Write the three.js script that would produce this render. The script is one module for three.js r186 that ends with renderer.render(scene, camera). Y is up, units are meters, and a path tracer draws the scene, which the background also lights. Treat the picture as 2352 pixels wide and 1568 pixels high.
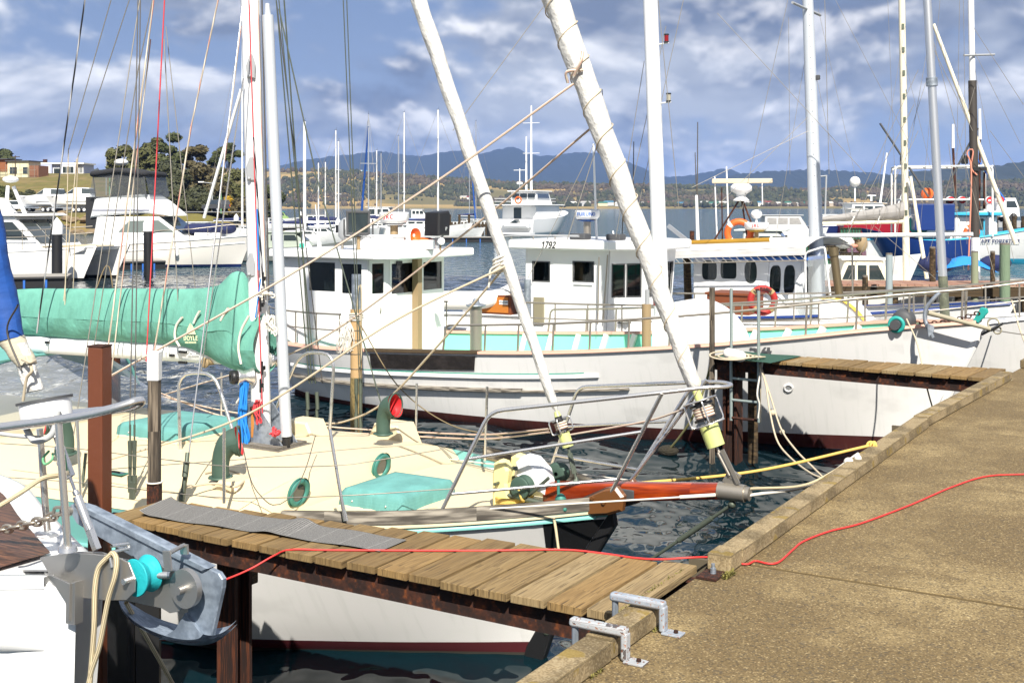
import * as THREE from 'three';
import { mergeGeometries, mergeVertices } from 'three/addons/utils/BufferGeometryUtils.js';
import { RoundedBoxGeometry } from 'three/addons/geometries/RoundedBoxGeometry.js';
import { FontLoader } from 'three/addons/loaders/FontLoader.js';
import { TextGeometry } from 'three/addons/geometries/TextGeometry.js';

// ---------------------------------------------------------------- camera, sky, sun, exposure
const scene = new THREE.Scene();
const F = 2744, CX = 1176, HY = 473, EYE = 3.6;            // lens and eye height; water is y = 0
const camera = new THREE.PerspectiveCamera(2 * Math.atan((1568 - HY) / F) * 180 / Math.PI, 2352 / (2 * (1568 - HY)), 0.1, 30000);
camera.position.set(0, EYE, 0);
camera.lookAt(0, EYE, -10);
camera.setViewOffset(2352, 2 * (1568 - HY), 0, 2 * (1568 - HY) - 1568, 2352, 1568);   // level camera with the lens shifted down
const renderer = new THREE.WebGLRenderer({ antialias: true });
renderer.toneMapping = THREE.LinearToneMapping;
renderer.toneMappingExposure = 1.85;
renderer.shadowMap.enabled = true;
const SUN = new THREE.Vector3(0.08, 0.77, 0.63).normalize();
const sun = new THREE.DirectionalLight(new THREE.Color().setRGB(1.0, 0.95, 0.86), 4.6);
sun.position.copy(SUN).multiplyScalar(120); sun.target.position.set(0, 0, -20);
sun.castShadow = true; sun.shadow.mapSize.set(4096, 4096);
Object.assign(sun.shadow.camera, { left: -60, right: 60, top: 60, bottom: -60, near: 1, far: 400 });
scene.add(sun, sun.target);

// ---------------------------------------------------------------- seeded noise
function rng(seed) { let a = seed >>> 0; return () => { a = (a + 0x6D2B79F5) >>> 0; let t = a; t = Math.imul(t ^ (t >>> 15), t | 1); t ^= t + Math.imul(t ^ (t >>> 7), t | 61); return ((t ^ (t >>> 14)) >>> 0) / 4294967296; }; }
const R = rng(77);
const HASH = new Float32Array(65536); { const r = rng(5); for (let i = 0; i < 65536; i++) HASH[i] = r(); }
const h2 = (x, y, s) => HASH[((x * 73 + y * 1789 + s * 9781) ^ ((x * 31) << 4) ^ (y * 911)) & 65535];
const sm = t => t * t * t * (t * (t * 6 - 15) + 10);
function vn(x, y, per, s) {                                  // value noise, periodic when per > 0
let xi = Math.floor(x), yi = Math.floor(y); const u = sm(x - xi), v = sm(y - yi);
let x1 = xi + 1, y1 = yi + 1;
if (per) { xi = ((xi % per) + per) % per; x1 = ((x1 % per) + per) % per; yi = ((yi % per) + per) % per; y1 = ((y1 % per) + per) % per; }
const a = h2(xi, yi, s), b = h2(x1, yi, s), c = h2(xi, y1, s), d = h2(x1, y1, s);
return a + (b - a) * u + (c - a) * v + (a - b - c + d) * u * v;
}
function fbm(x, y, per, oct, s = 0, gain = 0.5) { let a = 1, t = 0, n = 0; for (let i = 0; i < oct; i++) { t += a * vn(x, y, per, s + i); n += a; a *= gain; x *= 2; y *= 2; per *= 2; } return t / n; }
function vn3(x, y, z, s) { const zi = Math.floor(z), w = sm(z - zi); const a = vn(x + zi * 17.3, y + zi * 5.7, 0, s), b = vn(x + (zi + 1) * 17.3, y + (zi + 1) * 5.7, 0, s); return a + (b - a) * w; }
const clamp = (x, a = 0, b = 1) => Math.min(b, Math.max(a, x));
const lerp = (a, b, t) => a + (b - a) * t;
const sstep = (a, b, x) => { const t = clamp((x - a) / (b - a)); return t * t * (3 - 2 * t); };

// ---------------------------------------------------------------- sky: broken cumulus over clear blue
{
const W = 4096, H = 2048, data = new Float32Array(W * H * 4);
const horizonRow = H / 2;
for (let j = 0; j < H; j++) {
const el = (j + 0.5) / H * Math.PI - Math.PI / 2;
const se = Math.sin(el), ce = Math.cos(el);
for (let i = 0; i < W; i++) {
const k = (j * W + i) * 4; data[k + 3] = 1;
if (el <= 0) { data[k] = 0.13; data[k + 1] = 0.16; data[k + 2] = 0.19; continue; }
if (el > 0.45 && (j & 3 || i & 3)) { continue; }      // filled from the coarse grid below
const az = ((i + 0.5) / W) * 2 * Math.PI;
const dx = Math.cos(az) * ce, dz = Math.sin(az) * ce;
// clear air, paler towards the horizon
const hz = Math.exp(-el * 8);
let r = lerp(0.09, 0.285, hz), g = lerp(0.145, 0.345, hz), b = lerp(0.27, 0.44, hz);
// broad grey-blue cloud sheets with lit ragged edges
const ang = az * 9, el2 = el * 11;
const w1 = vn(ang * 0.7 + 3, el2 * 1.1, 0, 31) * 1.3, w2 = vn(ang * 0.7 + 9, el2 * 1.1 + 5, 0, 37) * 1.3;
const big = fbm(ang * 0.42 + w1 * 0.5, el2 * 1.05 + w2 * 0.5, 0, 5, 3, 0.5);
const puff = fbm(ang * 1.5 + w1, el2 * 2.5 + w2, 0, 6, 41, 0.55);
const puffUp = fbm(ang * 1.5 + w1 + 0.07, el2 * 2.5 + w2 + 0.30, 0, 6, 41, 0.55);
const cov = big * 0.56 + puff * 0.50, dens = sstep(0.36, 0.53, cov);
const litEdge = clamp((puff - puffUp) * 3.6 + 0.16, 0, 1) * sstep(0.36, 0.58, puff);
const shade = sstep(0.30, 0.66, fbm(ang * 0.9 + 2 + w2 * 0.5, el2 * 1.5 + 4 + w1 * 0.4, 0, 5, 91, 0.55));
let cr = lerp(0.115, 0.325, shade), cg = lerp(0.143, 0.35, shade), cb = lerp(0.205, 0.395, shade);
cr += litEdge * 0.40; cg += litEdge * 0.37; cb += litEdge * 0.32;
const cm = dens * (0.95 - 0.30 * hz);
r = lerp(r, cr, cm); g = lerp(g, cg, cm); b = lerp(b, cb, cm);
data[k] = r; data[k + 1] = g; data[k + 2] = b;
}
}
const j0 = Math.ceil((0.45 + Math.PI / 2) / Math.PI * H);
for (let j = j0 - (j0 % 4); j < H; j++) for (let i = 0; i < W; i++) {
if (!(j & 3) && !(i & 3)) continue;
if ((j + 0.5) / H * Math.PI - Math.PI / 2 <= 0.45) continue;
const ja = j - (j & 3), jb = Math.min(ja + 4, H - 4), ia = i - (i & 3), ib = (ia + 4) % W, fu = (i & 3) / 4, fv = (j & 3) / 4, k = (j * W + i) * 4;
for (let c = 0; c < 3; c++) { const s = (a, b) => data[(a * W + b) * 4 + c]; data[k + c] = lerp(lerp(s(ja, ia), s(ja, ib), fu), lerp(s(jb, ia), s(jb, ib), fu), fv); }
}
const sky = new THREE.DataTexture(data, W, H, THREE.RGBAFormat, THREE.FloatType);
sky.mapping = THREE.EquirectangularReflectionMapping; sky.magFilter = THREE.LinearFilter; sky.needsUpdate = true;
scene.background = sky; scene.environment = sky;
scene.backgroundIntensity = 1; scene.environmentIntensity = 1;
}

// ---------------------------------------------------------------- survey helpers
const V = (x, y, z) => new THREE.Vector3(x, y, z);
const at = (px, py, d) => V((px - CX) / F * d, EYE - (py - HY) / F * d, -d);      // point at distance d
const onY = (px, py, y) => at(px, py, F * (EYE - y) / (py - HY));                  // point at height y
const names = {};
const numbered = n => { const k = names[n] = (names[n] ?? -1) + 1; return k ? `${n}_${String(k).padStart(3, '0')}` : n; };
function tag(o, label, category, group) { o.userData.label = label; o.userData.category = category; if (group) o.userData.group = group; return o; }
function thing(name, label, category, pos, turn = 0, group) {
const o = new THREE.Group(); o.name = numbered(name); scene.add(o);
if (pos) o.position.copy(pos.isVector3 ? pos : V(...pos)); o.rotation.y = turn; o.updateMatrixWorld(true);
return tag(o, label, category, group);
}
// a sight line met with a plane of a thing's own axes: {x:..}, {y:..} or {z:..}
function pick(o, px, py, c) {
o.updateMatrixWorld(true);
const inv = o.matrixWorld.clone().invert();
const a = V(0, EYE, 0).applyMatrix4(inv), d = V((px - CX) / F, -(py - HY) / F, -1).transformDirection(inv);
const k = Object.keys(c)[0], t = (c[k] - a[k]) / d[k];
return a.addScaledVector(d, t);
}
const toLocal = (o, p) => { o.updateMatrixWorld(true); return p.clone().applyMatrix4(o.matrixWorld.clone().invert()); };

// ---------------------------------------------------------------- geometry helpers
function norm(g) {
if (!g.index) { const n = g.attributes.position.count, ix = new Uint32Array(n); for (let i = 0; i < n; i++) ix[i] = i; g.setIndex(new THREE.BufferAttribute(ix, 1)); }
for (const k of Object.keys(g.attributes)) if (!['position', 'normal', 'uv', 'color'].includes(k)) g.deleteAttribute(k);
g.morphAttributes = {}; g.clearGroups();
return g;
}
function mesh(name, geos, mat, parent, label) {
geos = Array.isArray(geos) ? geos.filter(Boolean).map(norm) : [norm(geos)];
const g = geos.length > 1 ? mergeGeometries(geos, false) : geos[0];
const m = new THREE.Mesh(g, mat); m.castShadow = m.receiveShadow = true;
if (parent) { m.name = name; parent.add(m); } else { m.name = numbered(name); scene.add(m); }
if (label) m.userData.label = label;
return m;
}
function structure(name, geos, mat) { const m = mesh(name, geos, mat); m.userData.kind = 'structure'; return m; }
const box = (w, h, d, x = 0, y = 0, z = 0, ry = 0, rz = 0, rx = 0) => { const g = new THREE.BoxGeometry(w, h, d); if (rx) g.rotateX(rx); if (rz) g.rotateZ(rz); if (ry) g.rotateY(ry); return g.translate(x, y, z); };
const rbox = (w, h, d, r, x = 0, y = 0, z = 0, ry = 0, rz = 0, rx = 0) => { const g = new RoundedBoxGeometry(w, h, d, 1, Math.min(r, w / 2.01, h / 2.01, d / 2.01)); if (rx) g.rotateX(rx); if (rz) g.rotateZ(rz); if (ry) g.rotateY(ry); return g.translate(x, y, z); };
const QY = V(0, 1, 0);
function place(g, a, b) { const d = b.clone().sub(a); return g.applyQuaternion(new THREE.Quaternion().setFromUnitVectors(QY, d.normalize())).translate((a.x + b.x) / 2, (a.y + b.y) / 2, (a.z + b.z) / 2); }
const rod = (a, b, r, r2 = r, seg = 8) => place(new THREE.CylinderGeometry(r2, r, a.distanceTo(b), seg, 1), a, b);
const bar = (a, b, w, d, roll = 0) => { const g = new THREE.BoxGeometry(w, a.distanceTo(b), d); if (roll) g.rotateY(roll); return place(g, a, b); };
const tube = (pts, r, seg = 6, n = 0, closed = false, tension = 0.5) => new THREE.TubeGeometry(new THREE.CatmullRomCurve3(pts, closed, 'catmullrom', tension), n || pts.length * 6, r, seg, closed);
// bent pipe: straight runs with rounded corners
function pipe(pts, r, bend = 0.06, seg = 8, closed = false) {
const path = new THREE.CurvePath(); const n = pts.length; let prev = null; const first = [];
const out = [];
for (let i = 0; i < n; i++) {
const p = pts[i];
if (!closed && (i === 0 || i === n - 1)) { out.push([p]); continue; }
const a = pts[(i - 1 + n) % n], b = pts[(i + 1) % n];
const k = Math.min(bend, p.distanceTo(a) * 0.45, p.distanceTo(b) * 0.45);
const e = p.clone().add(a.clone().sub(p).setLength(k)), f = p.clone().add(b.clone().sub(p).setLength(k));
const arc = []; for (let j = 0; j <= 4; j++) { const t = j / 4; arc.push(e.clone().multiplyScalar((1 - t) * (1 - t)).addScaledVector(p, 2 * t * (1 - t)).addScaledVector(f, t * t)); }
out.push(arc);
}
const flat = out.flat(); if (closed) flat.push(flat[0].clone());
const gs = [];
for (let i = 0; i + 1 < flat.length; i++) if (flat[i].distanceTo(flat[i + 1]) > 1e-5) path.add(new THREE.LineCurve3(flat[i], flat[i + 1]));
// sweep with shared rings so that corners stay closed
const P = flat.filter((p, i) => i === 0 || p.distanceTo(flat[i - 1]) > 1e-5), pos = [], nor = [], uv = [], idx = [];
let up = V(0, 1, 0), N = null, len = 0;
for (let i = 0; i < P.length; i++) {
const t = P[Math.min(i + 1, P.length - 1)].clone().sub(P[Math.max(i - 1, 0)]).normalize();
if (!N) { if (Math.abs(t.y) > 0.9) up = V(1, 0, 0); N = up.clone().addScaledVector(t, -up.dot(t)).normalize(); }
else { N.addScaledVector(t, -N.dot(t)).normalize(); len += P[i].distanceTo(P[i - 1]); }
const B = t.clone().cross(N);
for (let j = 0; j <= seg; j++) { const a = j / seg * 2 * Math.PI, q = N.clone().multiplyScalar(Math.cos(a)).addScaledVector(B, Math.sin(a)); nor.push(q.x, q.y, q.z); pos.push(P[i].x + q.x * r, P[i].y + q.y * r, P[i].z + q.z * r); uv.push(j / seg, len); }
}
const m = seg + 1;
for (let i = 0; i + 1 < P.length; i++) for (let j = 0; j < seg; j++) { const a = i * m + j; idx.push(a, a + 1, a + m, a + 1, a + m + 1, a + m); }
const g = new THREE.BufferGeometry(); g.setAttribute('position', new THREE.Float32BufferAttribute(pos, 3)); g.setAttribute('normal', new THREE.Float32BufferAttribute(nor, 3)); g.setAttribute('uv', new THREE.Float32BufferAttribute(uv, 2)); g.setIndex(idx);
return g;
}
const lathe = (pts, seg = 20) => new THREE.LatheGeometry(pts.map(([r, y]) => new THREE.Vector2(r, y)), seg);
const ball = (r, x = 0, y = 0, z = 0, sx = 1, sy = 1, sz = 1, w = 14, h = 10) => new THREE.SphereGeometry(r, w, h).scale(sx, sy, sz).translate(x, y, z);
const torus = (R1, r, x = 0, y = 0, z = 0, seg = 8, n = 24) => new THREE.TorusGeometry(R1, r, seg, n).translate(x, y, z);
function extr(pts, depth, bevel = 0, holes = []) {               // outline in x, y; thickness along z, centred
const s = new THREE.Shape(pts.map(([x, y]) => new THREE.Vector2(x, y)));
for (const h of holes) s.holes.push(new THREE.Path(h.map(([x, y]) => new THREE.Vector2(x, y))));
return new THREE.ExtrudeGeometry(s, { depth: depth - 2 * bevel, bevelEnabled: bevel > 0, bevelSize: bevel, bevelThickness: bevel, bevelOffset: -bevel, bevelSegments: 1, steps: 1, curveSegments: 8 }).translate(0, 0, -depth / 2 + bevel);
}
const ellipse = (rx, ry, n = 20, x = 0, y = 0, pw = 1) => Array.from({ length: n }, (_, i) => { const a = i / n * 2 * Math.PI, c = Math.cos(a), s = Math.sin(a); return [x + rx * Math.sign(c) * Math.abs(c) ** pw, y + ry * Math.sign(s) * Math.abs(s) ** pw]; });
function grid(nu, nv, fn, uvfn) {                                  // fn(u, v) -> Vector3
const pos = [], uv = [], idx = [];
for (let j = 0; j <= nv; j++) for (let i = 0; i <= nu; i++) { const p = fn(i / nu, j / nv); pos.push(p.x, p.y, p.z); const q = uvfn ? uvfn(i / nu, j / nv, p) : [i / nu, j / nv]; uv.push(q[0], q[1]); }
const m = nu + 1;
for (let j = 0; j < nv; j++) for (let i = 0; i < nu; i++) { const a = j * m + i; idx.push(a, a + 1, a + m, a + 1, a + m + 1, a + m); }
const g = new THREE.BufferGeometry(); g.setAttribute('position', new THREE.Float32BufferAttribute(pos, 3)); g.setAttribute('uv', new THREE.Float32BufferAttribute(uv, 2)); g.setIndex(idx); g.computeVertexNormals();
return g;
}
function poly3(pts, thick) {                                       // flat polygon in space with thickness
const n = pts[1].clone().sub(pts[0]).cross(pts[2].clone().sub(pts[0])).normalize();
const u = pts[1].clone().sub(pts[0]).normalize(), w = n.clone().cross(u), o = pts[0];
const flat = pts.map(p => { const q = p.clone().sub(o); return [q.dot(u), q.dot(w)]; });
const g = extr(flat, thick), m = new THREE.Matrix4().makeBasis(u, w, n).setPosition(o);
return g.applyMatrix4(m);
}
function meterUV(g, s = 1, ox = 0, oy = 0) {                       // uv in metres by the way a face points
const p = g.attributes.position, n = g.attributes.normal, uv = g.attributes.uv;
for (let i = 0; i < p.count; i++) {
const ax = Math.abs(n.getX(i)), ay = Math.abs(n.getY(i)), az = Math.abs(n.getZ(i));
if (ay >= ax && ay >= az) uv.setXY(i, p.getX(i) * s + ox, p.getZ(i) * s + oy);
else if (ax >= az) uv.setXY(i, p.getZ(i) * s + ox, p.getY(i) * s + oy);
else uv.setXY(i, p.getX(i) * s + ox, p.getY(i) * s + oy);
}
return g;
}
function line1(pts) {                                              // smooth curve through [x, y] points
const n = pts.length, m = pts.map((p, i) => i === 0 ? (pts[1][1] - p[1]) / (pts[1][0] - p[0]) : i === n - 1 ? (p[1] - pts[i - 1][1]) / (p[0] - pts[i - 1][0]) : (pts[i + 1][1] - pts[i - 1][1]) / (pts[i + 1][0] - pts[i - 1][0]));
return x => {
if (x <= pts[0][0]) return pts[0][1]; if (x >= pts[n - 1][0]) return pts[n - 1][1];
let i = 0; while (x > pts[i + 1][0]) i++;
const h = pts[i + 1][0] - pts[i][0], t = (x - pts[i][0]) / h, t2 = t * t, t3 = t2 * t;
return (2 * t3 - 3 * t2 + 1) * pts[i][1] + (t3 - 2 * t2 + t) * h * m[i] + (-2 * t3 + 3 * t2) * pts[i + 1][1] + (t3 - t2) * h * m[i + 1];
};
}
// ---------------------------------------------------------------- materials
function tex(w, h, fn, srgb = true) {
const d = new Uint8Array(w * h * 4);
for (let j = 0; j < h; j++) for (let i = 0; i < w; i++) { const c = fn(i / w, j / h), k = (j * w + i) * 4; if (typeof c === 'number') d[k] = d[k + 1] = d[k + 2] = clamp(c) * 255; else for (let q = 0; q < 3; q++) d[k + q] = clamp(c[q]) * 255; d[k + 3] = 255; }
const t = new THREE.DataTexture(d, w, h); t.magFilter = THREE.LinearFilter; t.minFilter = THREE.LinearMipmapLinearFilter; t.wrapS = t.wrapT = THREE.RepeatWrapping; t.generateMipmaps = true; if (srgb) t.colorSpace = THREE.SRGBColorSpace; t.needsUpdate = true;
return t;
}
const rep = (t, x, y = x) => { const c = t.clone(); c.repeat.set(x, y); c.needsUpdate = true; return c; };
const std = (color, roughness = 0.6, metalness = 0, extra = {}) => new THREE.MeshStandardMaterial({ color, roughness, metalness, side: THREE.DoubleSide, ...extra });
const phys = (color, roughness = 0.4, extra = {}) => new THREE.MeshPhysicalMaterial({ color, roughness, side: THREE.DoubleSide, ...extra });
const lin = (r, g, b) => new THREE.Color().setRGB(r, g, b);
const mixc = (a, b, t) => [lerp(a[0], b[0], t), lerp(a[1], b[1], t), lerp(a[2], b[2], t)];

const T = {};
// exposed-aggregate concrete: pale sand matrix, dark and light stones, worn patches
T.concrete = tex(1024, 1024, (u, v) => {
const big = fbm(u * 4, v * 4, 4, 4, 11), mid = fbm(u * 22, v * 22, 22, 3, 17), st = vn(u * 340, v * 340, 340, 23), st2 = vn(u * 200, v * 200, 200, 29);
let c = mixc([0.435, 0.355, 0.23], [0.565, 0.48, 0.335], sstep(0.3, 0.7, big));
c = mixc(c, [0.43, 0.35, 0.225], sstep(0.42, 0.78, mid) * 0.5);
if (st > 0.66) c = mixc(c, [0.25, 0.20, 0.13], (st - 0.66) * 2.4); else if (st < 0.30) c = mixc(c, [0.80, 0.71, 0.55], (0.30 - st) * 2.4);
if (st2 > 0.78) c = mixc(c, [0.30, 0.26, 0.21], 0.5);
return c;
});
T.concreteBump = tex(1024, 1024, (u, v) => 0.5 + 0.5 * (vn(u * 340, v * 340, 340, 23) - 0.5) + 0.4 * (fbm(u * 22, v * 22, 22, 3, 17) - 0.5), false);
// kerb concrete: smoother cast face with lichen
T.kerb = tex(512, 512, (u, v) => {
const a = fbm(u * 6, v * 6, 6, 5, 51), st = vn(u * 150, v * 150, 150, 57), l = fbm(u * 9 + 3, v * 9, 9, 4, 63);
let c = mixc([0.40, 0.34, 0.235], [0.57, 0.495, 0.365], sstep(0.3, 0.7, a));
c = mixc(c, st > 0.5 ? [0.72, 0.68, 0.57] : [0.28, 0.25, 0.18], Math.abs(st - 0.5) * 0.8);
if (l > 0.68) c = mixc(c, [0.50, 0.41, 0.15], sstep(0.68, 0.76, l) * 0.6);
return c;
});
// weathered hardwood: long grain, checks and knots (grain along u)
function woodFn(seed, warm) {
return (u, v) => {
const w = fbm(u * 3, v * 6, 0, 3, seed) * 0.35;
const g = fbm(u * 5 + w, (v + w * 0.25) * 70, 0, 4, seed + 3, 0.6), f = vn(u * 14, v * 300, 0, seed + 9), st = fbm(u * 3, v * 8, 0, 3, seed + 21);
const chk = vn(u * 6 + w, v * 130, 0, seed + 33);
let c = mixc([0.45, 0.375, 0.255], [0.61, 0.53, 0.385], sstep(0.2, 0.8, g * 0.7 + f * 0.3));
c = mixc(c, warm ? [0.56, 0.475, 0.33] : [0.48, 0.43, 0.36], sstep(0.4, 0.7, st) * 0.6);
if (chk > 0.80) c = mixc(c, [0.22, 0.17, 0.105], (chk - 0.80) * 3.6);
return c;
};
}
T.wood = tex(1024, 512, woodFn(101, true));
T.woodBump = tex(512, 512, (u, v) => { const w = fbm(u * 3, v * 6, 0, 3, 101) * 0.35; const chk = vn(u * 6 + w, v * 130, 0, 134); return 0.35 + 0.5 * fbm(u * 5 + w, (v + w * 0.25) * 70, 0, 4, 104, 0.6) - (chk > 0.8 ? (chk - 0.8) * 2.2 : 0); }, false);
T.greyWood = tex(512, 512, (u, v) => { const g = fbm(u * 4, v * 60, 0, 4, 201, 0.6), f = vn(u * 9, v * 220, 0, 207); return mixc([0.26, 0.24, 0.215], [0.60, 0.57, 0.52], sstep(0.25, 0.78, g * 0.7 + f * 0.3)); });
T.rust = tex(512, 512, (u, v) => { const a = fbm(u * 7, v * 7, 7, 5, 301), b = fbm(u * 30, v * 30, 30, 3, 311); let c = mixc([0.14, 0.075, 0.055], [0.33, 0.165, 0.085], sstep(0.35, 0.7, a * 0.6 + b * 0.4)); if (b > 0.66) c = mixc(c, [0.52, 0.28, 0.10], (b - 0.66) * 2.5); return c; });
T.galv = tex(512, 512, (u, v) => { const a = fbm(u * 6, v * 6, 6, 4, 351), b = fbm(u * 40, v * 40, 40, 3, 357); return mixc([0.49, 0.52, 0.555], [0.66, 0.69, 0.725], sstep(0.28, 0.72, a * 0.6 + b * 0.4)); });
T.noiseBump = tex(512, 512, (u, v) => fbm(u * 24, v * 24, 24, 4, 401), false);
T.wave = tex(512, 512, (u, v) => fbm(u * 8, v * 8, 8, 5, 431, 0.55), false);
T.canvas = tex(512, 512, (u, v) => { const a = fbm(u * 5, v * 5, 5, 4, 451), w = Math.abs(Math.sin(u * 512 * 0.5)) * Math.abs(Math.sin(v * 512 * 0.5)); const k = 0.86 + 0.1 * (a - 0.5) * 2 + 0.04 * w; return [k, k, k]; });
T.mat = tex(256, 256, (u, v) => { const rib = 0.5 + 0.5 * Math.sin(v * Math.PI * 2 * 10), s = vn(u * 128, v * 128, 128, 471), ln = u < 0.03 ? 0.10 : 0; const k = 0.20 + 0.30 * rib * (0.4 + 0.6 * s) + 0.22 * s + ln; return [k, k * 0.985, k * 0.96]; });
T.rope = tex(128, 128, (u, v) => { const k = 0.5 + 0.5 * Math.sin((u * 2 + v * 8) * Math.PI * 2); return mixc([0.45, 0.40, 0.31], [0.86, 0.80, 0.66], 0.25 + 0.75 * k); });
T.ropeFleck = tex(64, 256, (u, v) => { const k = Math.sin((u * 2 + v * 6) * Math.PI * 2), q = (v * 6 + u * 2) % 2; return k > 0.7 && q < 1 ? [0.70, 0.34, 0.30] : mixc([0.66, 0.61, 0.54], [0.88, 0.84, 0.77], 0.5 + 0.5 * k); });
T.ropeDark = tex(64, 256, (u, v) => { const k = Math.sin((u * 1 + v * 6) * Math.PI * 2); return k > 0.35 ? [0.62, 0.62, 0.63] : [0.07, 0.075, 0.10]; });
T.hull = tex(512, 512, (u, v) => { const a = fbm(u * 5, v * 9, 0, 4, 501), b = fbm(u * 40, v * 4, 0, 3, 507); const k = 0.985 - 0.045 * sstep(0.5, 0.85, a) - 0.025 * sstep(0.6, 0.85, b); return [k, k * 0.994, k * 0.98]; });
T.boot = tex(512, 512, (u, v) => { const a = fbm(u * 8, v * 8, 8, 4, 521), b = fbm(u * 70, v * 5, 0, 3, 527); let c = mixc([0.21, 0.075, 0.07], [0.36, 0.135, 0.115], a); if (b > 0.58) c = mixc(c, [0.36, 0.25, 0.20], (b - 0.58) * 2); return c; });
T.teakBrown = tex(512, 512, (u, v) => { const g = fbm(u * 4, v * 44, 0, 4, 541, 0.6); return mixc([0.44, 0.135, 0.03], [0.68, 0.27, 0.07], sstep(0.25, 0.8, g)); });

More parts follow.
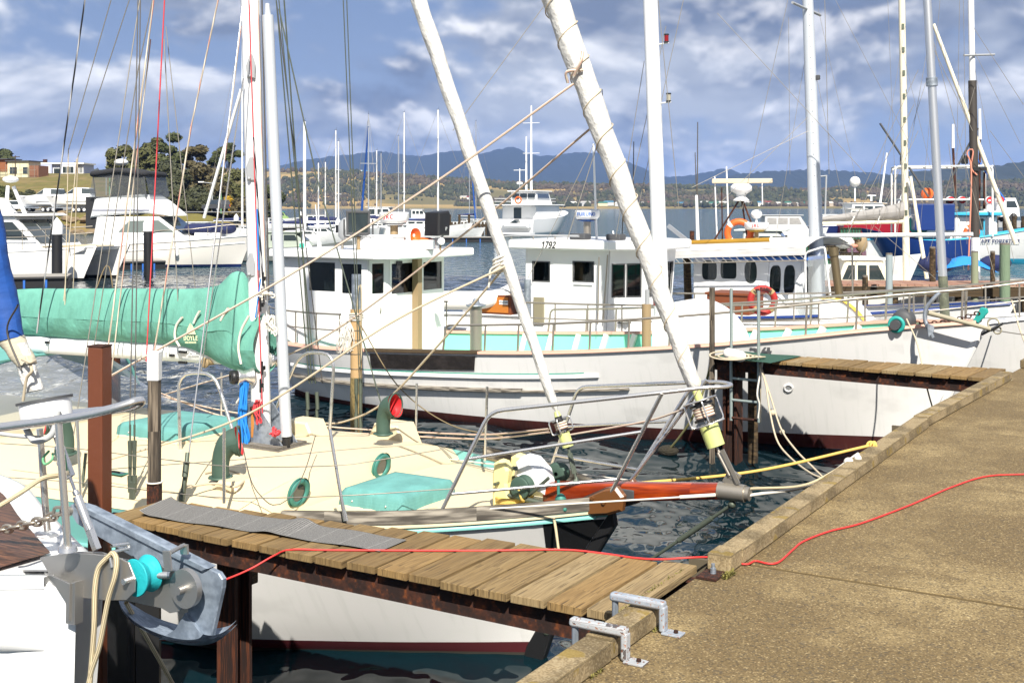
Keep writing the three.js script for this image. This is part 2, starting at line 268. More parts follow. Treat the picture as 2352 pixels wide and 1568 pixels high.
const M = {
concrete: std(lin(0.90, 0.93, 0.89), 0.95, 0, { map: T.concrete, bumpMap: T.concreteBump, bumpScale: 0.004 }),
kerb: std(0xffffff, 0.93, 0, { map: T.kerb, bumpMap: T.noiseBump, bumpScale: 0.004 }),
plank: [0xffffff, 0xe9e2d2, 0xd9cfbb, 0xf4e6cc].map(c => std(c, 0.88, 0, { map: T.wood, bumpMap: T.woodBump, bumpScale: 0.006 })),
greyWood: std(0xffffff, 0.9, 0, { map: T.greyWood, bumpMap: T.noiseBump, bumpScale: 0.003 }),
oldWood: std(0xa08a68, 0.92, 0, { map: T.greyWood, bumpMap: T.noiseBump, bumpScale: 0.004 }),
rust: std(0xffffff, 0.85, 0.1, { map: T.rust, bumpMap: T.noiseBump, bumpScale: 0.003 }),
galv: std(0xffffff, 0.5, 0.55, { map: T.galv }),
steel: std(lin(0.74, 0.72, 0.69), 0.27, 0.88),
dullSteel: std(lin(0.40, 0.36, 0.30), 0.42, 0.75),
wire: std(lin(0.36, 0.33, 0.28), 0.5, 0.7),
darkWire: std(lin(0.09, 0.085, 0.08), 0.6, 0.3),
bronze: std(lin(0.11, 0.13, 0.10), 0.55, 0.5),
verdigris: std(lin(0.05, 0.21, 0.17), 0.6, 0.2),
white: phys(lin(0.80, 0.80, 0.79), 0.32, { clearcoat: 0.3, clearcoatRoughness: 0.25 }),
offWhite: std(lin(0.74, 0.72, 0.67), 0.45),
hullWhite: phys(lin(0.85, 0.85, 0.85), 0.30, { map: T.hull, clearcoat: 0.25, clearcoatRoughness: 0.3 }),
boot: std(0xffffff, 0.8, 0, { map: T.boot }),
cream: std(lin(0.66, 0.555, 0.365), 0.55, 0, { bumpMap: T.noiseBump, bumpScale: 0.0012 }),
creamMast: std(lin(0.74, 0.68, 0.52), 0.5),
teal: std(lin(0.17, 0.43, 0.40), 0.45),
tealCanvas: std(lin(0.16, 0.43, 0.40), 0.85, 0, { map: T.canvas, bumpMap: T.wave, bumpScale: 0.01 }),
sailCover: std(lin(0.165, 0.46, 0.36), 0.82, 0, { map: T.canvas, bumpMap: T.wave, bumpScale: 0.014 }),
sailcloth: std(lin(0.82, 0.80, 0.75), 0.75, 0, { map: T.canvas, bumpMap: T.wave, bumpScale: 0.02 }),
blueCanvas: std(lin(0.008, 0.085, 0.38), 0.75, 0, { map: T.canvas, bumpMap: T.wave, bumpScale: 0.006 }),
navyCanvas: std(lin(0.014, 0.02, 0.075), 0.85),
greyCanvas: std(lin(0.42, 0.40, 0.38), 0.85, 0, { map: T.canvas }),
black: std(lin(0.012, 0.012, 0.013), 0.45),
rubber: std(lin(0.02, 0.02, 0.021), 0.7),
darkGrey: std(lin(0.06, 0.062, 0.066), 0.6),
grey: std(lin(0.32, 0.33, 0.34), 0.5),
alu: std(lin(0.60, 0.61, 0.62), 0.36, 0.75),
aluPaint: std(lin(0.56, 0.59, 0.62), 0.42, 0.25),
varnish: phys(0xffffff, 0.28, { map: T.teakBrown, clearcoat: 0.7, clearcoatRoughness: 0.15 }),
varnishPlain: phys(lin(0.15, 0.06, 0.018), 0.3, { clearcoat: 0.5, clearcoatRoughness: 0.2 }),
teakDeck: std(lin(0.30, 0.13, 0.075), 0.5, 0, { map: T.canvas }),
peach: std(lin(0.60, 0.35, 0.26), 0.55),
mint: std(lin(0.21, 0.66, 0.48), 0.5),
tan: std(lin(0.30, 0.215, 0.115), 0.65),
pileTan: std(lin(0.46, 0.30, 0.14), 0.7, 0, { bumpMap: T.noiseBump, bumpScale: 0.003 }),
brownSteel: std(lin(0.125, 0.036, 0.014), 0.5, 0, { bumpMap: T.noiseBump, bumpScale: 0.0015 }),
red: std(lin(0.52, 0.02, 0.025), 0.5),
cordRed: std(lin(0.62, 0.035, 0.03), 0.5),
ropeRed: std(lin(0.58, 0.05, 0.06), 0.7),
ropeBlue: std(lin(0.01, 0.20, 0.62), 0.7),
rope: std(0xffffff, 0.9, 0, { map: T.rope }),
ropeWhite: std(lin(0.68, 0.64, 0.56), 0.85),
ropeTan: std(lin(0.50, 0.42, 0.30), 0.9),
ropeYellow: std(lin(0.60, 0.40, 0.10), 0.85),
ropeFleck: std(0xffffff, 0.9, 0, { map: T.ropeFleck }),
ropeDark: std(0xffffff, 0.9, 0, { map: T.ropeDark }),
orange: std(lin(0.72, 0.13, 0.02), 0.5),
buoyRed: std(lin(0.36, 0.02, 0.015), 0.6),
mint2: std(lin(0.05, 0.42, 0.30), 0.6),
yellow: std(lin(0.75, 0.50, 0.06), 0.5),
paleYellow: std(lin(0.80, 0.70, 0.30), 0.45),
lime: std(lin(0.58, 0.62, 0.22), 0.4),
blue: std(lin(0.02, 0.12, 0.45), 0.5),
cyan: std(lin(0.04, 0.40, 0.60), 0.5),
navy: std(lin(0.01, 0.02, 0.10), 0.4),
hullBlue: phys(lin(0.01, 0.035, 0.17), 0.3, { clearcoat: 0.4 }),
hullRed: phys(lin(0.30, 0.008, 0.02), 0.35, { clearcoat: 0.4 }),
glass: phys(lin(0.85, 0.9, 0.88), 0.02, { transmission: 1, thickness: 0, ior: 1.45 }),
tint: phys(lin(0.03, 0.04, 0.042), 0.05, { clearcoat: 1, clearcoatRoughness: 0.02 }),
curtain: phys(lin(0.50, 0.52, 0.53), 0.08, { transmission: 0.9, thickness: 0, ior: 1.4 }),
smoke: phys(lin(0.30, 0.33, 0.34), 0.03, { transmission: 1, thickness: 0, ior: 1.45 }),
vinyl: phys(lin(0.80, 0.82, 0.82), 0.12, { transmission: 0.85, thickness: 0, ior: 1.4, bumpMap: T.wave, bumpScale: 0.01 }),
clothDark: std(lin(0.02, 0.021, 0.024), 0.9),
};
M.glass.userData.pane = true;
for (const k of Object.keys(M)) if (M[k].isMaterial) M[k].name = k;

// ---------------------------------------------------------------- hull shell
// spec: xs(y) stern, xb(y) stem, sheer(t), deckW(t), wlW(t); returns P(t, y, side)
function hullShape(o) {
const sh = line1(o.sheer), dw = line1(o.deckW), ww = line1(o.wlW), dr = o.draft ?? 0.6;
const half = (t, y) => { const s = sh(t); const k = clamp((y + dr) / (s + dr)); const kw = dr / (s + dr);
if (k < kw) return ww(t) * Math.pow(clamp(k / kw), 0.55);
return lerp(ww(t), dw(t), Math.pow((k - kw) / (1 - kw), o.flare ?? 0.8)); };
const P = (t, y, side = 1, inset = 0) => { const k = clamp((y) / (o.sheer[o.sheer.length - 1][1])); const xs = o.xs(y), xb = o.xb(y); return V(lerp(xs, xb, t), y, side * Math.max(0, half(t, y) - inset)); };
return { sheer: sh, half, P, deckW: dw,
tOf: (x, y) => clamp((x - o.xs(y)) / (o.xb(y) - o.xs(y))),
band: (y0, y1, nu = 56, nv = 8, inset = 0) => mergeGeometries([1, -1].map(s => norm(grid(nu, nv, (u, v) => { const t = o.bias ? Math.pow(u, o.bias) : u; const a = typeof y0 === 'function' ? y0(t) : y0, b = typeof y1 === 'function' ? y1(t) : y1; return P(t, lerp(a, b, v), s, inset); }, (u, v, p) => [p.x * 0.5, p.y * 0.5])))),
deck: (f, inset = 0.02, nu = 40, nv = 8, crown = 0, t0 = 0, t1 = 1) => grid(nu, nv, (u, v) => { const t = lerp(t0, t1, u), y = f(t), w = (v * 2 - 1), p = P(t, y, 1, inset); return V(p.x, y + crown * (1 - w * w), p.z * w); }, (u, v, p) => [p.x * 0.5, p.z * 0.5]),
ring: (f, w, h, nu = 56, t0 = 0, t1 = 1, out = 0) => mergeGeometries([1, -1].map(s => norm(grid(nu, 5, (u, v) => { const t = lerp(t0, t1, u), y = f(t), p = P(t, y, s); const c = [[out, 0], [out, h], [-w, h], [-w, 0], [-w, 0], [out, 0]][Math.round(v * 5)]; return V(p.x, y + c[1], s * Math.max(0, Math.abs(p.z) + c[0])); }, (u, v, p) => [p.x, v * 0.2])))),
transom: (y0, nv = 10) => { const pts = []; const s = sh(0); for (let i = 0; i <= nv; i++) pts.push(P(0, lerp(y0, s, i / nv), 1)); return grid(8, nv, (u, v) => { const p = P(0, lerp(y0, s, v), 1); return V(p.x, p.y, p.z * (1 - 2 * u)); }, (u, v, p) => [p.z * 0.5, p.y * 0.5]); },
};
}
const fontBold = await new FontLoader().loadAsync('fonts/droid/droid_sans_bold.typeface.json');
const fontSerif = await new FontLoader().loadAsync('fonts/droid/droid_serif_bold.typeface.json');
// letters as thin raised paint, x to the right, y up, facing +z
function letters(s, size, thick = 0.004, font = fontBold, narrow = 1) { const g = new TextGeometry(s, { font, size, depth: thick, curveSegments: 4 }); g.computeBoundingBox(); const b = g.boundingBox; return g.translate(-(b.min.x + b.max.x) / 2, -(b.min.y + b.max.y) / 2, 0).scale(narrow, 1, 1); }
// put a geometry (drawn in x, y facing +z) on a plane: origin, right and up directions
function onPlane(g, o, right, up) { const r = right.clone().normalize(), u0 = up.clone().addScaledVector(r, -up.dot(r)).normalize(), n = r.clone().cross(u0); return g.applyMatrix4(new THREE.Matrix4().makeBasis(r, u0, n).setPosition(o)); }
// ---------------------------------------------------------------- water
{
const r = rng(9), W = [];
for (let i = 0; i < 46; i++) { const L = 0.32 * Math.pow(9, r()), a = 0.6 + (r() - 0.5) * 2.4, k = 2 * Math.PI / L; W.push([Math.cos(a) * k, Math.sin(a) * k, r() * 6.28, 0.0019 * Math.pow(L, 0.95)]); }
const hgt = (x, d) => { let h = 0; const patch = 0.55 + 0.9 * vn(x * 0.22, d * 0.22, 0, 71); for (const w of W) h += w[3] * Math.sin(w[0] * x + w[1] * d + w[2]); return h * patch * (1.15 + 0.9 * sstep(11, 24, d)); };
const x0 = -26, x1 = 26, d0 = 4, d1 = 62, nx = 430, nd = 480;
const near = grid(nx, nd, (u, v) => { const x = lerp(x0, x1, u), d = lerp(d0, d1, Math.pow(v, 1.25)); const f = sstep(0, 0.04, u) * sstep(1, 0.96, u) * sstep(0, 0.01, v) * sstep(1, 0.9, v); return V(x, hgt(x, d) * f, -d); }, (u, v, p) => [p.x / 9, -p.z / 9]);
const o = 9000, far = [];
const quad = (a, b, c, d) => { const g = grid(1, 1, (u, v) => V(lerp(a, b, u), 0, -lerp(c, d, v)), (u, v, p) => [p.x / 9, -p.z / 9]); return g; };
far.push(quad(-o, o, d1, o), quad(-o, x0, d0, d1), quad(x1, o, d0, d1), quad(-o, o, -200, d0));
const N = 1024, hh = new Float32Array(N * N), rw = rng(17), S = [];
for (let i = 0; i < 44; i++) { const m = 5 * Math.pow(14, rw()), a = 0.6 + (rw() - 0.5) * 2.6; S.push([Math.round(Math.cos(a) * m), Math.round(Math.sin(a) * m), rw() * 6.28, 1 / Math.pow(m, 1.18)]); }
const cs = new Float32Array(4096); for (let i = 0; i < 4096; i++) cs[i] = Math.sin(i / 4096 * 2 * Math.PI);
for (let j = 0; j < N; j++) for (let i = 0; i < N; i++) { let h = 0; for (const w of S) h += w[3] * cs[(Math.floor((w[0] * i + w[1] * j) / N * 4096 + w[2] * 652) % 4096 + 4096) & 4095]; hh[j * N + i] = h; }
const k = 30 / 9 * N / 1024, wn = tex(N, N, (u, v) => { const i = Math.round(u * N), j = Math.round(v * N), a = hh[j * N + (i + 1) % N] - hh[j * N + (i + N - 1) % N], b = hh[((j + 1) % N) * N + i] - hh[((j + N - 1) % N) * N + i]; const l = Math.hypot(a * k, b * k, 1); return [0.5 - 0.5 * a * k / l, 0.5 - 0.5 * b * k / l, 0.5 + 0.5 / l]; }, false);
const water = phys(lin(0.0024, 0.0125, 0.0175), 0.04, { ior: 1.333, normalMap: wn, normalScale: new THREE.Vector2(0.95, 0.95) });
water.name = 'water';
structure('water', near, water);
const open_ = phys(lin(0.016, 0.060, 0.080), 0.06, { ior: 1.333, normalMap: wn, normalScale: new THREE.Vector2(2.4, 2.4) }); open_.name = 'open_water';
structure('bay_water', far, open_);
const bed = structure('seabed', box(240, 0.4, 240, 0, -6, -100), std(lin(0.02, 0.03, 0.03), 1));
}
// ---------------------------------------------------------------- wharf (concrete slabs, kerb) in its own axes: x along the edge away from the camera, z towards the right
const WH = 1.5;
const w2 = (o, e) => { const t = Math.atan2(e[1], e[0]); return { o, e, b: [-e[1], e[0]], turn: t }; };
const wharfPt = (fr, s, t, y = WH) => V(fr.o[0] + fr.e[0] * s + fr.e[1] * t, y, -(fr.o[1] + fr.e[1] * s - fr.e[0] * t));
const W1 = w2([1.248, 6.81], [0.515, 0.857]);                    // near straight
const W2 = w2([3.95, 11.34], [0.562, 0.827]);                    // beyond the bend
{
const wharf = new THREE.Group(); wharf.name = 'wharf'; wharf.userData.kind = 'structure'; scene.add(wharf);
const put = (g, fr) => g.applyMatrix4(new THREE.Matrix4().makeBasis(V(fr.e[0], 0, -fr.e[1]), V(0, 1, 0), V(fr.e[1], 0, fr.e[0])).setPosition(fr.o[0], 0, -fr.o[1]));
// deck panels between the joints
const bend = Math.hypot(W2.o[0] - W1.o[0], W2.o[1] - W1.o[1]);
const cuts = [-11, -5.02, 0.24, 5.28];
const rr = rng(3);
for (let i = 0; i < 3; i++) {
const a = cuts[i] + 0.014, b = cuts[i + 1] - 0.014;
const g = rbox(b - a, 0.30, 14, 0.012, (a + b) / 2, WH - 0.15, 7 - 0.155);
mesh('concrete_panel', put(meterUV(g, 0.42, rr(), rr()), W1), M.concrete, wharf);
}
// beyond the bend
for (const [a, b] of [[-0.02, 5.0], [5.02, 10.5]]) {
const g = rbox(b - a - 0.02, 0.30, 14, 0.012, (a + b) / 2, WH - 0.153, 7 - 0.15);
mesh('concrete_panel', put(meterUV(g, 0.42, rr(), rr()), W2), M.concrete, wharf);
}
// joint filler below the gaps
const jf = [];
for (const c of cuts.slice(1)) jf.push(put(box(0.030, 0.2, 13.9, c, WH - 0.113, 6.6), W1));
mesh('joint_filler', jf, std(lin(0.10, 0.08, 0.05), 0.95), wharf);
// edge beam under the slab, and front face
mesh('edge_beam', [put(meterUV(box(16.2, 0.5, 0.3, -2.8, WH - 0.56, 0.02), 0.5), W1), put(meterUV(box(10.5, 0.5, 0.3, 5.3, WH - 0.56, 0), 0.5), W2)], M.kerb, wharf);
// kerb stones
const kw = 0.145, kh = 0.095;
const kerb = (fr, a, b, dz = 0, up = 0) => { const g = rbox(b - a - 0.008, kh + up, kw, 0.012, (a + b) / 2, WH + (kh + up) / 2 + 0.001, -kw / 2 + dz); return put(meterUV(g, 0.9, rr() * 3, rr() * 3), fr); };
mesh('kerb_stone', kerb(W1, -6.6, -4.2), M.kerb, wharf);
mesh('kerb_stone', kerb(W1, -4.2, -1.52), M.kerb, wharf);
mesh('kerb_stone', kerb(W1, -1.52, -0.96, -0.004, 0.004), M.kerb, wharf);
mesh('kerb_stone', kerb(W1, 0.0, 0.20, -0.002, 0.008), M.kerb, wharf);
mesh('kerb_stone', kerb(W1, 0.20, 2.7), M.kerb, wharf);
mesh('kerb_stone', kerb(W1, 2.7, bend - 0.02), M.kerb, wharf);
mesh('kerb_stone', kerb(W2, 0.03, 2.05), M.kerb, wharf);
mesh('kerb_stone', kerb(W2, 2.05, 3.75), M.kerb, wharf);
mesh('kerb_stone', kerb(W2, 4.9, 7.6, 0, 0.01), M.kerb, wharf);
// wharf piles below the edge
for (const s of [-5, -2.2]) mesh('wharf_pile', put(new THREE.CylinderGeometry(0.15, 0.16, 2.5, 12).translate(s, 0.0, 0.35), W1), M.oldWood, wharf);
}
// rust plate with a bolt and the weeds beside it
{
const p = wharfPt(W1, -0.10, -0.03, WH + 0.004);
const t = thing('hold_down_plate', 'small rusty steel plate with a shiny bolt beside the kerb end', 'plate', p, Math.atan2(0.857, 0.515));
mesh('plate', box(0.16, 0.012, 0.12, 0, 0.006, -0.05), M.rust, t);
mesh('bolt', [new THREE.CylinderGeometry(0.018, 0.018, 0.03, 6).translate(0.02, 0.027, -0.045), new THREE.CylinderGeometry(0.011, 0.011, 0.055, 10).translate(0.02, 0.04, -0.045)], M.galv, t);
const r = rng(21), gs = [];
const fr = (s, t, h) => { const q = wharfPt(W1, s, t, WH + 0.002), a = r() * 6.28; const g = new THREE.PlaneGeometry(0.004 + r() * 0.004, h, 1, 2).translate(0, h / 2, 0).rotateX(0.5 + r() * 0.7).rotateY(a); return g.translate(q.x, q.y, q.z); };
for (let i = 0; i < 160; i++) gs.push(fr(-0.06 + r() * 0.13 - 0.05, -0.004 + r() * 0.02, 0.012 + r() * 0.025));
for (let i = 0; i < 110; i++) gs.push(fr(-0.95 + r() * 0.9, -0.27 + r() * 0.012, 0.008 + r() * 0.012));
for (const s0 of [-1.02, -1.7, -2.15, -2.6]) for (let i = 0; i < 40; i++) gs.push(fr(s0 + (r() - 0.5) * 0.12, 0.002 + r() * 0.012, 0.008 + r() * 0.016));
const m = mesh('weeds', gs, std(lin(0.16, 0.14, 0.035), 0.95)); m.userData.kind = 'stuff'; tag(m, 'sparse dry weeds and moss in the kerb joints', 'weeds');
}
// ---------------------------------------------------------------- ladder head hoops on the near kerb
{
const t = thing('wharf_ladder', 'galvanised ladder with peeling white hand hoops over the near kerb', 'ladder', wharfPt(W1, -1.27, 0, WH), Math.atan2(0.857, 0.515));
const peel = tex(256, 256, (u, v) => { const a = fbm(u * 9, v * 9, 9, 4, 701), b = fbm(u * 30, v * 30, 30, 3, 709); let c = mixc([0.60, 0.62, 0.64], [0.74, 0.745, 0.74], a); if (a * 0.8 + b * 0.2 > 0.58) c = [0.33, 0.31, 0.31]; if (b > 0.70) c = mixc([0.58, 0.33, 0.2], c, 0.3); return c; });
const peelClean = tex(256, 256, (u, v) => { const a = fbm(u * 9, v * 9, 9, 4, 721), b = fbm(u * 30, v * 30, 30, 3, 729); let c = mixc([0.52, 0.56, 0.61], [0.67, 0.69, 0.71], a); if (b > 0.69) c = mixc([0.55, 0.33, 0.22], c, 0.35); return c; });
[[-0.215, peel], [0.215, peelClean]].forEach(([s, tx]) => {
const m = std(0xffffff, 0.6, 0.1, { map: tx });
mesh('hoop', [meterUV(rbox(0.055, 0.044, 0.30, 0.016, s, 0.135, -0.09), 4), meterUV(rbox(0.053, 0.13, 0.034, 0.012, s, 0.070, 0.048), 4), meterUV(rbox(0.075, 0.010, 0.10, 0.003, s, 0.006, 0.10), 4)], m, t);
mesh('upright', new THREE.CylinderGeometry(0.017, 0.017, 1.9, 10).translate(s, 0.12 - 0.95, -0.215), M.galv, t);
mesh('bolt', new THREE.CylinderGeometry(0.012, 0.012, 0.012, 6).translate(s, 0.018, 0.115), M.rust, t);
});
for (let i = 0; i < 5; i++) mesh('rung', rod(V(-0.215, -0.28 - i * 0.3, -0.215), V(0.215, -0.28 - i * 0.3, -0.215), 0.012), M.galv, t);
}
// ---------------------------------------------------------------- finger gangways
function gangway(label, o, b, e, len, w0, w1, nPl, y, seed) {
// own axes: x out over the water, z across towards the far side
const t = thing('gangway', label, 'gangway', V(o[0], y, -o[1]), Math.atan2(b[1], b[0]));
const r = rng(seed), pw = len / nPl;
const base = []; for (let i = 0; i < 4; i++) { const g = rbox(pw - 0.020, 0.046, 1, 0.005, 0, -0.023, 0); base.push(g); }
for (let i = 0; i < nPl; i++) {
const x = (i + 0.5) * pw, w = lerp(w0, w1, (i + 0.5) / nPl), j0 = (r() - 0.5) * 0.035, j1 = (r() - 0.5) * 0.03;
const g = base[0].clone(); const p = g.attributes.position, n = g.attributes.normal, uv = g.attributes.uv, u0 = r() * 5, v0 = r() * 7;
for (let k = 0; k < p.count; k++) {                        // lengthen, warp a little; grain runs along the plank
const z = p.getZ(k) + 0.5, zz = lerp(j0, w + j1, z), sk = (r() - 0.5) * 0.0; p.setZ(k, zz);
p.setX(k, p.getX(k) + sk); p.setY(k, p.getY(k) + (p.getX(k)) * 0.0);
const ax = Math.abs(n.getX(k)), ay = Math.abs(n.getY(k)), az = Math.abs(n.getZ(k));
if (az > 0.8) uv.setXY(k, p.getY(k) * 1.5 + u0, p.getX(k) * 1.6 + v0); else if (ay >= ax) uv.setXY(k, zz * 0.85 + u0, p.getX(k) * 1.3 + v0); else uv.setXY(k, zz * 0.85 + u0, p.getY(k) * 1.3 + v0);
}
g.rotateX((r() - 0.5) * 0.008).rotateZ((r() - 0.5) * 0.02);
const m = mesh('plank', g, M.plank[Math.floor(r() * 4)], t); m.position.set(x, (r() - 0.5) * 0.006, 0);
}
for (const [k, inset] of [[0, 0.075], [1, 0.075]]) {           // two channel beams
const za = k ? w0 - inset : inset, zb = k ? w1 - inset : inset;
const a = V(-0.05, -0.125, za), c = V(len + 0.02, -0.125, zb), gs = [bar(a, c, 0.15, 0.012, 0)];
const dir = c.clone().sub(a).normalize(); const ang = Math.atan2(-(zb - za), len);
const L = a.distanceTo(c), mid = a.clone().add(c).multiplyScalar(0.5);
const web = meterUV(box(L, 0.15, 0.012, 0, 0, 0), 1).rotateY(ang).translate(mid.x, mid.y, mid.z);
const fl = s => meterUV(box(L, 0.014, 0.06, 0, s * 0.068, k ? -0.035 : 0.035), 1).rotateY(ang).translate(mid.x, mid.y, mid.z);
mesh('beam', [web, fl(1), fl(-1)], M.rust, t);
}
for (let i = 1; i < 5; i++) { const x = len * i / 5; mesh('cross_member', box(0.05, 0.07, lerp(w0, w1, i / 5) - 0.19, x, -0.10, lerp(w0, w1, i / 5) / 2), M.rust, t); }
return t;
}
const g1o = wharfPt(W1, -0.955, -0.215, WH);
const gang1 = gangway('near plank gangway with grey ribbed mat and red cord lying along it', [g1o.x, -g1o.z], W1.b, W1.e, 3.88, 1.01, 0.50, 17, WH + 0.004, 31);
const gang2 = gangway('farther plank gangway beside the big white fishing boat, green mat at its end', [5.76, 14.53], [-0.804, 0.594], [0.594, 0.804], 3.66, 1.0, 0.56, 17, WH + 0.004, 37);
// ---------------------------------------------------------------- cream ketch lying beyond the near gangway
const AX1 = -Math.atan2(0.515, 0.857);
const Y = thing('sailing_yacht', 'cream decked sailing yacht with green sail cover and varnished bowsprit', 'yacht', V(0.119, 0, -9.62), AX1);
const yp = (px, py, c) => pick(Y, px, py, c);
const yw = (px, py, c) => pick(Y, px, py, c);
{
const L0 = -9.2; M.bronzeGreen = std(lin(0.055, 0.10, 0.075), 0.6, 0.2);
const H = hullShape({ xs: y => L0 + 0.0 - 0.25 * y, xb: y => 0.0 + 0.62 * y * (0.85 + 0.15 * y / 1.28), draft: 0.7, flare: 0.7,
sheer: [[0, 1.20], [0.3, 1.14], [0.6, 1.16], [0.85, 1.20], [1, 1.28]],
deckW: [[0, 0.95], [0.15, 1.35], [0.4, 1.76], [0.6, 1.74], [0.75, 1.60], [0.87, 1.12], [0.95, 0.55], [1, 0.05]],
wlW: [[0, 0.3], [0.15, 1.0], [0.4, 1.55], [0.6, 1.52], [0.75, 1.2], [0.87, 0.66], [0.95, 0.27], [1, 0.03]] });
Y.userData.H = undefined;
const sh = H.sheer;
mesh('antifouling', H.band(-0.7, 0.02, 60, 6), std(lin(0.035, 0.03, 0.022), 0.9), Y);
mesh('boot_stripe', H.band(0.02, t => 0.095 + 0.02 * t, 60, 3), std(lin(0.085, 0.012, 0.016), 0.55), Y, 'dark red boot stripe');
const stk = t => sh(t) - lerp(0.36, 0.07, sstep(0.66, 0.84, t));
mesh('topsides', H.band(t => 0.095 + 0.02 * t, stk, 70, 10), M.hullWhite, Y, 'white topsides');
mesh('sheer_strake', H.band(stk, sh, 70, 4), M.teal, Y, 'teal raised sheer strake');
mesh('rubbing_strake', H.ring(t => stk(t) - 0.005, -0.002, 0.028, 60, 0.0, 0.995, 0.026), M.teal, Y);
mesh('cover_strip', H.ring(t => sh(t) - 0.03, -0.002, 0.03, 60, 0.80, 0.998, 0.014), M.cream, Y);
mesh('transom', H.transom(-0.4), M.hullWhite, Y);
// teak toe rail forward
mesh('toe_rail', H.ring(t => sh(t), 0.035, 0.10, 40, 0.80, 0.998, 0.004), M.greyWood, Y, 'bare grey timber toe rail');
// decks
const brk = -1.78;                                              // raised deck ends here
const tb = H.tOf(brk, 1.2);
const raised = t => sh(t) + 0.02;
const xt = (x, y) => H.tOf(x, y);
const fore = x => 1.05 + 0.05 * sstep(-1.7, 0.8, x);
mesh('foredeck', H.deck(t => 1.06 + 0.06 * t * 0.9, 0.03, 30, 10, 0.05, tb - 0.02, 0.995), M.cream, Y);
// raised deck: crowned top with rounded shoulder, then the sloping front with a soft corner
const crown = (x, z, w) => 1.40 - 0.16 * Math.pow(Math.abs(z) / w, 2.4);
mesh('raised_deck', grid(40, 24, (u, v) => { const t = lerp(0.02, tb, u), w0 = H.half(t, sh(t)), w = v * 2 - 1, z = w * w0, x = lerp(H.P(0.02, sh(0.02)).x, brk, u) + 0.06 * (1 - w * w) * Math.pow(u, 5); const e = Math.pow(Math.abs(w), 4); return V(x, lerp(1.30 + 0.10 * (1 - w * w), sh(t) + 0.004, e), z); }, (u, v, p) => [p.x, p.z]), M.cream, Y);
const wB = H.half(tb, sh(tb));
mesh('deck_break', grid(24, 6, (u, v) => { const w = u * 2 - 1, e = Math.pow(Math.abs(w), 4), top = lerp(1.30 + 0.10 * (1 - w * w), sh(tb) + 0.004, e); const y = lerp(top, 1.07, v), k = 1 - Math.cos(v * Math.PI / 2); return V(brk + 0.12 * Math.sin(v * Math.PI / 2) + 0.06 * (1 - w * w), y, w * (wB - 0.02 - 0.05 * v)); }, (u, v, p) => [p.z, p.y]), M.cream, Y, 'sloping front of the raised deck with two portholes');
// portholes on the break
for (const [px, py] of [[685, 1131], [875, 1071]]) {
const p = yp(px, py, { x: brk + 0.155 });
const t = new THREE.Group(); t.name = 'porthole'; Y.add(t); t.position.copy(p); t.rotation.z = -0.18; t.scale.setScalar(1.22); 
mesh('ring', new THREE.TorusGeometry(0.078, 0.020, 8, 24).rotateY(Math.PI / 2), M.verdigris, t);
mesh('flange', new THREE.CylinderGeometry(0.10, 0.105, 0.02, 24, 1, true).rotateZ(Math.PI / 2), M.verdigris, t);
mesh('pane', new THREE.CylinderGeometry(0.066, 0.066, 0.01, 20).rotateZ(Math.PI / 2), M.tint, t);
}
// stem post, black
{ const pts = [[0.78, 1.26], [0.80, 1.14], [0.28, 0.30], [0.10, -0.2], [-0.05, -0.2], [0.06, 0.30], [0.40, 1.14], [0.38, 1.24]];
mesh('stem_post', extr(pts, 0.085, 0.012), M.black, Y, 'black painted stem');
mesh('stem_cheek', mergeGeometries([1, -1].map(s => norm(grid(6, 8, (u, v) => { const y = lerp(0.42, 1.19, v); const t = lerp(H.tOf(0.62 * y - lerp(0.03, 0.36, v), y), 1, u), p = H.P(t, y, s); return V(p.x, p.y, p.z + s * 0.006); })))), M.black, Y, 'black painted bow patch'); }
const bob = yp(1255, 1447, { z: 0 });
// bowsprit
const tip = yp(1700, 1132, { z: 0 }), heel = yp(1270, 1133, { z: 0 });
const sp = (x, w, h) => { };
{ const a = V(heel.x - 0.05, heel.y + 0.005, 0), b = V(tip.x - 0.12, tip.y, 0), L = b.x - a.x;
const g = grid(30, 16, (u, v) => { const an = v * 2 * Math.PI, x = lerp(a.x, b.x, u), k = lerp(1, 0.74, u), cc = Math.cos(an), ss = Math.sin(an), pw = 0.45; const sq = u < 0.38 ? 0.35 : lerp(0.35, 0.8, (u - 0.38) / 0.62); return V(x, lerp(a.y, b.y, u) + 0.083 * k * Math.sign(ss) * Math.abs(ss) ** sq, 0.075 * k * Math.sign(cc) * Math.abs(cc) ** sq); }, (u, v) => [u * 1.2, v * 0.35]);
const bs = mesh('bowsprit', [g], M.varnish, Y, 'varnished red brown bowsprit');
mesh('end_cap', [new THREE.CylinderGeometry(0.066, 0.064, 0.20, 16).rotateZ(Math.PI / 2).translate(b.x + 0.06, b.y, 0), new THREE.CylinderGeometry(0.05, 0.05, 0.05, 14).rotateZ(Math.PI / 2).translate(b.x + 0.17, b.y, 0), box(0.10, 0.11, 0.03, b.x + 0.06, b.y + 0.10, 0, 0, -0.5)], M.dullSteel, bs);
const sideP = yp(1432, 1136, { z: 0.085 });
mesh('side_plate', rbox(0.17, 0.085, 0.02, 0.01, sideP.x, sideP.y, 0.075), M.darkGrey, bs);
const head = yp(1395, 1150, { z: 0.13 });
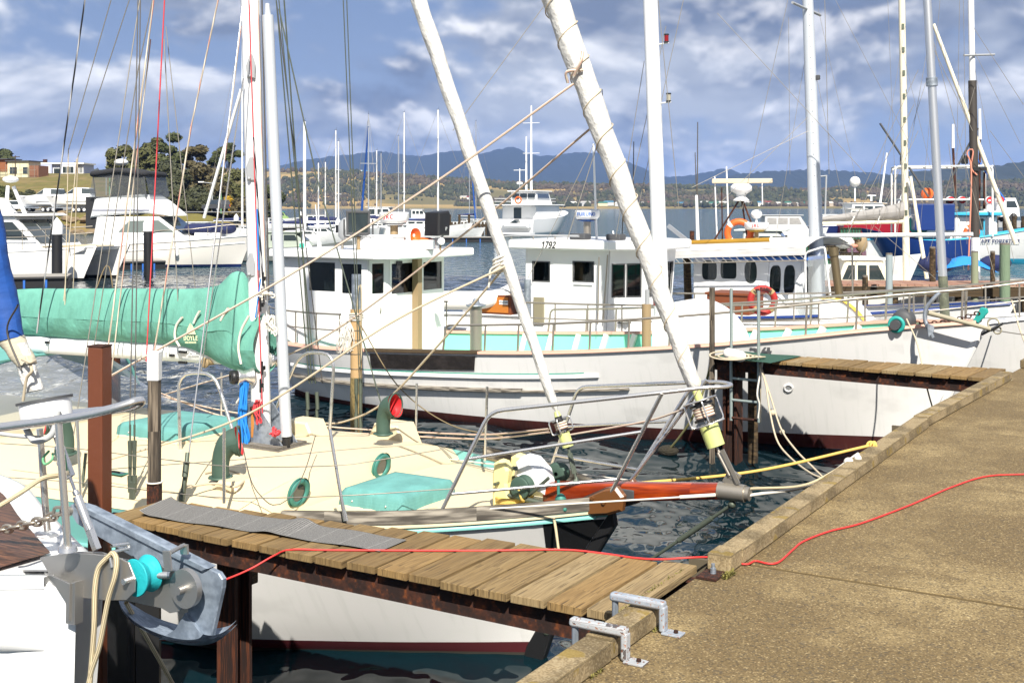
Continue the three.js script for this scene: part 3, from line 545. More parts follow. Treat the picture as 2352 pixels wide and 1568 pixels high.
for (const s of [1, -1]) mesh('knighthead', [extr([[-0.30, -0.10], [-0.26, -0.03], [0.02, 0.10], [0.13, 0.12], [0.19, 0.05], [0.17, -0.06], [0.05, -0.10], [-0.24, -0.14]], 0.085, 0.02).rotateZ(0.04).translate(head.x - 0.03, head.y + 0.0, s * 0.14), new THREE.CylinderGeometry(0.016, 0.016, 0.1, 8).rotateX(Math.PI / 2).translate(head.x, head.y, s * 0.15), new THREE.CylinderGeometry(0.014, 0.014, 0.1, 8).rotateX(Math.PI / 2).translate(head.x - 0.10, head.y + 0.02, s * 0.15)], M.varnishPlain, bs, 'brown timber cheek beside the bowsprit');
// bobstay and whisker stays
const e0 = V(tip.x - 0.06, tip.y - 0.09, 0);
mesh('bobstay', [rod(e0, bob, 0.012), rod(e0.clone().lerp(bob, 0.10), e0.clone().lerp(bob, 0.27), 0.021), ball(0.03, e0.x, e0.y, 0)], M.bronze, Y);
mesh('stem_fitting', [ball(0.03, bob.x + 0.02, bob.y, 0.03), ball(0.03, bob.x + 0.07, bob.y + 0.05, 0), rbox(0.12, 0.05, 0.04, 0.01, bob.x - 0.02, bob.y - 0.02, 0, 0, 0.6)], M.bronze, Y);
for (const s of [1, -1]) { const w1 = H.P(0.70, sh(0.70) - 0.12, s); const q = V(tip.x - 0.16, tip.y - 0.02, s * 0.07); mesh('whisker_stay', [rod(q, w1, 0.007), rod(q, q.clone().lerp(w1, 0.06), 0.014)], M.ropeWhite, Y); }
}
// mooring bitts and windlass
{ const b0 = yp(1168, 1158, { z: 0.10 });
for (const z of [0.17, -0.09]) { const g = extr([[-0.085, 0], [-0.085, 0.38], [-0.07, 0.47], [-0.02, 0.50], [0.035, 0.49], [0.065, 0.42], [0.05, 0.32], [0.075, 0.2], [0.085, 0]], 0.10, 0.02).translate(b0.x, 1.08, z); mesh('mooring_bitt', [g], M.paleYellow, Y, 'pale yellow mooring bitt');
mesh('bitt_pin', rod(V(b0.x - 0.02, 1.40, z + 0.04), V(b0.x - 0.02, 1.40, z + 0.11), 0.013), M.bronze, Y); mesh('bitt_bolt', rod(V(b0.x - 0.01, 1.17, z + 0.04), V(b0.x - 0.01, 1.17, z + 0.07), 0.016), M.bronze, Y); }
mesh('bitt_base', rbox(0.34, 0.16, 0.42, 0.03, b0.x + 0.18, 1.15, 0.03), M.paleYellow, Y);
const w = yp(1230, 1100, { z: 0.0 });
const wl = new THREE.Group(); wl.name = 'windlass'; wl.userData.label = 'white anchor windlass with green drums'; Y.add(wl); wl.position.set(w.x, w.y, 0);
mesh('housing', extr([[-0.17, 0.02], [-0.15, 0.13], [-0.08, 0.19], [0.02, 0.18], [0.12, 0.09], [0.16, -0.04], [0.15, -0.12], [-0.04, -0.12]], 0.20, 0.05), M.white, wl);
mesh('drum', lathe([[0.02, -0.05], [0.07, -0.05], [0.09, -0.03], [0.05, 0.0], [0.055, 0.03], [0.09, 0.05], [0.08, 0.07], [0.02, 0.07]], 22).rotateX(Math.PI / 2).translate(-0.02, -0.03, 0.16), M.bronzeGreen, wl);
mesh('drum', lathe([[0.02, -0.05], [0.09, -0.05], [0.11, -0.03], [0.07, 0.0], [0.075, 0.03], [0.09, 0.05], [0.02, 0.07]], 22).rotateX(-Math.PI / 2).scale(0.85, 0.85, 1).translate(0.12, 0.03, -0.17), M.bronzeGreen, wl);
mesh('brake_lever', [rod(V(0.02, -0.10, 0.14), V(0.20, 0.06, 0.14), 0.014), rod(V(-0.18, -0.10, 0.2), V(0.16, -0.14, 0.16), 0.02), rod(V(-0.17, 0.08, 0.06), V(-0.10, 0.1, 0.14), 0.018)], M.bronze, wl);
const rp = []; for (let i = 0; i <= 60; i++) { const a = i / 60 * 4 * 2 * Math.PI; rp.push(V(b0.x + 0.02 + 0.13 * Math.cos(a), 1.245 + i / 60 * 0.04, 0.04 + 0.20 * Math.sin(a))); }
rp.push(V(b0.x + 0.2, 1.29, 0.22), V(w.x - 0.08, w.y + 0.03, 0.18));
mesh('bitt_rope', tube(rp, 0.011, 6, 180), M.ropeYellow, Y, 'yellow rope turned round the bitts');
const fl = yp(1288, 1152, { z: 0.28 });
mesh('fairlead', [ball(0.045, fl.x, fl.y + 0.01, fl.z, 1, 1.2, 1), rbox(0.20, 0.035, 0.10, 0.015, fl.x - 0.03, fl.y - 0.045, fl.z), rod(V(fl.x - 0.02, fl.y, fl.z), V(fl.x - 0.02, fl.y + 0.16, fl.z), 0.012)], M.verdigris, Y);
}
// hatches under teal covers
const hatch = (cx, cz, w, d, y, h, ry, lab) => { const g = new THREE.Group(); g.name = 'deck_hatch'; g.userData.label = lab; Y.add(g); g.position.set(cx, y, cz); g.rotation.y = ry;
mesh('coaming', rbox(w + 0.05, 0.05, d + 0.05, 0.015, 0, 0.0, 0), M.cream, g);
mesh('cover', grid(20, 20, (u, v) => { const a = u * 2 - 1, b = v * 2 - 1, m = Math.max(Math.abs(a), Math.abs(b)); const k = m > 0.86 ? (m - 0.86) / 0.14 : 0; const s = m > 0.86 ? 1 / m : 1 / 0.86; const f = k > 0 ? 1 : 1; const wob = 0.006 * Math.sin(a * 17 + b * 5) * k; return V((m > 0.86 ? a / m : a / 0.86) * (w / 2 + k * 0.012 + wob), h + 0.02 * (1 - m * m) - k * (h - 0.012), (m > 0.86 ? b / m : b / 0.86) * (d / 2 + k * 0.012 + wob)); }), M.tealCanvas, g);
for (const a of [-0.3, 0.25]) mesh('press_stud', ball(0.009, a * w, h * 0.45, d / 2 + 0.012), M.steel, g); return g; };
const ha = yp(915, 1123, { y: 1.24 }); hatch(ha.x, ha.z, 0.62, 0.74, 1.13, 0.15, 0, 'teal canvas covered foredeck hatch');
const hb = yp(388, 985, { y: 1.46 }); hatch(hb.x, 0.05, 0.78, 0.80, 1.395, 0.13, 0, 'teal canvas covered hatch abaft the mast');
for (const [px, py] of [[821, 1182], [268, 1086]]) { const p = yp(px, py, { y: px > 500 ? 1.13 : 1.31 }); mesh('deck_prism', [mesh2(box(0.20, 0.008, 0.085, p.x, p.y, p.z))], M.verdigris, Y); mesh('deck_prism_glass', box(0.16, 0.010, 0.05, p.x, p.y + 0.003, p.z), M.tint, Y); }
function mesh2(g) { return g; }
// cowl vents on dorade boxes
const cowl = (p, face, s, box2) => { const g = new THREE.Group(); g.name = 'cowl_vent'; g.userData.label = 'green cowl vent with red mouth'; Y.add(g); g.position.copy(p); g.rotation.y = face;
const pts = [V(0, -0.02, 0), V(0, 0.10 * s, 0), V(0.015 * s, 0.17 * s, 0), V(0.06 * s, 0.235 * s, 0), V(0.13 * s, 0.255 * s, 0)], rr = [0.062, 0.062, 0.068, 0.088, 0.108].map(x => x * s);
const cv = new THREE.CatmullRomCurve3(pts), fr = cv.computeFrenetFrames(24); const rl = line1(rr.map((x, i) => [i / 4, x]));
const skin = inset => grid(24, 24, (u, v) => { const q = cv.getPoint(u), t = cv.getTangent(u), n = V(0, 0, 1), b = t.clone().cross(n), a = v * 2 * Math.PI; return q.addScaledVector(n, Math.cos(a) * (rl(u) - inset)).addScaledVector(b, Math.sin(a) * (rl(u) - inset)); });
mesh('cowl', [skin(0), new THREE.TorusGeometry(0.106 * s, 0.008, 6, 24).rotateY(Math.PI / 2 ).rotateZ(0.05).translate(0.13 * s, 0.255 * s, 0), new THREE.CylinderGeometry(0.085 * s, 0.09 * s, 0.012, 18)], M.bronzeGreen, g); mesh('cowl_lining', skin(0.004), M.red, g); return g; };
const c1 = yp(506, 1095, { y: 1.37 }); cowl(c1, 0.66, 1.15);
const c2 = yp(880, 995, { y: 1.50 }); cowl(c2, 0.05, 1.05);
const c3 = yp(150, 1040, { y: 1.42 }); cowl(c3, -2.2, 1.15);
const dorade = (p, w, h, d) => mesh('dorade_box', extr([[-w / 2 - 0.10, 0], [-w / 2, h], [w / 2, h], [w / 2 + 0.10, 0]], d, 0.02).translate(p.x, p.y, p.z), M.cream, Y);
const d1 = yp(905, 1012, { y: 1.30 }); dorade(V(d1.x, d1.y - 0.02, d1.z), 0.28, 0.20, 0.30);
const d2 = yp(700, 1000, { y: 1.36 }); dorade(V(d2.x, d2.y - 0.02, d2.z), 0.26, 0.18, 0.28);
const d3 = yp(545, 1118, { y: 1.30 }); dorade(V(d3.x, 1.27, d3.z), 0.16, 0.10, 0.3);

// mast
const mb = yp(601, 1010, { z: 0 }), mx = mb.x, mtopX = yp(575, 0, { z: 0 });
const rake = (mtopX.x - mx) / (mtopX.y - 1.4);
const mAt = (y, z = 0, dx = 0) => V(mx + rake * (y - 1.4) + dx, y, z);
const mTop = 12.6;
const mast = mesh('mast', grid(20, 2, (u, v) => { const a = u * 2 * Math.PI, p = mAt(lerp(1.42, mTop, v)); return V(p.x + 0.098 * Math.cos(a), p.y, 0.078 * Math.sin(a)); }), M.white, Y, 'white painted mast');
mesh('sail_track', rod(mAt(2.2, 0, -0.108), mAt(mTop, 0, -0.108), 0.014), M.alu, mast);
mesh('spreader', [rod(mAt(7.4), mAt(7.5, 1.0), 0.03, 0.02), rod(mAt(7.4), mAt(7.5, -1.0), 0.03, 0.02)], M.white, mast);
for (const py of [155, 390, 610]) { const p = yp(575, py, { z: 0.09 }); mesh('mast_step', [extr([[-0.035, -0.10], [-0.045, 0.02], [-0.01, 0.12], [0.015, 0.12], [0.045, 0.02], [0.04, -0.10]], 0.03, 0.008).rotateY(0.4).translate(p.x, p.y, 0.085), ball(0.016, p.x, p.y - 0.08, 0.11)], M.grey, mast); }
// halyards on the mast
const hal = (m, x0, y0, x1, y1, z, r = 0.0055) => mesh('halyard', rod(yp(x0, y0, { z }), yp(x1, y1, { z }), r, r, 5), m, Y);
hal(M.ropeRed, 571, 0, 603, 980, 0.10, 0.006); hal(M.ropeFleck, 592, 0, 610, 690, 0.09); hal(M.darkWire, 601, 0, 617, 690, 0.02, 0.008); hal(M.ropeDark, 582, 315, 606, 700, 0.11, 0.007); hal(M.ropeBlue, 590, 480, 594, 620, 0.11, 0.009); hal(M.ropeBlue, 598, 640, 586, 730, 0.12, 0.007);
// tabernacle plates
{ const p = yp(645, 1015, { z: 0 }); 
for (const s of [1, -1]) mesh('tabernacle_plate', [extr([[-0.30, 0], [0.34, 0], [0.34, 0.03], [0.05, 0.36], [-0.02, 0.40], [-0.09, 0.36], [-0.30, 0.04]], 0.012).translate(mx, 1.40, s * 0.10)], M.galv, Y, 'galvanised mast step plate with a rust streak');
mesh('mast_step_pad', [box(0.78, 0.022, 0.46, mx + 0.02, 1.392, 0), box(0.70, 0.022, 0.40, mx + 0.02, 1.414, 0)], M.greyWood, Y);
const rs = yp(566, 985, { z: 0.108 }); mesh('step_bolt', [ball(0.018, mx - 0.02, 1.74, 0.115)], M.rust, Y); mesh('rust_streak', extr([[-0.015, 0.14], [0.015, 0.14], [0.022, 0.0], [0.008, -0.12], [-0.012, -0.12]], 0.003).translate(mx - 0.02, 1.59, 0.1075), std(lin(0.50, 0.20, 0.04), 0.8), Y); }
// whisker pole stowed before the mast
{ const a = yp(658, 1022, { z: 0.05 }), b = yp(614, 20, { z: 0.05 }); const ab = t => a.clone().lerp(b, t); mesh('whisker_pole', [rod(ab(0.02), ab(0.985), 0.051, 0.051, 16), rod(ab(0.985), ab(1.012), 0.03, 0.02, 10)], M.aluPaint, Y, 'grey whisker pole standing before the mast'); mesh('pole_end', [rod(a.clone().add(V(0, -0.10, 0)), ab(0.022), 0.028, 0.04, 10)], M.black, Y); }
// winches on the mast
{ const w = yp(568, 866, { z: 0.16 }), g = new THREE.Group(); g.name = 'mast_winch'; Y.add(g); g.position.set(mx - 0.03, w.y, 0.07); g.rotation.y = -0.55;
mesh('drum', lathe([[0.01, 0], [0.075, 0], [0.085, 0.02], [0.062, 0.05], [0.056, 0.10], [0.075, 0.15], [0.06, 0.16], [0.01, 0.16]], 24).rotateX(Math.PI / 2), M.steel, g);
mesh('cap', lathe([[0.01, 0.16], [0.062, 0.16], [0.066, 0.19], [0.06, 0.22], [0.03, 0.225], [0.03, 0.2], [0.001, 0.2]], 24).rotateX(Math.PI / 2), M.black, g); }
mesh('far_mast_winch', lathe([[0.01, 0], [0.075, 0], [0.06, 0.05], [0.07, 0.14], [0.01, 0.15]], 20).rotateX(-Math.PI / 2).translate(mx, 2.16, -0.08), M.steel, Y);
for (const [px, py] of [[600, 885], [604, 845], [600, 700], [606, 640]]) { const p = yp(px, py, { z: 0.1 }); mesh('mast_cleat', [rbox(0.018, 0.13, 0.02, 0.008, p.x, p.y, 0.115), rbox(0.02, 0.04, 0.04, 0.005, p.x, p.y, 0.095)], M.black, Y); }
// coiled lines
const coil = (m, px, y0, y1, z, n, w, r, dx = 0) => { const gs = [], q = rng(px + n); for (let i = 0; i < n; i++) { const a = yp(px + (q() - 0.5) * w, y0 + q() * 8, { z: z + (q() - 0.5) * 0.06 }), b = yp(px + dx + (q() - 0.5) * w * 1.5, y1 - q() * 18, { z: z + (q() - 0.5) * 0.07 }); const c = a.clone().lerp(b, 0.4); gs.push(tube([a, c.add(V((q() - 0.5) * 0.05, 0, 0.03)), b.clone().add(V(0.02, 0.03, 0)), b, a.clone().add(V(0.02, 0, 0))], r, 5, 22)); } return gs; };
mesh('halyard_coil', coil(M.ropeBlue, 560, 876, 1022, 0.16, 11, 16, 0.0095, -4), M.ropeBlue, Y, 'blue coiled halyard hanging on the mast');
mesh('halyard_coil', coil(M.ropeRed, 592, 916, 975, 0.13, 5, 9, 0.007), M.ropeRed, Y, 'red coiled line on the mast');
mesh('halyard_coil', coil(M.ropeRed, 625, 992, 1004, 0.18, 5, 22, 0.008, 6), M.ropeRed, Y, 'red line end by the mast step');
mesh('halyard_coil', coil(M.ropeWhite, 612, 665, 690, 0.10, 5, 26, 0.007, -4), M.ropeWhite, Y, 'white line tied round the mast');
mesh('halyard_coil', coil(M.ropeWhite, 618, 720, 770, 0.12, 7, 16, 0.007, 2), M.ropeWhite, Y, 'white coiled line beside the sail cover');
mesh('halyard', tube([yp(570, 880, { z: 0.12 }), yp(556, 905, { z: 0.16 }), yp(543, 925, { z: 0.16 })], 0.011, 6), M.ropeWhite, Y);

// boom with sail cover
const bg = V(mx - 0.10, 2.24, 0), be = yp(-90, 772, { z: 0 });
const boom = mesh('boom', grid(14, 2, (u, v) => { const a = u * 2 * Math.PI, p = bg.clone().lerp(be, v); return V(p.x, p.y + 0.095 * Math.sin(a) - 0.04, 0.062 * Math.cos(a)); }), M.white, Y, 'white boom below the sail cover');
const topL = line1([[0, 0.36], [0.035, 0.74], [0.10, 0.62], [0.18, 0.58], [0.30, 0.575], [0.55, 0.56], [0.8, 0.53], [0.95, 0.40], [1.1, 0.25]]);
const botL = line1([[0, -0.20], [0.06, -0.17], [0.14, -0.05], [0.22, 0.02], [0.4, 0.03], [0.7, 0.05], [1, 0.07], [1.1, 0.08]]);
const widL = line1([[0, 0.17], [0.05, 0.19], [0.15, 0.17], [0.4, 0.16], [1, 0.12]]);
const cover = mesh('sail_cover', grid(150, 40, (u, v) => { const k = u * 1.02 - 0.035, kk = Math.max(0, k), c = bg.clone().lerp(be, k), a = v * 2 * Math.PI, t = topL(kk), b = botL(kk), w = widL(kk); const ss = Math.sin(a), cc = Math.cos(a);
const mid = lerp(b, t, 0.42), yy = ss > 0 ? mid + (t - mid) * Math.pow(ss, 0.9) : mid + (mid - b) * ss; const prof = ss > 0 ? Math.pow(1 - ss, 0.42) : Math.sqrt(Math.max(0, 1 - ss * ss)) * 0.92 + 0.08 * (1 + ss);
const fold = 0.012 * Math.sin(u * 130 + ss * 7 + 3 * Math.sin(u * 31)) * sstep(0.24, 0.0, u) + 0.012 * (fbm(u * 26, v * 9, 0, 3, 801) - 0.5) * 2 + 0.006 * Math.sin(u * 64 + ss * 3.5);
return V(c.x, c.y + yy, Math.sign(cc) * (w * prof + fold * 0.9)); }, (u, v) => [u * 6, v * 1.5]), M.sailCover, Y, 'sea green canvas sail cover');
// cover trim: dark patches, ties, sailmaker mark
const onC = (px, py) => yp(px, py, { z: 0.165 });
for (const [x0, x1] of [[132, 152], [396, 421]]) mesh('cover_patch', poly3([yp(x0, 700, { z: 0.05 }), yp(x1, 700, { z: 0.05 }), yp(x1, 712, { z: 0.07 }), yp(x0, 711, { z: 0.07 })], 0.03), M.darkGrey, cover);
for (const l of [[[458, 714], [450, 728], [444, 742]], [[524, 707], [515, 720], [506, 736]], [[418, 728], [404, 748], [401, 775], [412, 796]], [[571, 725], [553, 760], [547, 800], [553, 836]]]) mesh('cover_tie', tube(l.map(([x, y]) => yp(x, y, { z: x > 540 ? 0.20 : 0.185 })), 0.012, 6, 14).scale(1, 1, 1), M.ropeWhite, cover);
{ const o = onC(441, 765); const r1 = onC(460, 765).sub(onC(425, 765)), up = V(0, 1, 0); const pm = std(lin(0.62, 0.66, 0.42), 0.8);
mesh('sailmaker_mark', [onPlane(letters('DOYLE', 0.044, 0.003), o.clone().add(V(0, -0.045, 0.02)), r1, up), onPlane(letters('SAILMAKERS', 0.018, 0.003), o.clone().add(V(0, -0.085, 0.02)), r1, up), onPlane(extr([[-0.06, -0.01], [-0.045, 0.04], [-0.012, 0.085], [0.0, 0.10], [0.004, 0.02], [0.012, 0.09], [0.04, 0.05], [0.065, -0.01]], 0.003), o.clone().add(V(0, 0, 0.02)), r1, up)], pm, cover); }
// boom fittings
for (const [px, py, w] of [[108, 786, 14], [360, 809, 14], [395, 816, 14], [420, 808, 24], [420, 832, 26]]) { const p = yp(px, py, { z: 0.07 }); mesh('boom_cleat', [rbox(w * 0.0042, 0.025, 0.03, 0.008, p.x, p.y, 0.075)], M.black, boom); }
{ const p = yp(470, 833, { z: 0.10 }); mesh('boom_block', [new THREE.TorusGeometry(0.032, 0.018, 8, 18).translate(p.x, p.y, 0.10), new THREE.CylinderGeometry(0.03, 0.03, 0.12, 14).rotateX(Math.PI / 2).translate(p.x + 0.01, p.y, 0.06)], M.tan, boom); }

// furled headsails
const furl = (foot, top, w0, w1, seed) => { const d = top.clone().sub(foot), L = d.length(); d.normalize(); const s1 = V(0, 0, 1), s2 = d.clone().cross(s1); const q = rng(seed);
return grid(220, 24, (u, v) => { const a = v * 2 * Math.PI, k = u, tw = u * 74; const r = lerp(w0, w1, Math.pow(k, 0.8)) * (1 + 0.10 * Math.abs(Math.sin((a - tw) / 2)) - 0.05 + 0.03 * Math.sin(2 * a - tw * 1.3 + seed) + 0.05 * (fbm(u * 34, v * 4, 0, 3, 820 + seed) - 0.5)) * sstep(-0.005, 0.012, u); return foot.clone().addScaledVector(d, L * u).addScaledVector(s1, Math.cos(a) * r).addScaledVector(s2, Math.sin(a) * r); }, (u, v) => [u * 10, v * 1]); };
{ const foot = yp(1602, 905, { z: 0 }), top0 = yp(1283, 20, { z: 0 }), dir = top0.clone().sub(foot), end = yp(1690, 1112, { z: 0 });
const up = foot.clone().addScaledVector(dir, 2.55); 
const helix = (a, b, r0, r1, n, rr) => { const d2 = b.clone().sub(a), L2 = d2.length(); d2.normalize(); const s1 = V(0, 0, 1), s2 = d2.clone().cross(s1), P2 = []; for (let i = 0; i <= n * 12; i++) { const k2 = i / (n * 12), an = k2 * n * 2 * Math.PI, r3 = lerp(r0, r1, Math.pow(k2, 0.8)) * 1.02; P2.push(a.clone().addScaledVector(d2, L2 * k2).addScaledVector(s1, Math.cos(an) * r3).addScaledVector(s2, Math.sin(an) * r3)); } return tube(P2, rr, 5, n * 24); };
mesh('leech_cord', helix(foot, foot.clone().addScaledVector(dir, 1.2), 0.052, 0.115, 13, 0.005), M.ropeTan, Y);
mesh('furled_jib', furl(foot, foot.clone().addScaledVector(dir, 2.4), 0.052, 0.148, 1), M.sailcloth, Y, 'thick furled cream jib on the outer stay');
const df = dir.clone().normalize();
const P = s => foot.clone().addScaledVector(df, s);
const g = new THREE.Group(); g.name = 'jib_furler'; Y.add(g);
mesh('drum_guard', [0, 1, 2, 3].map(i => { const a = i * Math.PI / 2 + 0.5, s1 = V(0, 0, 1), s2 = df.clone().cross(s1), o = s1.clone().multiplyScalar(Math.cos(a)).addScaledVector(s2, Math.sin(a)); return pipe([P(-0.05).addScaledVector(o, 0.05), P(-0.05).addScaledVector(o, 0.125), P(-0.23).addScaledVector(o, 0.125), P(-0.23).addScaledVector(o, 0.05)], 0.007, 0.03, 6); }).concat([place(new THREE.TorusGeometry(0.125, 0.006, 6, 24).rotateX(Math.PI / 2), P(-0.05), P(-0.052)), place(new THREE.TorusGeometry(0.125, 0.006, 6, 24).rotateX(Math.PI / 2), P(-0.23), P(-0.232))]), M.steel, g);
mesh('drum', [rod(P(-0.09), P(-0.07), 0.09, 0.09, 18), rod(P(-0.20), P(-0.18), 0.09, 0.09, 18), rod(P(-0.2), P(-0.05), 0.045, 0.045, 14)], M.black, g);
mesh('furling_line', [0, 1, 2, 3].map(i => place(new THREE.TorusGeometry(0.066, 0.012, 6, 20).rotateX(Math.PI / 2), P(-0.105 - i * 0.021), P(-0.107 - i * 0.021))), M.ropeFleck, g);
mesh('lower_tube', [rod(P(-0.40), P(-0.24), 0.068, 0.072, 18)], M.lime, g); mesh('upper_tube', rod(P(-0.05), P(0.03), 0.03, 0.03, 12), M.lime, g);
const q0 = P(-0.40); mesh('turnbuckle', [rod(q0, end, 0.012), rod(q0.clone().lerp(end, 0.15).add(V(0, 0, 0.025)), q0.clone().lerp(end, 0.75).add(V(0, 0, 0.025)), 0.012), rod(q0.clone().lerp(end, 0.15).add(V(0.02, 0, -0.03)), q0.clone().lerp(end, 0.75).add(V(0.02, 0, -0.03)), 0.012), rod(q0.clone().lerp(end, 0.7), q0.clone().lerp(end, 0.85), 0.022), bar(q0.clone().lerp(end, 0.05).add(V(0.05, 0, 0.03)), q0.clone().lerp(end, 0.95).add(V(0.04, 0, 0.03)), 0.03, 0.012)], M.dullSteel, g);
mesh('jib_tie', [tube([yp(1318, 175, { z: 0.13 }), yp(1335, 140, { z: 0.15 }), yp(1338, 118, { z: 0.1 })], 0.012, 6, 14), tube([yp(1304, 190, { z: 0.12 }), yp(1302, 165, { z: 0.16 }), yp(1340, 160, { z: 0.10 })], 0.012, 6, 14)], M.ropeFleck, Y);
const fi = yp(1278, 945, { z: 0 }), ti = yp(975, 40, { z: 0 }), di = ti.clone().sub(fi), ei = yp(1325, 1108, { z: 0 }), dn = di.clone().normalize(), Q = s => fi.clone().addScaledVector(dn, s);
mesh('furled_staysail', furl(fi, fi.clone().addScaledVector(di, 2.2), 0.036, 0.092, 7), M.sailcloth, Y, 'slimmer furled cream staysail on the inner stay');
const g2 = new THREE.Group(); g2.name = 'staysail_furler'; Y.add(g2);
mesh('drum_guard', [0, 1, 2, 3].map(i => { const a = i * Math.PI / 2 + 0.3, s1 = V(0, 0, 1), s2 = dn.clone().cross(s1), o = s1.clone().multiplyScalar(Math.cos(a)).addScaledVector(s2, Math.sin(a)); return pipe([Q(-0.06).addScaledVector(o, 0.03), Q(-0.06).addScaledVector(o, 0.09), Q(-0.17).addScaledVector(o, 0.09), Q(-0.17).addScaledVector(o, 0.03)], 0.006, 0.02, 6); }), M.steel, g2);
mesh('drum', [rod(Q(-0.08), Q(-0.07), 0.06, 0.06, 16), rod(Q(-0.16), Q(-0.15), 0.06, 0.06, 16), rod(Q(-0.16), Q(-0.04), 0.03, 0.03, 12)], M.black, g2);
mesh('furling_line', [0, 1, 2].map(i => place(new THREE.TorusGeometry(0.042, 0.011, 6, 18).rotateX(Math.PI / 2), Q(-0.095 - i * 0.02), Q(-0.097 - i * 0.02))), M.ropeFleck, g2);
mesh('lower_tube', rod(Q(-0.29), Q(-0.18), 0.045, 0.048, 16), M.lime, g2); mesh('upper_tube', rod(Q(-0.05), Q(0.0), 0.03, 0.02, 12), M.lime, g2);
const q1 = Q(-0.28); mesh('turnbuckle', [rod(q1, ei, 0.012), rod(q1.clone().lerp(ei, 0.2).add(V(0, 0, 0.022)), q1.clone().lerp(ei, 0.75).add(V(0, 0, 0.022)), 0.01), rod(q1.clone().lerp(ei, 0.2).add(V(0, 0, -0.022)), q1.clone().lerp(ei, 0.75).add(V(0, 0, -0.022)), 0.01)], M.bronze, g2);
mesh('deck_eye', new THREE.ConeGeometry(0.09, 0.12, 4).rotateY(0.7).translate(ei.x, ei.y - 0.01, 0), M.bronze, g2);
}
// pulpit
{ const r = 0.0155, tipR = yp(1676, 886, { z: 0 });
const A = [yp(1003, 1196, { z: 0.86 }), yp(1108, 968, { z: 0.72 }), yp(1150, 938, { z: 0.70 }), yp(1515, 902, { z: 0.30 })];
const mirror = p => V(p.x, p.y, -p.z);
const ring = [A[0], yp(1125, 945, { z: 0.71 }), A[3], V(tipR.x - 0.12, tipR.y, 0.15), V(tipR.x, tipR.y, 0.07), V(tipR.x, tipR.y, -0.07), V(tipR.x - 0.12, tipR.y, -0.15), mirror(A[3]), mirror(yp(1125, 945, { z: 0.71 })), mirror(A[0])];
mesh('pulpit_rail', pipe(ring, r, 0.10, 10), M.steel, Y);
for (const s of [1, -1]) {
const top = V(A[3].x + 0.02, A[3].y, s * 0.30), footp = yp(1398, 1142, { z: 0.16 }); mesh('pulpit_leg', rod(top, V(footp.x, footp.y, s * 0.16), r, r, 10), M.steel, Y);
const leg0 = V(A[0].x, A[0].y, s * A[0].z), leg1 = V(A[1].x, A[1].y, s * A[1].z), L1 = k => leg0.clone().lerp(leg1, k), L2 = k => V(footp.x, footp.y, s * 0.16).lerp(top, k);
mesh('pulpit_rail', rod(L1(0.62), L2(0.64), 0.0125, 0.0125, 8), M.steel, Y); mesh('pulpit_rail', rod(L1(0.27), L2(0.18), 0.0125, 0.0125, 8), M.steel, Y);
}
mesh('pulpit_leg', rod(V(tipR.x - 0.26, tipR.y, -0.2), V(yp(1400, 1140, { z: 0.16 }).x, 1.42, -0.16), r, r, 10), M.steel, Y);
}
// stanchions, hoops and lifelines
const st = (x0, y0, x1, y1, z, r = 0.0125, m = M.steel) => mesh('stanchion', rod(yp(x0, y0, { z }), yp(x1, y1, { z }), r, r, 8), m, Y);
st(792, 1196, 757, 985, 1.38); st(514, 1155, 514, 982, 1.62); st(185, 1140, 176, 960, 1.70); st(797, 1196, 775, 1105, 1.35, 0.009);
st(1114, 1058, 1119, 888, -1.02); st(955, 1032, 957, 880, -1.30); st(508, 975, 508, 855, -1.62);
{ const hp = (pts, zs, name = 'mast_hoop') => mesh(name, pipe(pts.map(([x, y], i) => yp(x, y, { z: zs[i] })), 0.0155, 0.16, 10), M.steel, Y);
hp([[414, 1050], [408, 858], [492, 855], [560, 1072]], [0.55, 0.55, 0.5, 0.5]);
hp([[578, 1062], [690, 808], [768, 812], [757, 985]], [-0.42, -0.42, -0.42, -0.42].map((z, i) => z)); }
const wire = (pts, m, r, z) => mesh('lifeline', tube(pts.map((q, i) => yp(q[0], q[1], { z: q[2] ?? z })), r, 5, pts.length * 5, false, 0.3), m, Y);
wire([[0, 1018, 1.72], [176, 1030, 1.70], [514, 1070, 1.62], [785, 1068, 1.4], [1012, 1032, 0.80]], M.wire, 0.004);
wire([[0, 1095, 1.72], [182, 1108, 1.70], [514, 1143, 1.62], [790, 1138, 1.38], [1040, 1122, 0.82]], M.wire, 0.004);
wire([[350, 905, -1.6], [508, 942, -1.62], [760, 980, -1.5], [956, 992, -1.30], [1116, 998, -1.02], [1260, 985, -0.62]], M.ropeFleck, 0.009);
wire([[350, 895, -1.6], [508, 955, -1.62], [760, 990, -1.5], [956, 1002, -1.30], [1116, 1008, -1.02], [1262, 992, -0.62]], M.ropeFleck, 0.009);
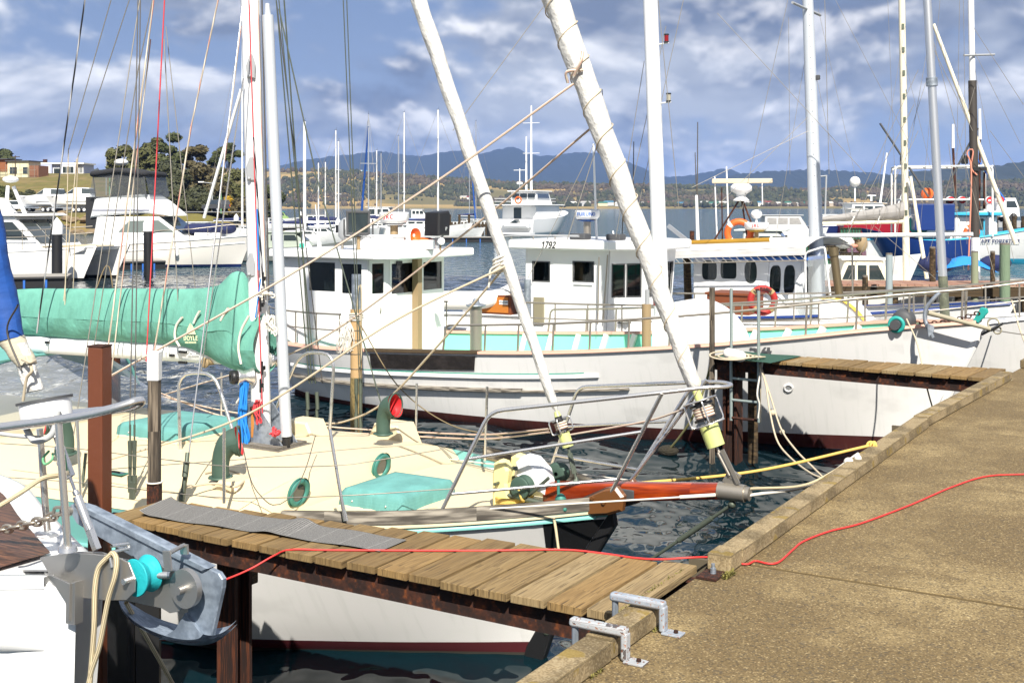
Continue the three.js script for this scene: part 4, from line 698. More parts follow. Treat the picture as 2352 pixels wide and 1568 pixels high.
// furling turns on the headsails
// spray hood over the cockpit
{ const x0 = yp(215, 955, { z: 0 }).x, hood = new THREE.Group(); hood.name = 'spray_hood'; hood.userData.label = 'sea green spray hood with clear windows'; Y.add(hood);
mesh('canopy', grid(16, 14, (u, v) => { const a = (v * 2 - 1), w = 1.25; return V(x0 - 0.75 - u * 1.3, 2.02 + 0.16 * u - 0.42 * Math.pow(Math.abs(a), 3), a * w); }), M.tealCanvas, hood); mesh('window', grid(12, 8, (u, v) => { const a = u * 2 - 1; return V(x0 - 0.75 * v - 0.25 * a * a * (1 - v), lerp(1.42, 2.02 - 0.42 * Math.pow(Math.abs(a), 3), v), a * 1.25); }), M.vinyl, hood); mesh('hoop', tube([V(x0 - 0.75, 1.55, 1.26), V(x0 - 0.75, 1.95, 0.95), V(x0 - 0.75, 2.03, 0), V(x0 - 0.75, 1.95, -0.95), V(x0 - 0.75, 1.55, -1.26)], 0.016, 8, 40), M.tealCanvas, hood);
const pl = yp(38, 1170, { z: 1.79 }); const pt = new THREE.Group(); pt.name = 'portlight'; Y.add(pt); const zz = H.half(H.tOf(pl.x, pl.y), pl.y); pt.position.set(pl.x, pl.y, zz + 0.004); mesh('frame', extr(ellipse(0.16, 0.075, 24, 0, 0, 0.5), 0.02, 0.004, [ellipse(0.13, 0.05, 24, 0, 0, 0.5)]), M.bronzeGreen, pt); mesh('pane', extr(ellipse(0.13, 0.05, 24, 0, 0, 0.5), 0.012), M.tint, pt); }
// shrouds, stays and running rigging: [x0, y0, x1, y1, z0, z1, radius, material]
const rig = (name, x0, y0, x1, y1, z0, z1, r, m) => mesh(name, rod(yp(x0, y0, { z: z0 }), yp(x1, y1, { z: z1 }), r, r, 5), m, Y);
rig('shroud', 418, 1150, 428, 1080, 1.55, 1.5, 0.016, M.bronze); rig('shroud', 429, 1075, 558, 0, 1.5, 0.5, 0.006, M.steel);
rig('shroud', 304, 1130, 304, 1005, 1.55, 1.55, 0.001, M.bronze); 
for (const dx of [0, 11]) { rig('shroud', 297 + dx, 990, 316 + dx * 0.5, 0, 1.55, 0.9, 0.0055, M.darkWire); }
for (const s of [0, 1]) { const x = 298 + s * 10; mesh('turnbuckle', [[0, 1012, 1040, 0.020], [0, 1040, 1090, 0.017], [0, 1092, 1130, 0.022], [0, 975, 1012, 0.009]].map(([d, a, b, r]) => rod(yp(x + d, a, { z: 1.55 }), yp(x + d, b, { z: 1.55 }), r, r * 0.8, 8)), M.bronze, Y); }
mesh('chainplate', extr([[-0.035, -0.11], [-0.03, 0.0], [-0.045, 0.08], [0.045, 0.08], [0.03, 0.0], [0.035, -0.11]], 0.02, 0.005).translate(...yp(303, 1128, { z: 1.56 }).toArray()), M.bronze, Y);
mesh('turnbuckle', [[428, 1060, 424, 1095, 0.024], [424, 1095, 419, 1130, 0.017], [419, 1130, 416, 1150, 0.026], [430, 1040, 428, 1062, 0.018]].map(([a, b, c, d, r]) => rod(yp(a, b, { z: 1.52 }), yp(c, d, { z: 1.55 }), r, r, 8)), M.bronze, Y);
rig('shroud', 188, 1115, 196, 1040, 1.55, 1.5, 0.014, M.bronze); rig('shroud', 168, 1000, 320, 0, 1.5, 0.9, 0.005, M.wire);
// starboard side lines passing up out of view
rig('topping_lift', 83, 765, 194, 0, 0.35, 0.1, 0.009, M.ropeDark);
rig('lazy_jack', 144, 706, 175, 365, 0.1, 0.1, 0.006, M.ropeTan); rig('lazy_jack', 178, 360, 296, 0, 0.1, 0.1, 0.005, M.wire); rig('lazy_jack', 156, 345, 254, 0, 0.1, 0.1, 0.005, M.wire); rig('lazy_jack', 148, 700, 156, 345, 0.12, 0.1, 0.0055, M.ropeTan); rig('lazy_jack', 178, 358, 166, 690, 0.1, -0.1, 0.0055, M.ropeTan);
rig('lazy_jack', 410, 730, 376, 90, 0.1, 0.06, 0.0055, M.wire); rig('lazy_jack', 452, 702, 380, 60, -0.12, 0, 0.0045, M.wire); rig('halyard', 335, 830, 377, 0, 0.26, 0.2, 0.007, M.ropeRed);
rig('mainsheet', 252, 880, 345, 90, 0.28, 0.2, 0.007, M.ropeFleck); rig('halyard', 352, 815, 438, 290, 0.27, 0.2, 0.009, M.ropeFleck); rig('halyard', 437, 296, 500, 0, 0.2, 0.2, 0.008, M.ropeFleck); rig('halyard', 243, 830, 352, 0, 0.3, 0.25, 0.009, M.ropeFleck); rig('running_backstay', 460, 860, 558, 180, 0.2, 0.15, 0.007, M.steel);
rig('halyard', 212, 815, 318, 150, 0.3, 0.25, 0.0055, M.wire); rig('halyard', 318, 150, 350, 0, 0.25, 0.25, 0.0055, M.wire);
rig('running_backstay', 468, 500, 553, 205, -0.15, -0.1, 0.017, M.white);
rig('halyard', 455, 860, 553, 60, 0.28, 0.15, 0.006, M.ropeFleck);
// port side rigging seen past the pole
for (const [x0, x1, r] of [[710, 634, 0.007], [716, 652, 0.008], [724, 640, 0.006]]) rig('shroud', x0, 880, x1, 0, -1.45, -0.9, r, M.bronze);
rig('shroud', 740, 880, 634, 0, -1.5, -0.9, 0.006, M.darkWire);
for (const dx of [0, 8]) { rig('shroud', 825 + dx * 0.5, 870, 788 + dx, 0, -1.50, -1.2, 0.0055, M.bronze); }
for (const x of [705, 727]) mesh('turnbuckle', [[900, 940, 0.020], [940, 985, 0.016], [985, 1010, 0.02]].map(([a, b, r]) => rod(yp(x, a, { z: -1.5 }), yp(x + 2, b, { z: -1.5 }), r, r, 8)), M.bronze, Y);
for (const x of [818, 828]) mesh('turnbuckle', [[870, 905, 0.021], [905, 950, 0.016], [950, 985, 0.021], [985, 1030, 0.013]].map(([a, b, r]) => rod(yp(x, a, { z: -1.55 }), yp(x, b, { z: -1.55 }), r, r, 8)), M.bronze, Y);
rig('forestay', 876, 930, 725, 400, -0.7, -0.5, 0.007, M.bronze); rig('forestay', 725, 400, 640, 20, -0.5, -0.3, 0.007, M.bronze);
// long sheets: flecked lines from the jib to the cockpit and the slack line from the inner stay
mesh('jib_sheet', tube([yp(1318, 192, { z: 0.12 }), yp(1000, 418, { z: 0.5 }), yp(650, 640, { z: 0.9 }), yp(250, 865, { z: 1.3 })], 0.0095, 6, 60), M.ropeFleck, Y);
mesh('jib_sheet', tube([yp(1368, 285, { z: -0.1 }), yp(1100, 510, { z: -0.6 }), yp(790, 745, { z: -1.0 }), yp(620, 830, { z: -1.2 }), yp(380, 905, { z: -1.5 })], 0.0095, 6, 60), M.ropeFleck, Y);
mesh('staysail_sheet', tube([yp(1160, 612, { z: 0.1 }), yp(900, 740, { z: 0.5 }), yp(560, 955, { z: 0.9 }), yp(235, 1060, { z: 1.3 })], 0.0095, 6, 60), M.ropeTan, Y);
mesh('staysail_sheet', tube([yp(1160, 612, { z: -0.1 }), yp(1000, 800, { z: -0.4 }), yp(880, 925, { z: -0.7 }), yp(790, 968, { z: -0.9 }), yp(730, 972, { z: -1.0 })], 0.010, 6, 60), M.ropeTan, Y);
mesh('staysail_lashing', [0, 1, 2, 3].map(i => place(new THREE.TorusGeometry(0.068, 0.011, 6, 18).rotateX(Math.PI / 2), yp(1148, 585 + i * 9, { z: 0 }), yp(1154, 600 + i * 9, { z: 0 }))).concat([tube([yp(1150, 605, { z: 0.1 }), yp(1128, 618, { z: 0.1 }), yp(1124, 634, { z: 0.1 })], 0.009, 6), tube([yp(1150, 612, { z: 0.1 }), yp(1128, 630, { z: 0.1 }), yp(1122, 660, { z: 0.1 })], 0.009, 6)]), M.ropeWhite, Y);
mesh('furling_line', tube([yp(1570, 940, { z: 0.05 }), yp(1480, 968, { z: -0.1 }), yp(1300, 1000, { z: -0.3 })], 0.008, 6), M.ropeFleck, Y);
mesh('deck_rope', tube([[470, 1085], [520, 1080], [562, 1095], [540, 1118], [490, 1110], [420, 1120]].map(([x, y]) => { const p = yp(x, y, { y: 1.36 }); return p; }), 0.009, 6, 40), M.ropeTan, Y);
mesh('shore_power_lead', tube([yp(556, 1020, { z: 0.3 }), yp(575, 1100, { y: 1.39 }), yp(600, 1140, { y: 1.37 }), yp(630, 1160, { z: 1.2 }), yp(668, 1140, { z: 1.1 }), yp(700, 1080, { z: 0.9 }), yp(724, 1000, { z: 0.3 })], 0.004, 5, 40), M.darkWire, Y);
mesh('mooring_line', tube([yp(1265, 1160, { z: 0.26 }), yp(1275, 1205, { z: 0.40 }), yp(1283, 1262, { z: 0.48 })], 0.011, 6), M.rope, Y);
}
// ---------------------------------------------------------------- walls with window openings cut by sight lines
function pickPlane(o, px, py, p0, n) {
o.updateMatrixWorld(true); const inv = o.matrixWorld.clone().invert();
const a = V(0, EYE, 0).applyMatrix4(inv), d = V((px - CX) / F, -(py - HY) / F, -1).transformDirection(inv);
return a.addScaledVector(d, p0.clone().sub(a).dot(n) / d.dot(n));
}
// wall through bottom corners a, b and top corners c (over b), d (over a); windows {r:[x0,y0,x1,y1], round} in picture coordinates, or {m:[u0,v0,u1,v1]} as shares of the wall
function wall(o, parent, name, a, b, c, d, wins, mat, thick = 0.05, glass = M.smoke, rim = null) {
const u = b.clone().sub(a), L = u.length(); u.normalize();
const n = u.clone().cross(d.clone().sub(a)).normalize(), w = n.clone().cross(u);
const uv = p => { const q = p.clone().sub(a); return [q.dot(u), q.dot(w)]; };
const holes = [], basis = new THREE.Matrix4().makeBasis(u, w, n).setPosition(a);
const outline = [a, b, c, d].map(uv);
const hts = [uv(d)[1], uv(c)[1]];
const grp = mesh('x', box(1, 1, 1), mat); scene.remove(grp);
const W = [];
for (const win of wins) {
let p0, p1;
if (win.r) { const q0 = uv(pickPlane(o, win.r[0], win.r[3], a, n)), q1 = uv(pickPlane(o, win.r[2], win.r[1], a, n)); const q2 = uv(pickPlane(o, win.r[0], win.r[1], a, n)), q3 = uv(pickPlane(o, win.r[2], win.r[3], a, n)); p0 = [Math.min(q0[0], q2[0]), (q0[1] + q3[1]) / 2]; p1 = [Math.max(q1[0], q3[0]), (q1[1] + q2[1]) / 2]; if (p0[0] > p1[0]) [p0[0], p1[0]] = [p1[0], p0[0]]; }
else { p0 = [win.m[0] * L, win.m[1] * hts[0]]; p1 = [win.m[2] * L, win.m[3] * hts[0]]; }
const cx = (p0[0] + p1[0]) / 2, cy = (p0[1] + p1[1]) / 2, rx = Math.abs(p1[0] - p0[0]) / 2, ry = Math.abs(p1[1] - p0[1]) / 2;
const pts = win.round ? ellipse(rx, ry, 28, cx, cy, win.round) : [[cx - rx, cy - ry], [cx + rx, cy - ry], [cx + rx, cy + ry], [cx - rx, cy + ry]];
holes.push(pts); W.push({ pts, cx, cy, rx, ry });
}
const g = extr(outline, thick, 0, holes).applyMatrix4(basis);
const m = mesh(name, g, mat, parent);
for (const q of W) {
const pane = mesh('window_pane', extr(q.pts, 0.006).applyMatrix4(basis), glass, m);
if (rim) { const k = 1 + 0.02 / Math.min(q.rx, q.ry), out = q.pts.map(([x, y]) => [q.cx + (x - q.cx) * (1 + 0.022 / q.rx), q.cy + (y - q.cy) * (1 + 0.022 / q.ry)]); mesh('window_frame', extr(out, thick + 0.018, 0, [q.pts]).applyMatrix4(basis), rim, m); }
}
return m;
}
const rail = (parent, name, top, r, m = M.dullSteel) => mesh(name, pipe(top, r, 0.08, 8), m, parent);
// ring buoy
function ringBuoy(label, pos, turn, R1, r, body, bandM, words, tilt = 0) {
const t = thing('life_ring', label, 'life ring', pos, turn); 
const g = new THREE.Group(); 
mesh('ring', torus(R1, r, 0, 0, 0, 12, 36).rotateX(tilt), body, t);
for (let i = 0; i < 4; i++) { const a = Math.PI / 4 + i * Math.PI / 2; const seg = new THREE.TorusGeometry(R1, r * 1.03, 12, 4, 0.30).rotateZ(a - 0.15); mesh('band', seg.rotateX(tilt), bandM, t); }
if (words) { const gs = []; const n = words.length; for (let i = 0; i < n; i++) { if (words[i] === ' ') continue; const a = (0.5 - (i + 0.5) / n) * 1.5; gs.push(letters(words[i], r * 1.0, 0.004).rotateZ(-(-a)).translate(-Math.sin(a) * R1, Math.cos(a) * R1, r * 1.0)); } mesh('lettering', gs, M.black, t).userData.kind = 'stuff'; }
return t;
}
// radar drum
function radarDrum(label, base, r, h, poleTop, poleR, mats, words, textM, face, taper) {
const t = thing('radar', label, 'radar', base, 0);
mesh('scanner', lathe([[0.01, 0], [r * 0.80, 0.0], [r, h * 0.34], [r, h * 0.92], [r * 0.96, h], [0.01, h * 1.02]], 32).translate(0, poleTop, 0), mats[0], t);
mesh('scanner_base', lathe([[0.01, -h * 0.22], [r * 0.55, -h * 0.2], [r * 0.82, -0.002], [0.01, 0.0]], 28).translate(0, poleTop, 0), mats[1], t);
mesh('pole', new THREE.CylinderGeometry(poleR, poleR, poleTop - h * 0.15, 16).translate(0, (poleTop - h * 0.15) / 2, 0), mats[2], t);
const gs = [...words].map((ch, i) => { if (ch === ' ') return null; const a = face + (i - (words.length - 1) / 2) * (h * 0.40 * 0.92 / r); return letters(ch, h * 0.40, 0.004).translate(0, 0, r).rotateY(a).translate(0, poleTop + h * 0.60, 0); }).filter(Boolean);
mesh('lettering', gs, textM, t).userData.kind = 'stuff';
return t;
}
const AXA = -Math.atan2(0.522, 0.853);
// ================================================================ long white fishing boat
const A = thing('fishing_boat', 'long white fishing boat with wheelhouse aft and mint green bulwarks', 'boat', V(5.83, 0, -17.4), AXA);
const ap = (px, py, c) => pick(A, px, py, c);
{
const H = hullShape({ xs: y => -11.85 - 0.28 * Math.sin(clamp(y / 1.05) * 1.6), xb: y => 0.5 * y, draft: 0.8, flare: 0.75, bias: 1,
sheer: [[0, 1.06], [0.2, 1.08], [0.39, 1.18], [0.56, 1.31], [0.735, 1.53], [0.835, 1.70], [0.9, 1.82], [1, 1.95]],
deckW: [[0, 0.02], [0.006, 0.42], [0.02, 0.78], [0.05, 1.12], [0.1, 1.42], [0.2, 1.68], [0.35, 1.78], [0.5, 1.78], [0.62, 1.68], [0.735, 1.46], [0.835, 1.13], [0.9, 0.80], [0.96, 0.36], [1, 0.05]],
wlW: [[0, 0.01], [0.02, 0.22], [0.06, 0.55], [0.12, 0.88], [0.25, 1.26], [0.4, 1.42], [0.52, 1.38], [0.66, 1.08], [0.8, 0.62], [0.92, 0.24], [1, 0.03]] });
const sh = H.sheer, boot = t => lerp(0.10, 0.24, t);
mesh('boot_top', H.band(-0.8, boot, 80, 8), M.boot, A, 'weathered maroon boot top');
mesh('topsides', H.band(boot, sh, 110, 14), M.hullWhite, A, 'white painted topsides');
// capping rail, inner bulwark and deck
mesh('gunwale', H.ring(t => sh(t), 0.13, 0.045, 90, 0.002, 0.995, 0.035), M.peach, A, 'peach painted gunwale');
const dk = t => sh(t) - 0.52;
mesh('bulwark_lining', H.band(dk, t => sh(t) + 0.002, 80, 3, 0.085), M.mint, A, 'mint green inside of the bulwark');
mesh('deck', H.deck(t => sh(t) - 0.50, 0.06, 60, 8, 0.02, 0.004, 0.99), std(lin(0.50, 0.60, 0.46), 0.7), A);
for (let i = 0; i < 13; i++) { const t = 0.36 + i * 0.045, p = H.P(t, sh(t), -1, 0.13), q = H.P(t, sh(t) - 0.5, -1, 0.13); mesh('bulwark_frame', bar(p, q, 0.07, 0.09), M.offWhite, A); }
// rubbing strakes on the near side and the rusty plate
const belt = (t0, t1, f, h, o, m) => mesh('rubbing_strake', H.ring(f, -0.004, h, 50, t0, t1, o), m, A);
belt(0.10, 0.62, t => sh(t) - 0.40, 0.05, 0.035, M.hullWhite); belt(0.09, 0.52, t => sh(t) - 0.62, 0.055, 0.07, M.greyWood); belt(0.30, 0.66, t => sh(t) - 0.64 + 0.02 * t, 0.035, 0.045, M.greyWood);
const tA = H.tOf(ap(850, 815, { z: 1.75 }).x, 1.1), tB = H.tOf(ap(1092, 830, { z: 1.77 }).x, 1.1);
mesh('steel_plate', grid(20, 6, (u, v) => { const t = lerp(tA, tB, u), y = sh(t) - 0.03 - v * lerp(0.26, 0.24, u), p = H.P(t, y); return V(p.x, p.y, p.z + 0.02); }, (u, v, p) => [p.x * 0.8, p.y * 0.8]), std(lin(0.16, 0.12, 0.10), 0.55, 0.35, { map: T.galv, bumpMap: T.noiseBump, bumpScale: 0.004 }), A, 'dark stained steel plate on the side');
mesh('plate_capping', grid(20, 2, (u, v) => { const t = lerp(tA - 0.008, tB + 0.004, u), p = H.P(t, sh(t)); return V(p.x, sh(t) + 0.052 - (v === 0 ? 0 : v === 1 ? 0.045 : 0), p.z + [-0.12, 0.045, 0.045][Math.round(v * 2)]); }), M.oldWood, A);
// green line, stem bar, fittings
mesh('painted_line', grid(40, 1, (u, v) => { const t = lerp(0.12, 0.60, u), y = sh(t) - 0.335 + v * 0.018, p = H.P(t, y); return V(p.x, p.y, p.z + 0.004); }), M.mint2, A);
mesh('stem_bar', extr([[0.0, -0.2], [0.065, -0.2], [1.04, 1.90], [1.02, 1.99], [0.86, 1.97]], 0.11, 0.03), M.hullWhite, A);
{ const p = ap(1825, 885, { z: 0.62 }), q = H.P(H.tOf(p.x, p.y), p.y); const t0 = H.tOf(p.x, p.y), e = H.P(t0 + 0.01, p.y).sub(H.P(t0 - 0.01, p.y)), up = H.P(t0, p.y + 0.1).sub(H.P(t0, p.y - 0.1)), o2 = V(q.x, p.y, q.z); mesh('hawse_port', onPlane(torus(0.055, 0.018, 0, 0, 0.004, 8, 22), o2.clone(), e, up), M.hullWhite, A); mesh('hawse_glass', onPlane(new THREE.CylinderGeometry(0.05, 0.05, 0.01, 18).rotateX(Math.PI / 2).translate(0, 0, 0.006), o2, e, up), M.grey, A); }
{ const gs = []; for (const [ch, px] of [['5', 1730], ['4', 1757]]) { const p = ap(px, 803, { z: 1.30 }), t = H.tOf(p.x, p.y), q = H.P(t, p.y), q2 = H.P(t + 0.01, p.y); gs.push(onPlane(letters(ch, 0.17, 0.006, fontBold, 1.15), V(q.x, p.y, q.z + 0.004), q2.clone().sub(q), V(-0.02, 1, 0.05))); } mesh('hull_number', gs, M.darkGrey, A).userData.kind = 'stuff'; }
// rails on both gunwales
for (const s of [1, -1]) {
const pts = [], f = t => 0.44 + 0.05 * t; const q0 = H.P(0.395, sh(0.395), s, 0.05); pts.push(q0);
for (let i = 0; i <= 16; i++) { const t = 0.40 + 0.598 * i / 16, p = H.P(t, sh(t), s, 0.05); pts.push(V(p.x, sh(t) + f(t), p.z)); }
mesh('hand_rail', pipe(pts, 0.019, 0.09, 8), M.dullSteel, A);
for (let i = 0; i < 12; i++) { const t = 0.46 + i * 0.0475, p = H.P(t, sh(t), s, 0.05); mesh('rail_post', rod(V(p.x - 0.02, sh(t) + 0.03, p.z), V(p.x, sh(t) + f(t), p.z), 0.017, 0.017, 8), M.dullSteel, A); }
const pa = []; for (let i = 0; i <= 8; i++) { const t = 0.02 + 0.20 * i / 8, p = H.P(t, sh(t), s, 0.06); pa.push(V(p.x, sh(t) + 0.62, p.z)); }
mesh('hand_rail', pipe(pa, 0.017, 0.05, 8), M.dullSteel, A); mesh('hand_rail', pipe(pa.map(p => p.clone().add(V(0, -0.28, 0))), 0.013, 0.05, 8), M.dullSteel, A);
for (let i = 0; i < 5; i++) { const t = 0.03 + i * 0.047, p = H.P(t, sh(t), s, 0.06); mesh('rail_post', rod(V(p.x, sh(t) + 0.03, p.z), V(p.x, sh(t) + 0.62, p.z), 0.014, 0.014, 8), M.dullSteel, A); }
}
// wheelhouse
{ const zs = 1.08, y0 = 0.62, yT = 2.66;
const xa = ap(655, 700, { z: zs }).x, x1 = ap(846, 700, { z: zs }).x, cz = 0.72, x2 = ap(892, 700, { z: cz }).x, zr = ap(1017, 700, { x: x2 }).z;
const B = (x, z) => V(x, y0, z), Tp = (x, z) => V(x, yT, z);
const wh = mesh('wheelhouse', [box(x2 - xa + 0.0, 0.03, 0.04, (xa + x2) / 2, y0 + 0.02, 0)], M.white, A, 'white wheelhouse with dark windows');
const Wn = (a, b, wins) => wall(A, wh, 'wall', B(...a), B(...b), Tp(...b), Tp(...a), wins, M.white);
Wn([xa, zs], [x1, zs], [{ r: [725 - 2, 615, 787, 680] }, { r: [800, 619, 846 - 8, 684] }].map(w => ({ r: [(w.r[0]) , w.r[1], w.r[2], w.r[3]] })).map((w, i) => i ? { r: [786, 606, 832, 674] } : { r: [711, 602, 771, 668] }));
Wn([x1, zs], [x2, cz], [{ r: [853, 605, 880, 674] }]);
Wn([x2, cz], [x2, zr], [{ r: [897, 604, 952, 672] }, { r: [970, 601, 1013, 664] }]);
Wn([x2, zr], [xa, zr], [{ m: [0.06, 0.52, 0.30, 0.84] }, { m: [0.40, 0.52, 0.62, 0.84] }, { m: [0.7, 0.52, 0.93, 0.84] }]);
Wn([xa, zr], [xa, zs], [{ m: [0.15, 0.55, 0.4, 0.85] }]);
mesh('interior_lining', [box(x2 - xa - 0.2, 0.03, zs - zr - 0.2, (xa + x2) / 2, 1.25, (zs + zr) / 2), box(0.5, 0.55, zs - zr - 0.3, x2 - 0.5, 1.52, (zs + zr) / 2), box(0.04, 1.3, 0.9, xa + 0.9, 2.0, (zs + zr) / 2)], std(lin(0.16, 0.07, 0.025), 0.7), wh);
mesh('hanging_cloth', grid(14, 8, (u, v) => V(xa + 0.75 + u * 0.55, 2.25 - v * (0.30 + 0.10 * Math.sin(u * 9)), zs - 0.22 + 0.05 * Math.sin(u * 22))), M.offWhite, wh);
const mid = (zs + zr) / 2, hw = (zs - zr) / 2;
// roof slab with overhang
const o = 0.20, rf = [[xa - 0.22, zr - o], [xa - 0.22, zs + o], [x1 + 0.26, zs + o], [x2 + 0.46, cz + 0.34], [x2 + 0.50, zr - 0.32], [x2 + 0.30, zr - 0.34]];
mesh('roof', extr(rf.map(([x, z]) => [x, -z]), 0.15, 0.02).rotateX(-Math.PI / 2).translate(0, yT + 0.068, 0), M.white, wh, 'thick white wheelhouse roof');
// mullion board
const pb = ap(958, 700, { x: x2 + 0.10 }); mesh('timber_post', [box(0.13, 1.95, 0.13, pb.x, 1.68, pb.z)], M.tan, wh); mesh('post_foot', extr([[0, 0], [0.16, 0], [0, 0.30]], 0.12).rotateY(Math.PI / 2).translate(pb.x, 0.70, pb.z - 0.06), M.tan, wh);
for (const [px, py, pl] of [[872, 712, 0], [962, 708, 1]]) { const p = pl ? ap(px, py, { x: x2 + 0.05 }) : pickPlane(A, px, py, B(x1, zs), V(-(cz - zs), 0, x2 - x1).normalize()); mesh('door_handle', [tube([p.clone().add(V(0.03, 0.08, 0.02)), p.clone().add(V(0.05, 0.02, 0.03)), p.clone().add(V(0.02, -0.06, 0.02))], 0.011, 6)], M.dullSteel, wh); }
for (const py of [752]) { }
// name board
const nb = ap(917, 600, { x: x2 + 0.045 }); mesh('name_board', box(0.02, 0.07, 0.16, nb.x, nb.y - 0.03, nb.z), M.black, wh);
const top = yT + 0.15;
const put = (px, py, z) => { const p = ap(px, py, { z }); return p; };
const wp = p => p.clone().applyMatrix4(A.matrixWorld);
// floodlights
{ const p = put(823, 511, 0.75), t = thing('floodlight', 'big square floodlight with glass front on the white wheelhouse roof', 'floodlight', wp(p), AXA + 0.62);
mesh('case', [extr([[-0.21, -0.22], [0.21, -0.22], [0.22, 0.22], [-0.22, 0.22]], 0.05, 0.01, [[[-0.17, -0.18], [0.17, -0.18], [0.175, 0.17], [-0.175, 0.17]]]).translate(0, 0, 0.10), extr([[-0.20, -0.2], [0.20, -0.2], [0.2, 0.2], [-0.2, 0.2]], 0.16, 0.03).translate(0, 0, -0.03)], M.darkGrey, t);
mesh('reflector', box(0.33, 0.34, 0.01, 0, 0, 0.06), M.dullSteel, t); mesh('lens', box(0.345, 0.35, 0.006, 0, 0, 0.105), M.tint, t);
mesh('stirrup', pipe([V(-0.26, 0.06, 0), V(-0.26, -0.26, 0), V(0.26, -0.26, 0), V(0.26, 0.06, 0)], 0.015, 0.05, 6), M.darkGrey, t); mesh('stand', rod(V(0, -0.26, 0), V(0, top - p.y, 0), 0.03), M.tan, t); }
{ const p = put(786, 528, 0.65), t = thing('floodlight', 'weathered grey floodlight seen from behind, beside the big square one', 'floodlight', wp(p), AXA + 2.3); mesh('case', lathe([[0.01, -0.12], [0.10, -0.12], [0.17, 0.02], [0.19, 0.12], [0.17, 0.12], [0.01, 0.03]], 18).rotateX(Math.PI / 2).scale(0.8, 1.25, 0.6), M.grey, t); mesh('stand', rod(V(0, -0.2, 0), V(0, top - p.y, 0), 0.025), M.dullSteel, t); }
{ const p = put(1003, 515, -0.4), t = thing('floodlight', 'black floodlight turned away at the roof front of the white wheelhouse', 'floodlight', wp(p), AXA + 1.4); mesh('case', extr([[-0.17, -0.2], [0.14, -0.22], [0.2, 0.16], [0.17, 0.24], [-0.12, 0.23]], 0.40, 0.03).rotateZ(0.08), M.black, t); mesh('bracket', [rod(V(0.05, -0.05, 0.21), V(0.0, -0.3, 0.1), 0.02), rod(V(0, -0.25, 0), V(0, top - p.y, 0), 0.035)], M.grey, t); }
radarDrum('white radar drum with red letters on the white wheelhouse roof', wp(V(put(905, 540, 0.3).x, top - 0.0, 0.3)), 0.275, 0.20, put(905, 512, 0.3).y - top, 0.072, [M.white, M.white, M.tan], 'JRC', M.red, -0.35);
{ const p = put(945, 540, 0.2), t = thing('fog_horn', 'white cowl horn with bright orange mouth on the wheelhouse roof', 'horn', wp(V(p.x, top, p.z)), AXA + 0.5); mesh('body', [lathe([[0.075, 0], [0.075, 0.12], [0.10, 0.2]], 20), ball(0.12, -0.02, 0.24, -0.01, 1, 1.05, 1)], M.white, t); mesh('mouth', lathe([[0.02, 0.0], [0.09, 0.05], [0.115, 0.10]], 24).rotateX(Math.PI / 2).scale(0.85, 1.15, 1).rotateY(0.35).translate(0.06, 0.26, 0.07), M.orange, t); mesh('base', rbox(0.62, 0.17, 0.24, 0.02, 0.10, 0.085, 0.05), M.white, t); }
for (const [px, l] of [[845, 'left'], [890, 'right']]) { const p = put(px, 560, 0.55); const t = thing('fish_bin', l === 'left' ? 'white plastic fish bin under the square floodlight' : 'white plastic fish bin in front of the radar drum', 'bin', wp(V(p.x, top, p.z)), AXA + 0.05, 'fish bins on the wheelhouse roof'); mesh('bin', grid(4, 3, (u, v) => V(0, 0, 0)), M.white, t); t.remove(t.children[0]); mesh('side', extr([[-0.22, 0], [0.22, 0], [0.26, 0.24], [-0.26, 0.24]], 0.34, 0.02), M.white, t); mesh('lip', rbox(0.56, 0.04, 0.38, 0.015, 0, 0.25, 0), M.white, t); }
for (const [px, py, l] of [[904, 556, 'beside the radar pole'], [1012, 554, 'at the roof front']]) { const p = put(px, py, 0.5), t = thing('spotlight', 'small round white spotlight ' + l, 'spotlight', wp(p), AXA + 0.9); mesh('head', lathe([[0.01, -0.05], [0.05, -0.05], [0.06, 0.03], [0.066, 0.05], [0.055, 0.05], [0.01, 0.04]], 18).rotateX(Math.PI / 2), M.white, t); mesh('stand', rod(V(0, -0.05, -0.02), V(0, top - p.y, -0.02), 0.018), M.tan, t); }
{ const p = put(700, 573, 0.9), t = thing('navigation_light', 'green starboard navigation light at the wheelhouse roof corner', 'light', wp(V(p.x, top, p.z)), AXA); mesh('screen', extr([[-0.10, 0], [0.16, 0], [0.06, 0.12], [-0.10, 0.12]], 0.10, 0.01), M.white, t); mesh('lens', rbox(0.11, 0.08, 0.03, 0.01, -0.02, 0.055, 0.06), M.mint2, t); }
{ const p = put(950, 568, -0.1), t = thing('life_raft', 'orange canvas bundle behind the horn on the wheelhouse roof', 'bundle', wp(V(p.x - 0.1, top, p.z - 0.25)), AXA + 0.3); mesh('bundle', rbox(0.62, 0.20, 0.30, 0.08, 0, 0.10, 0), M.orange, t); }
for (const [px, h, r, lb] of [[697, 290, 0.022, 'tall white whip aerial'], [733, 380, 0.014, 'slimmer white whip aerial']]) { const p = put(px, 575, 0.6), q = put(px - 3 + (px === 697 ? 5 : -6), h + 90, 0.6), t = thing('aerial', lb + ' at the aft end of the wheelhouse roof', 'aerial', wp(V(p.x, top, p.z)), AXA); mesh('whip', rod(V(0, 0, 0), V(q.x - p.x, q.y - top, 0), r, r * 0.6, 8), M.white, t); mesh('foot', new THREE.CylinderGeometry(0.035, 0.045, 0.12, 12).translate(0, 0.06, 0), M.white, t); }
}
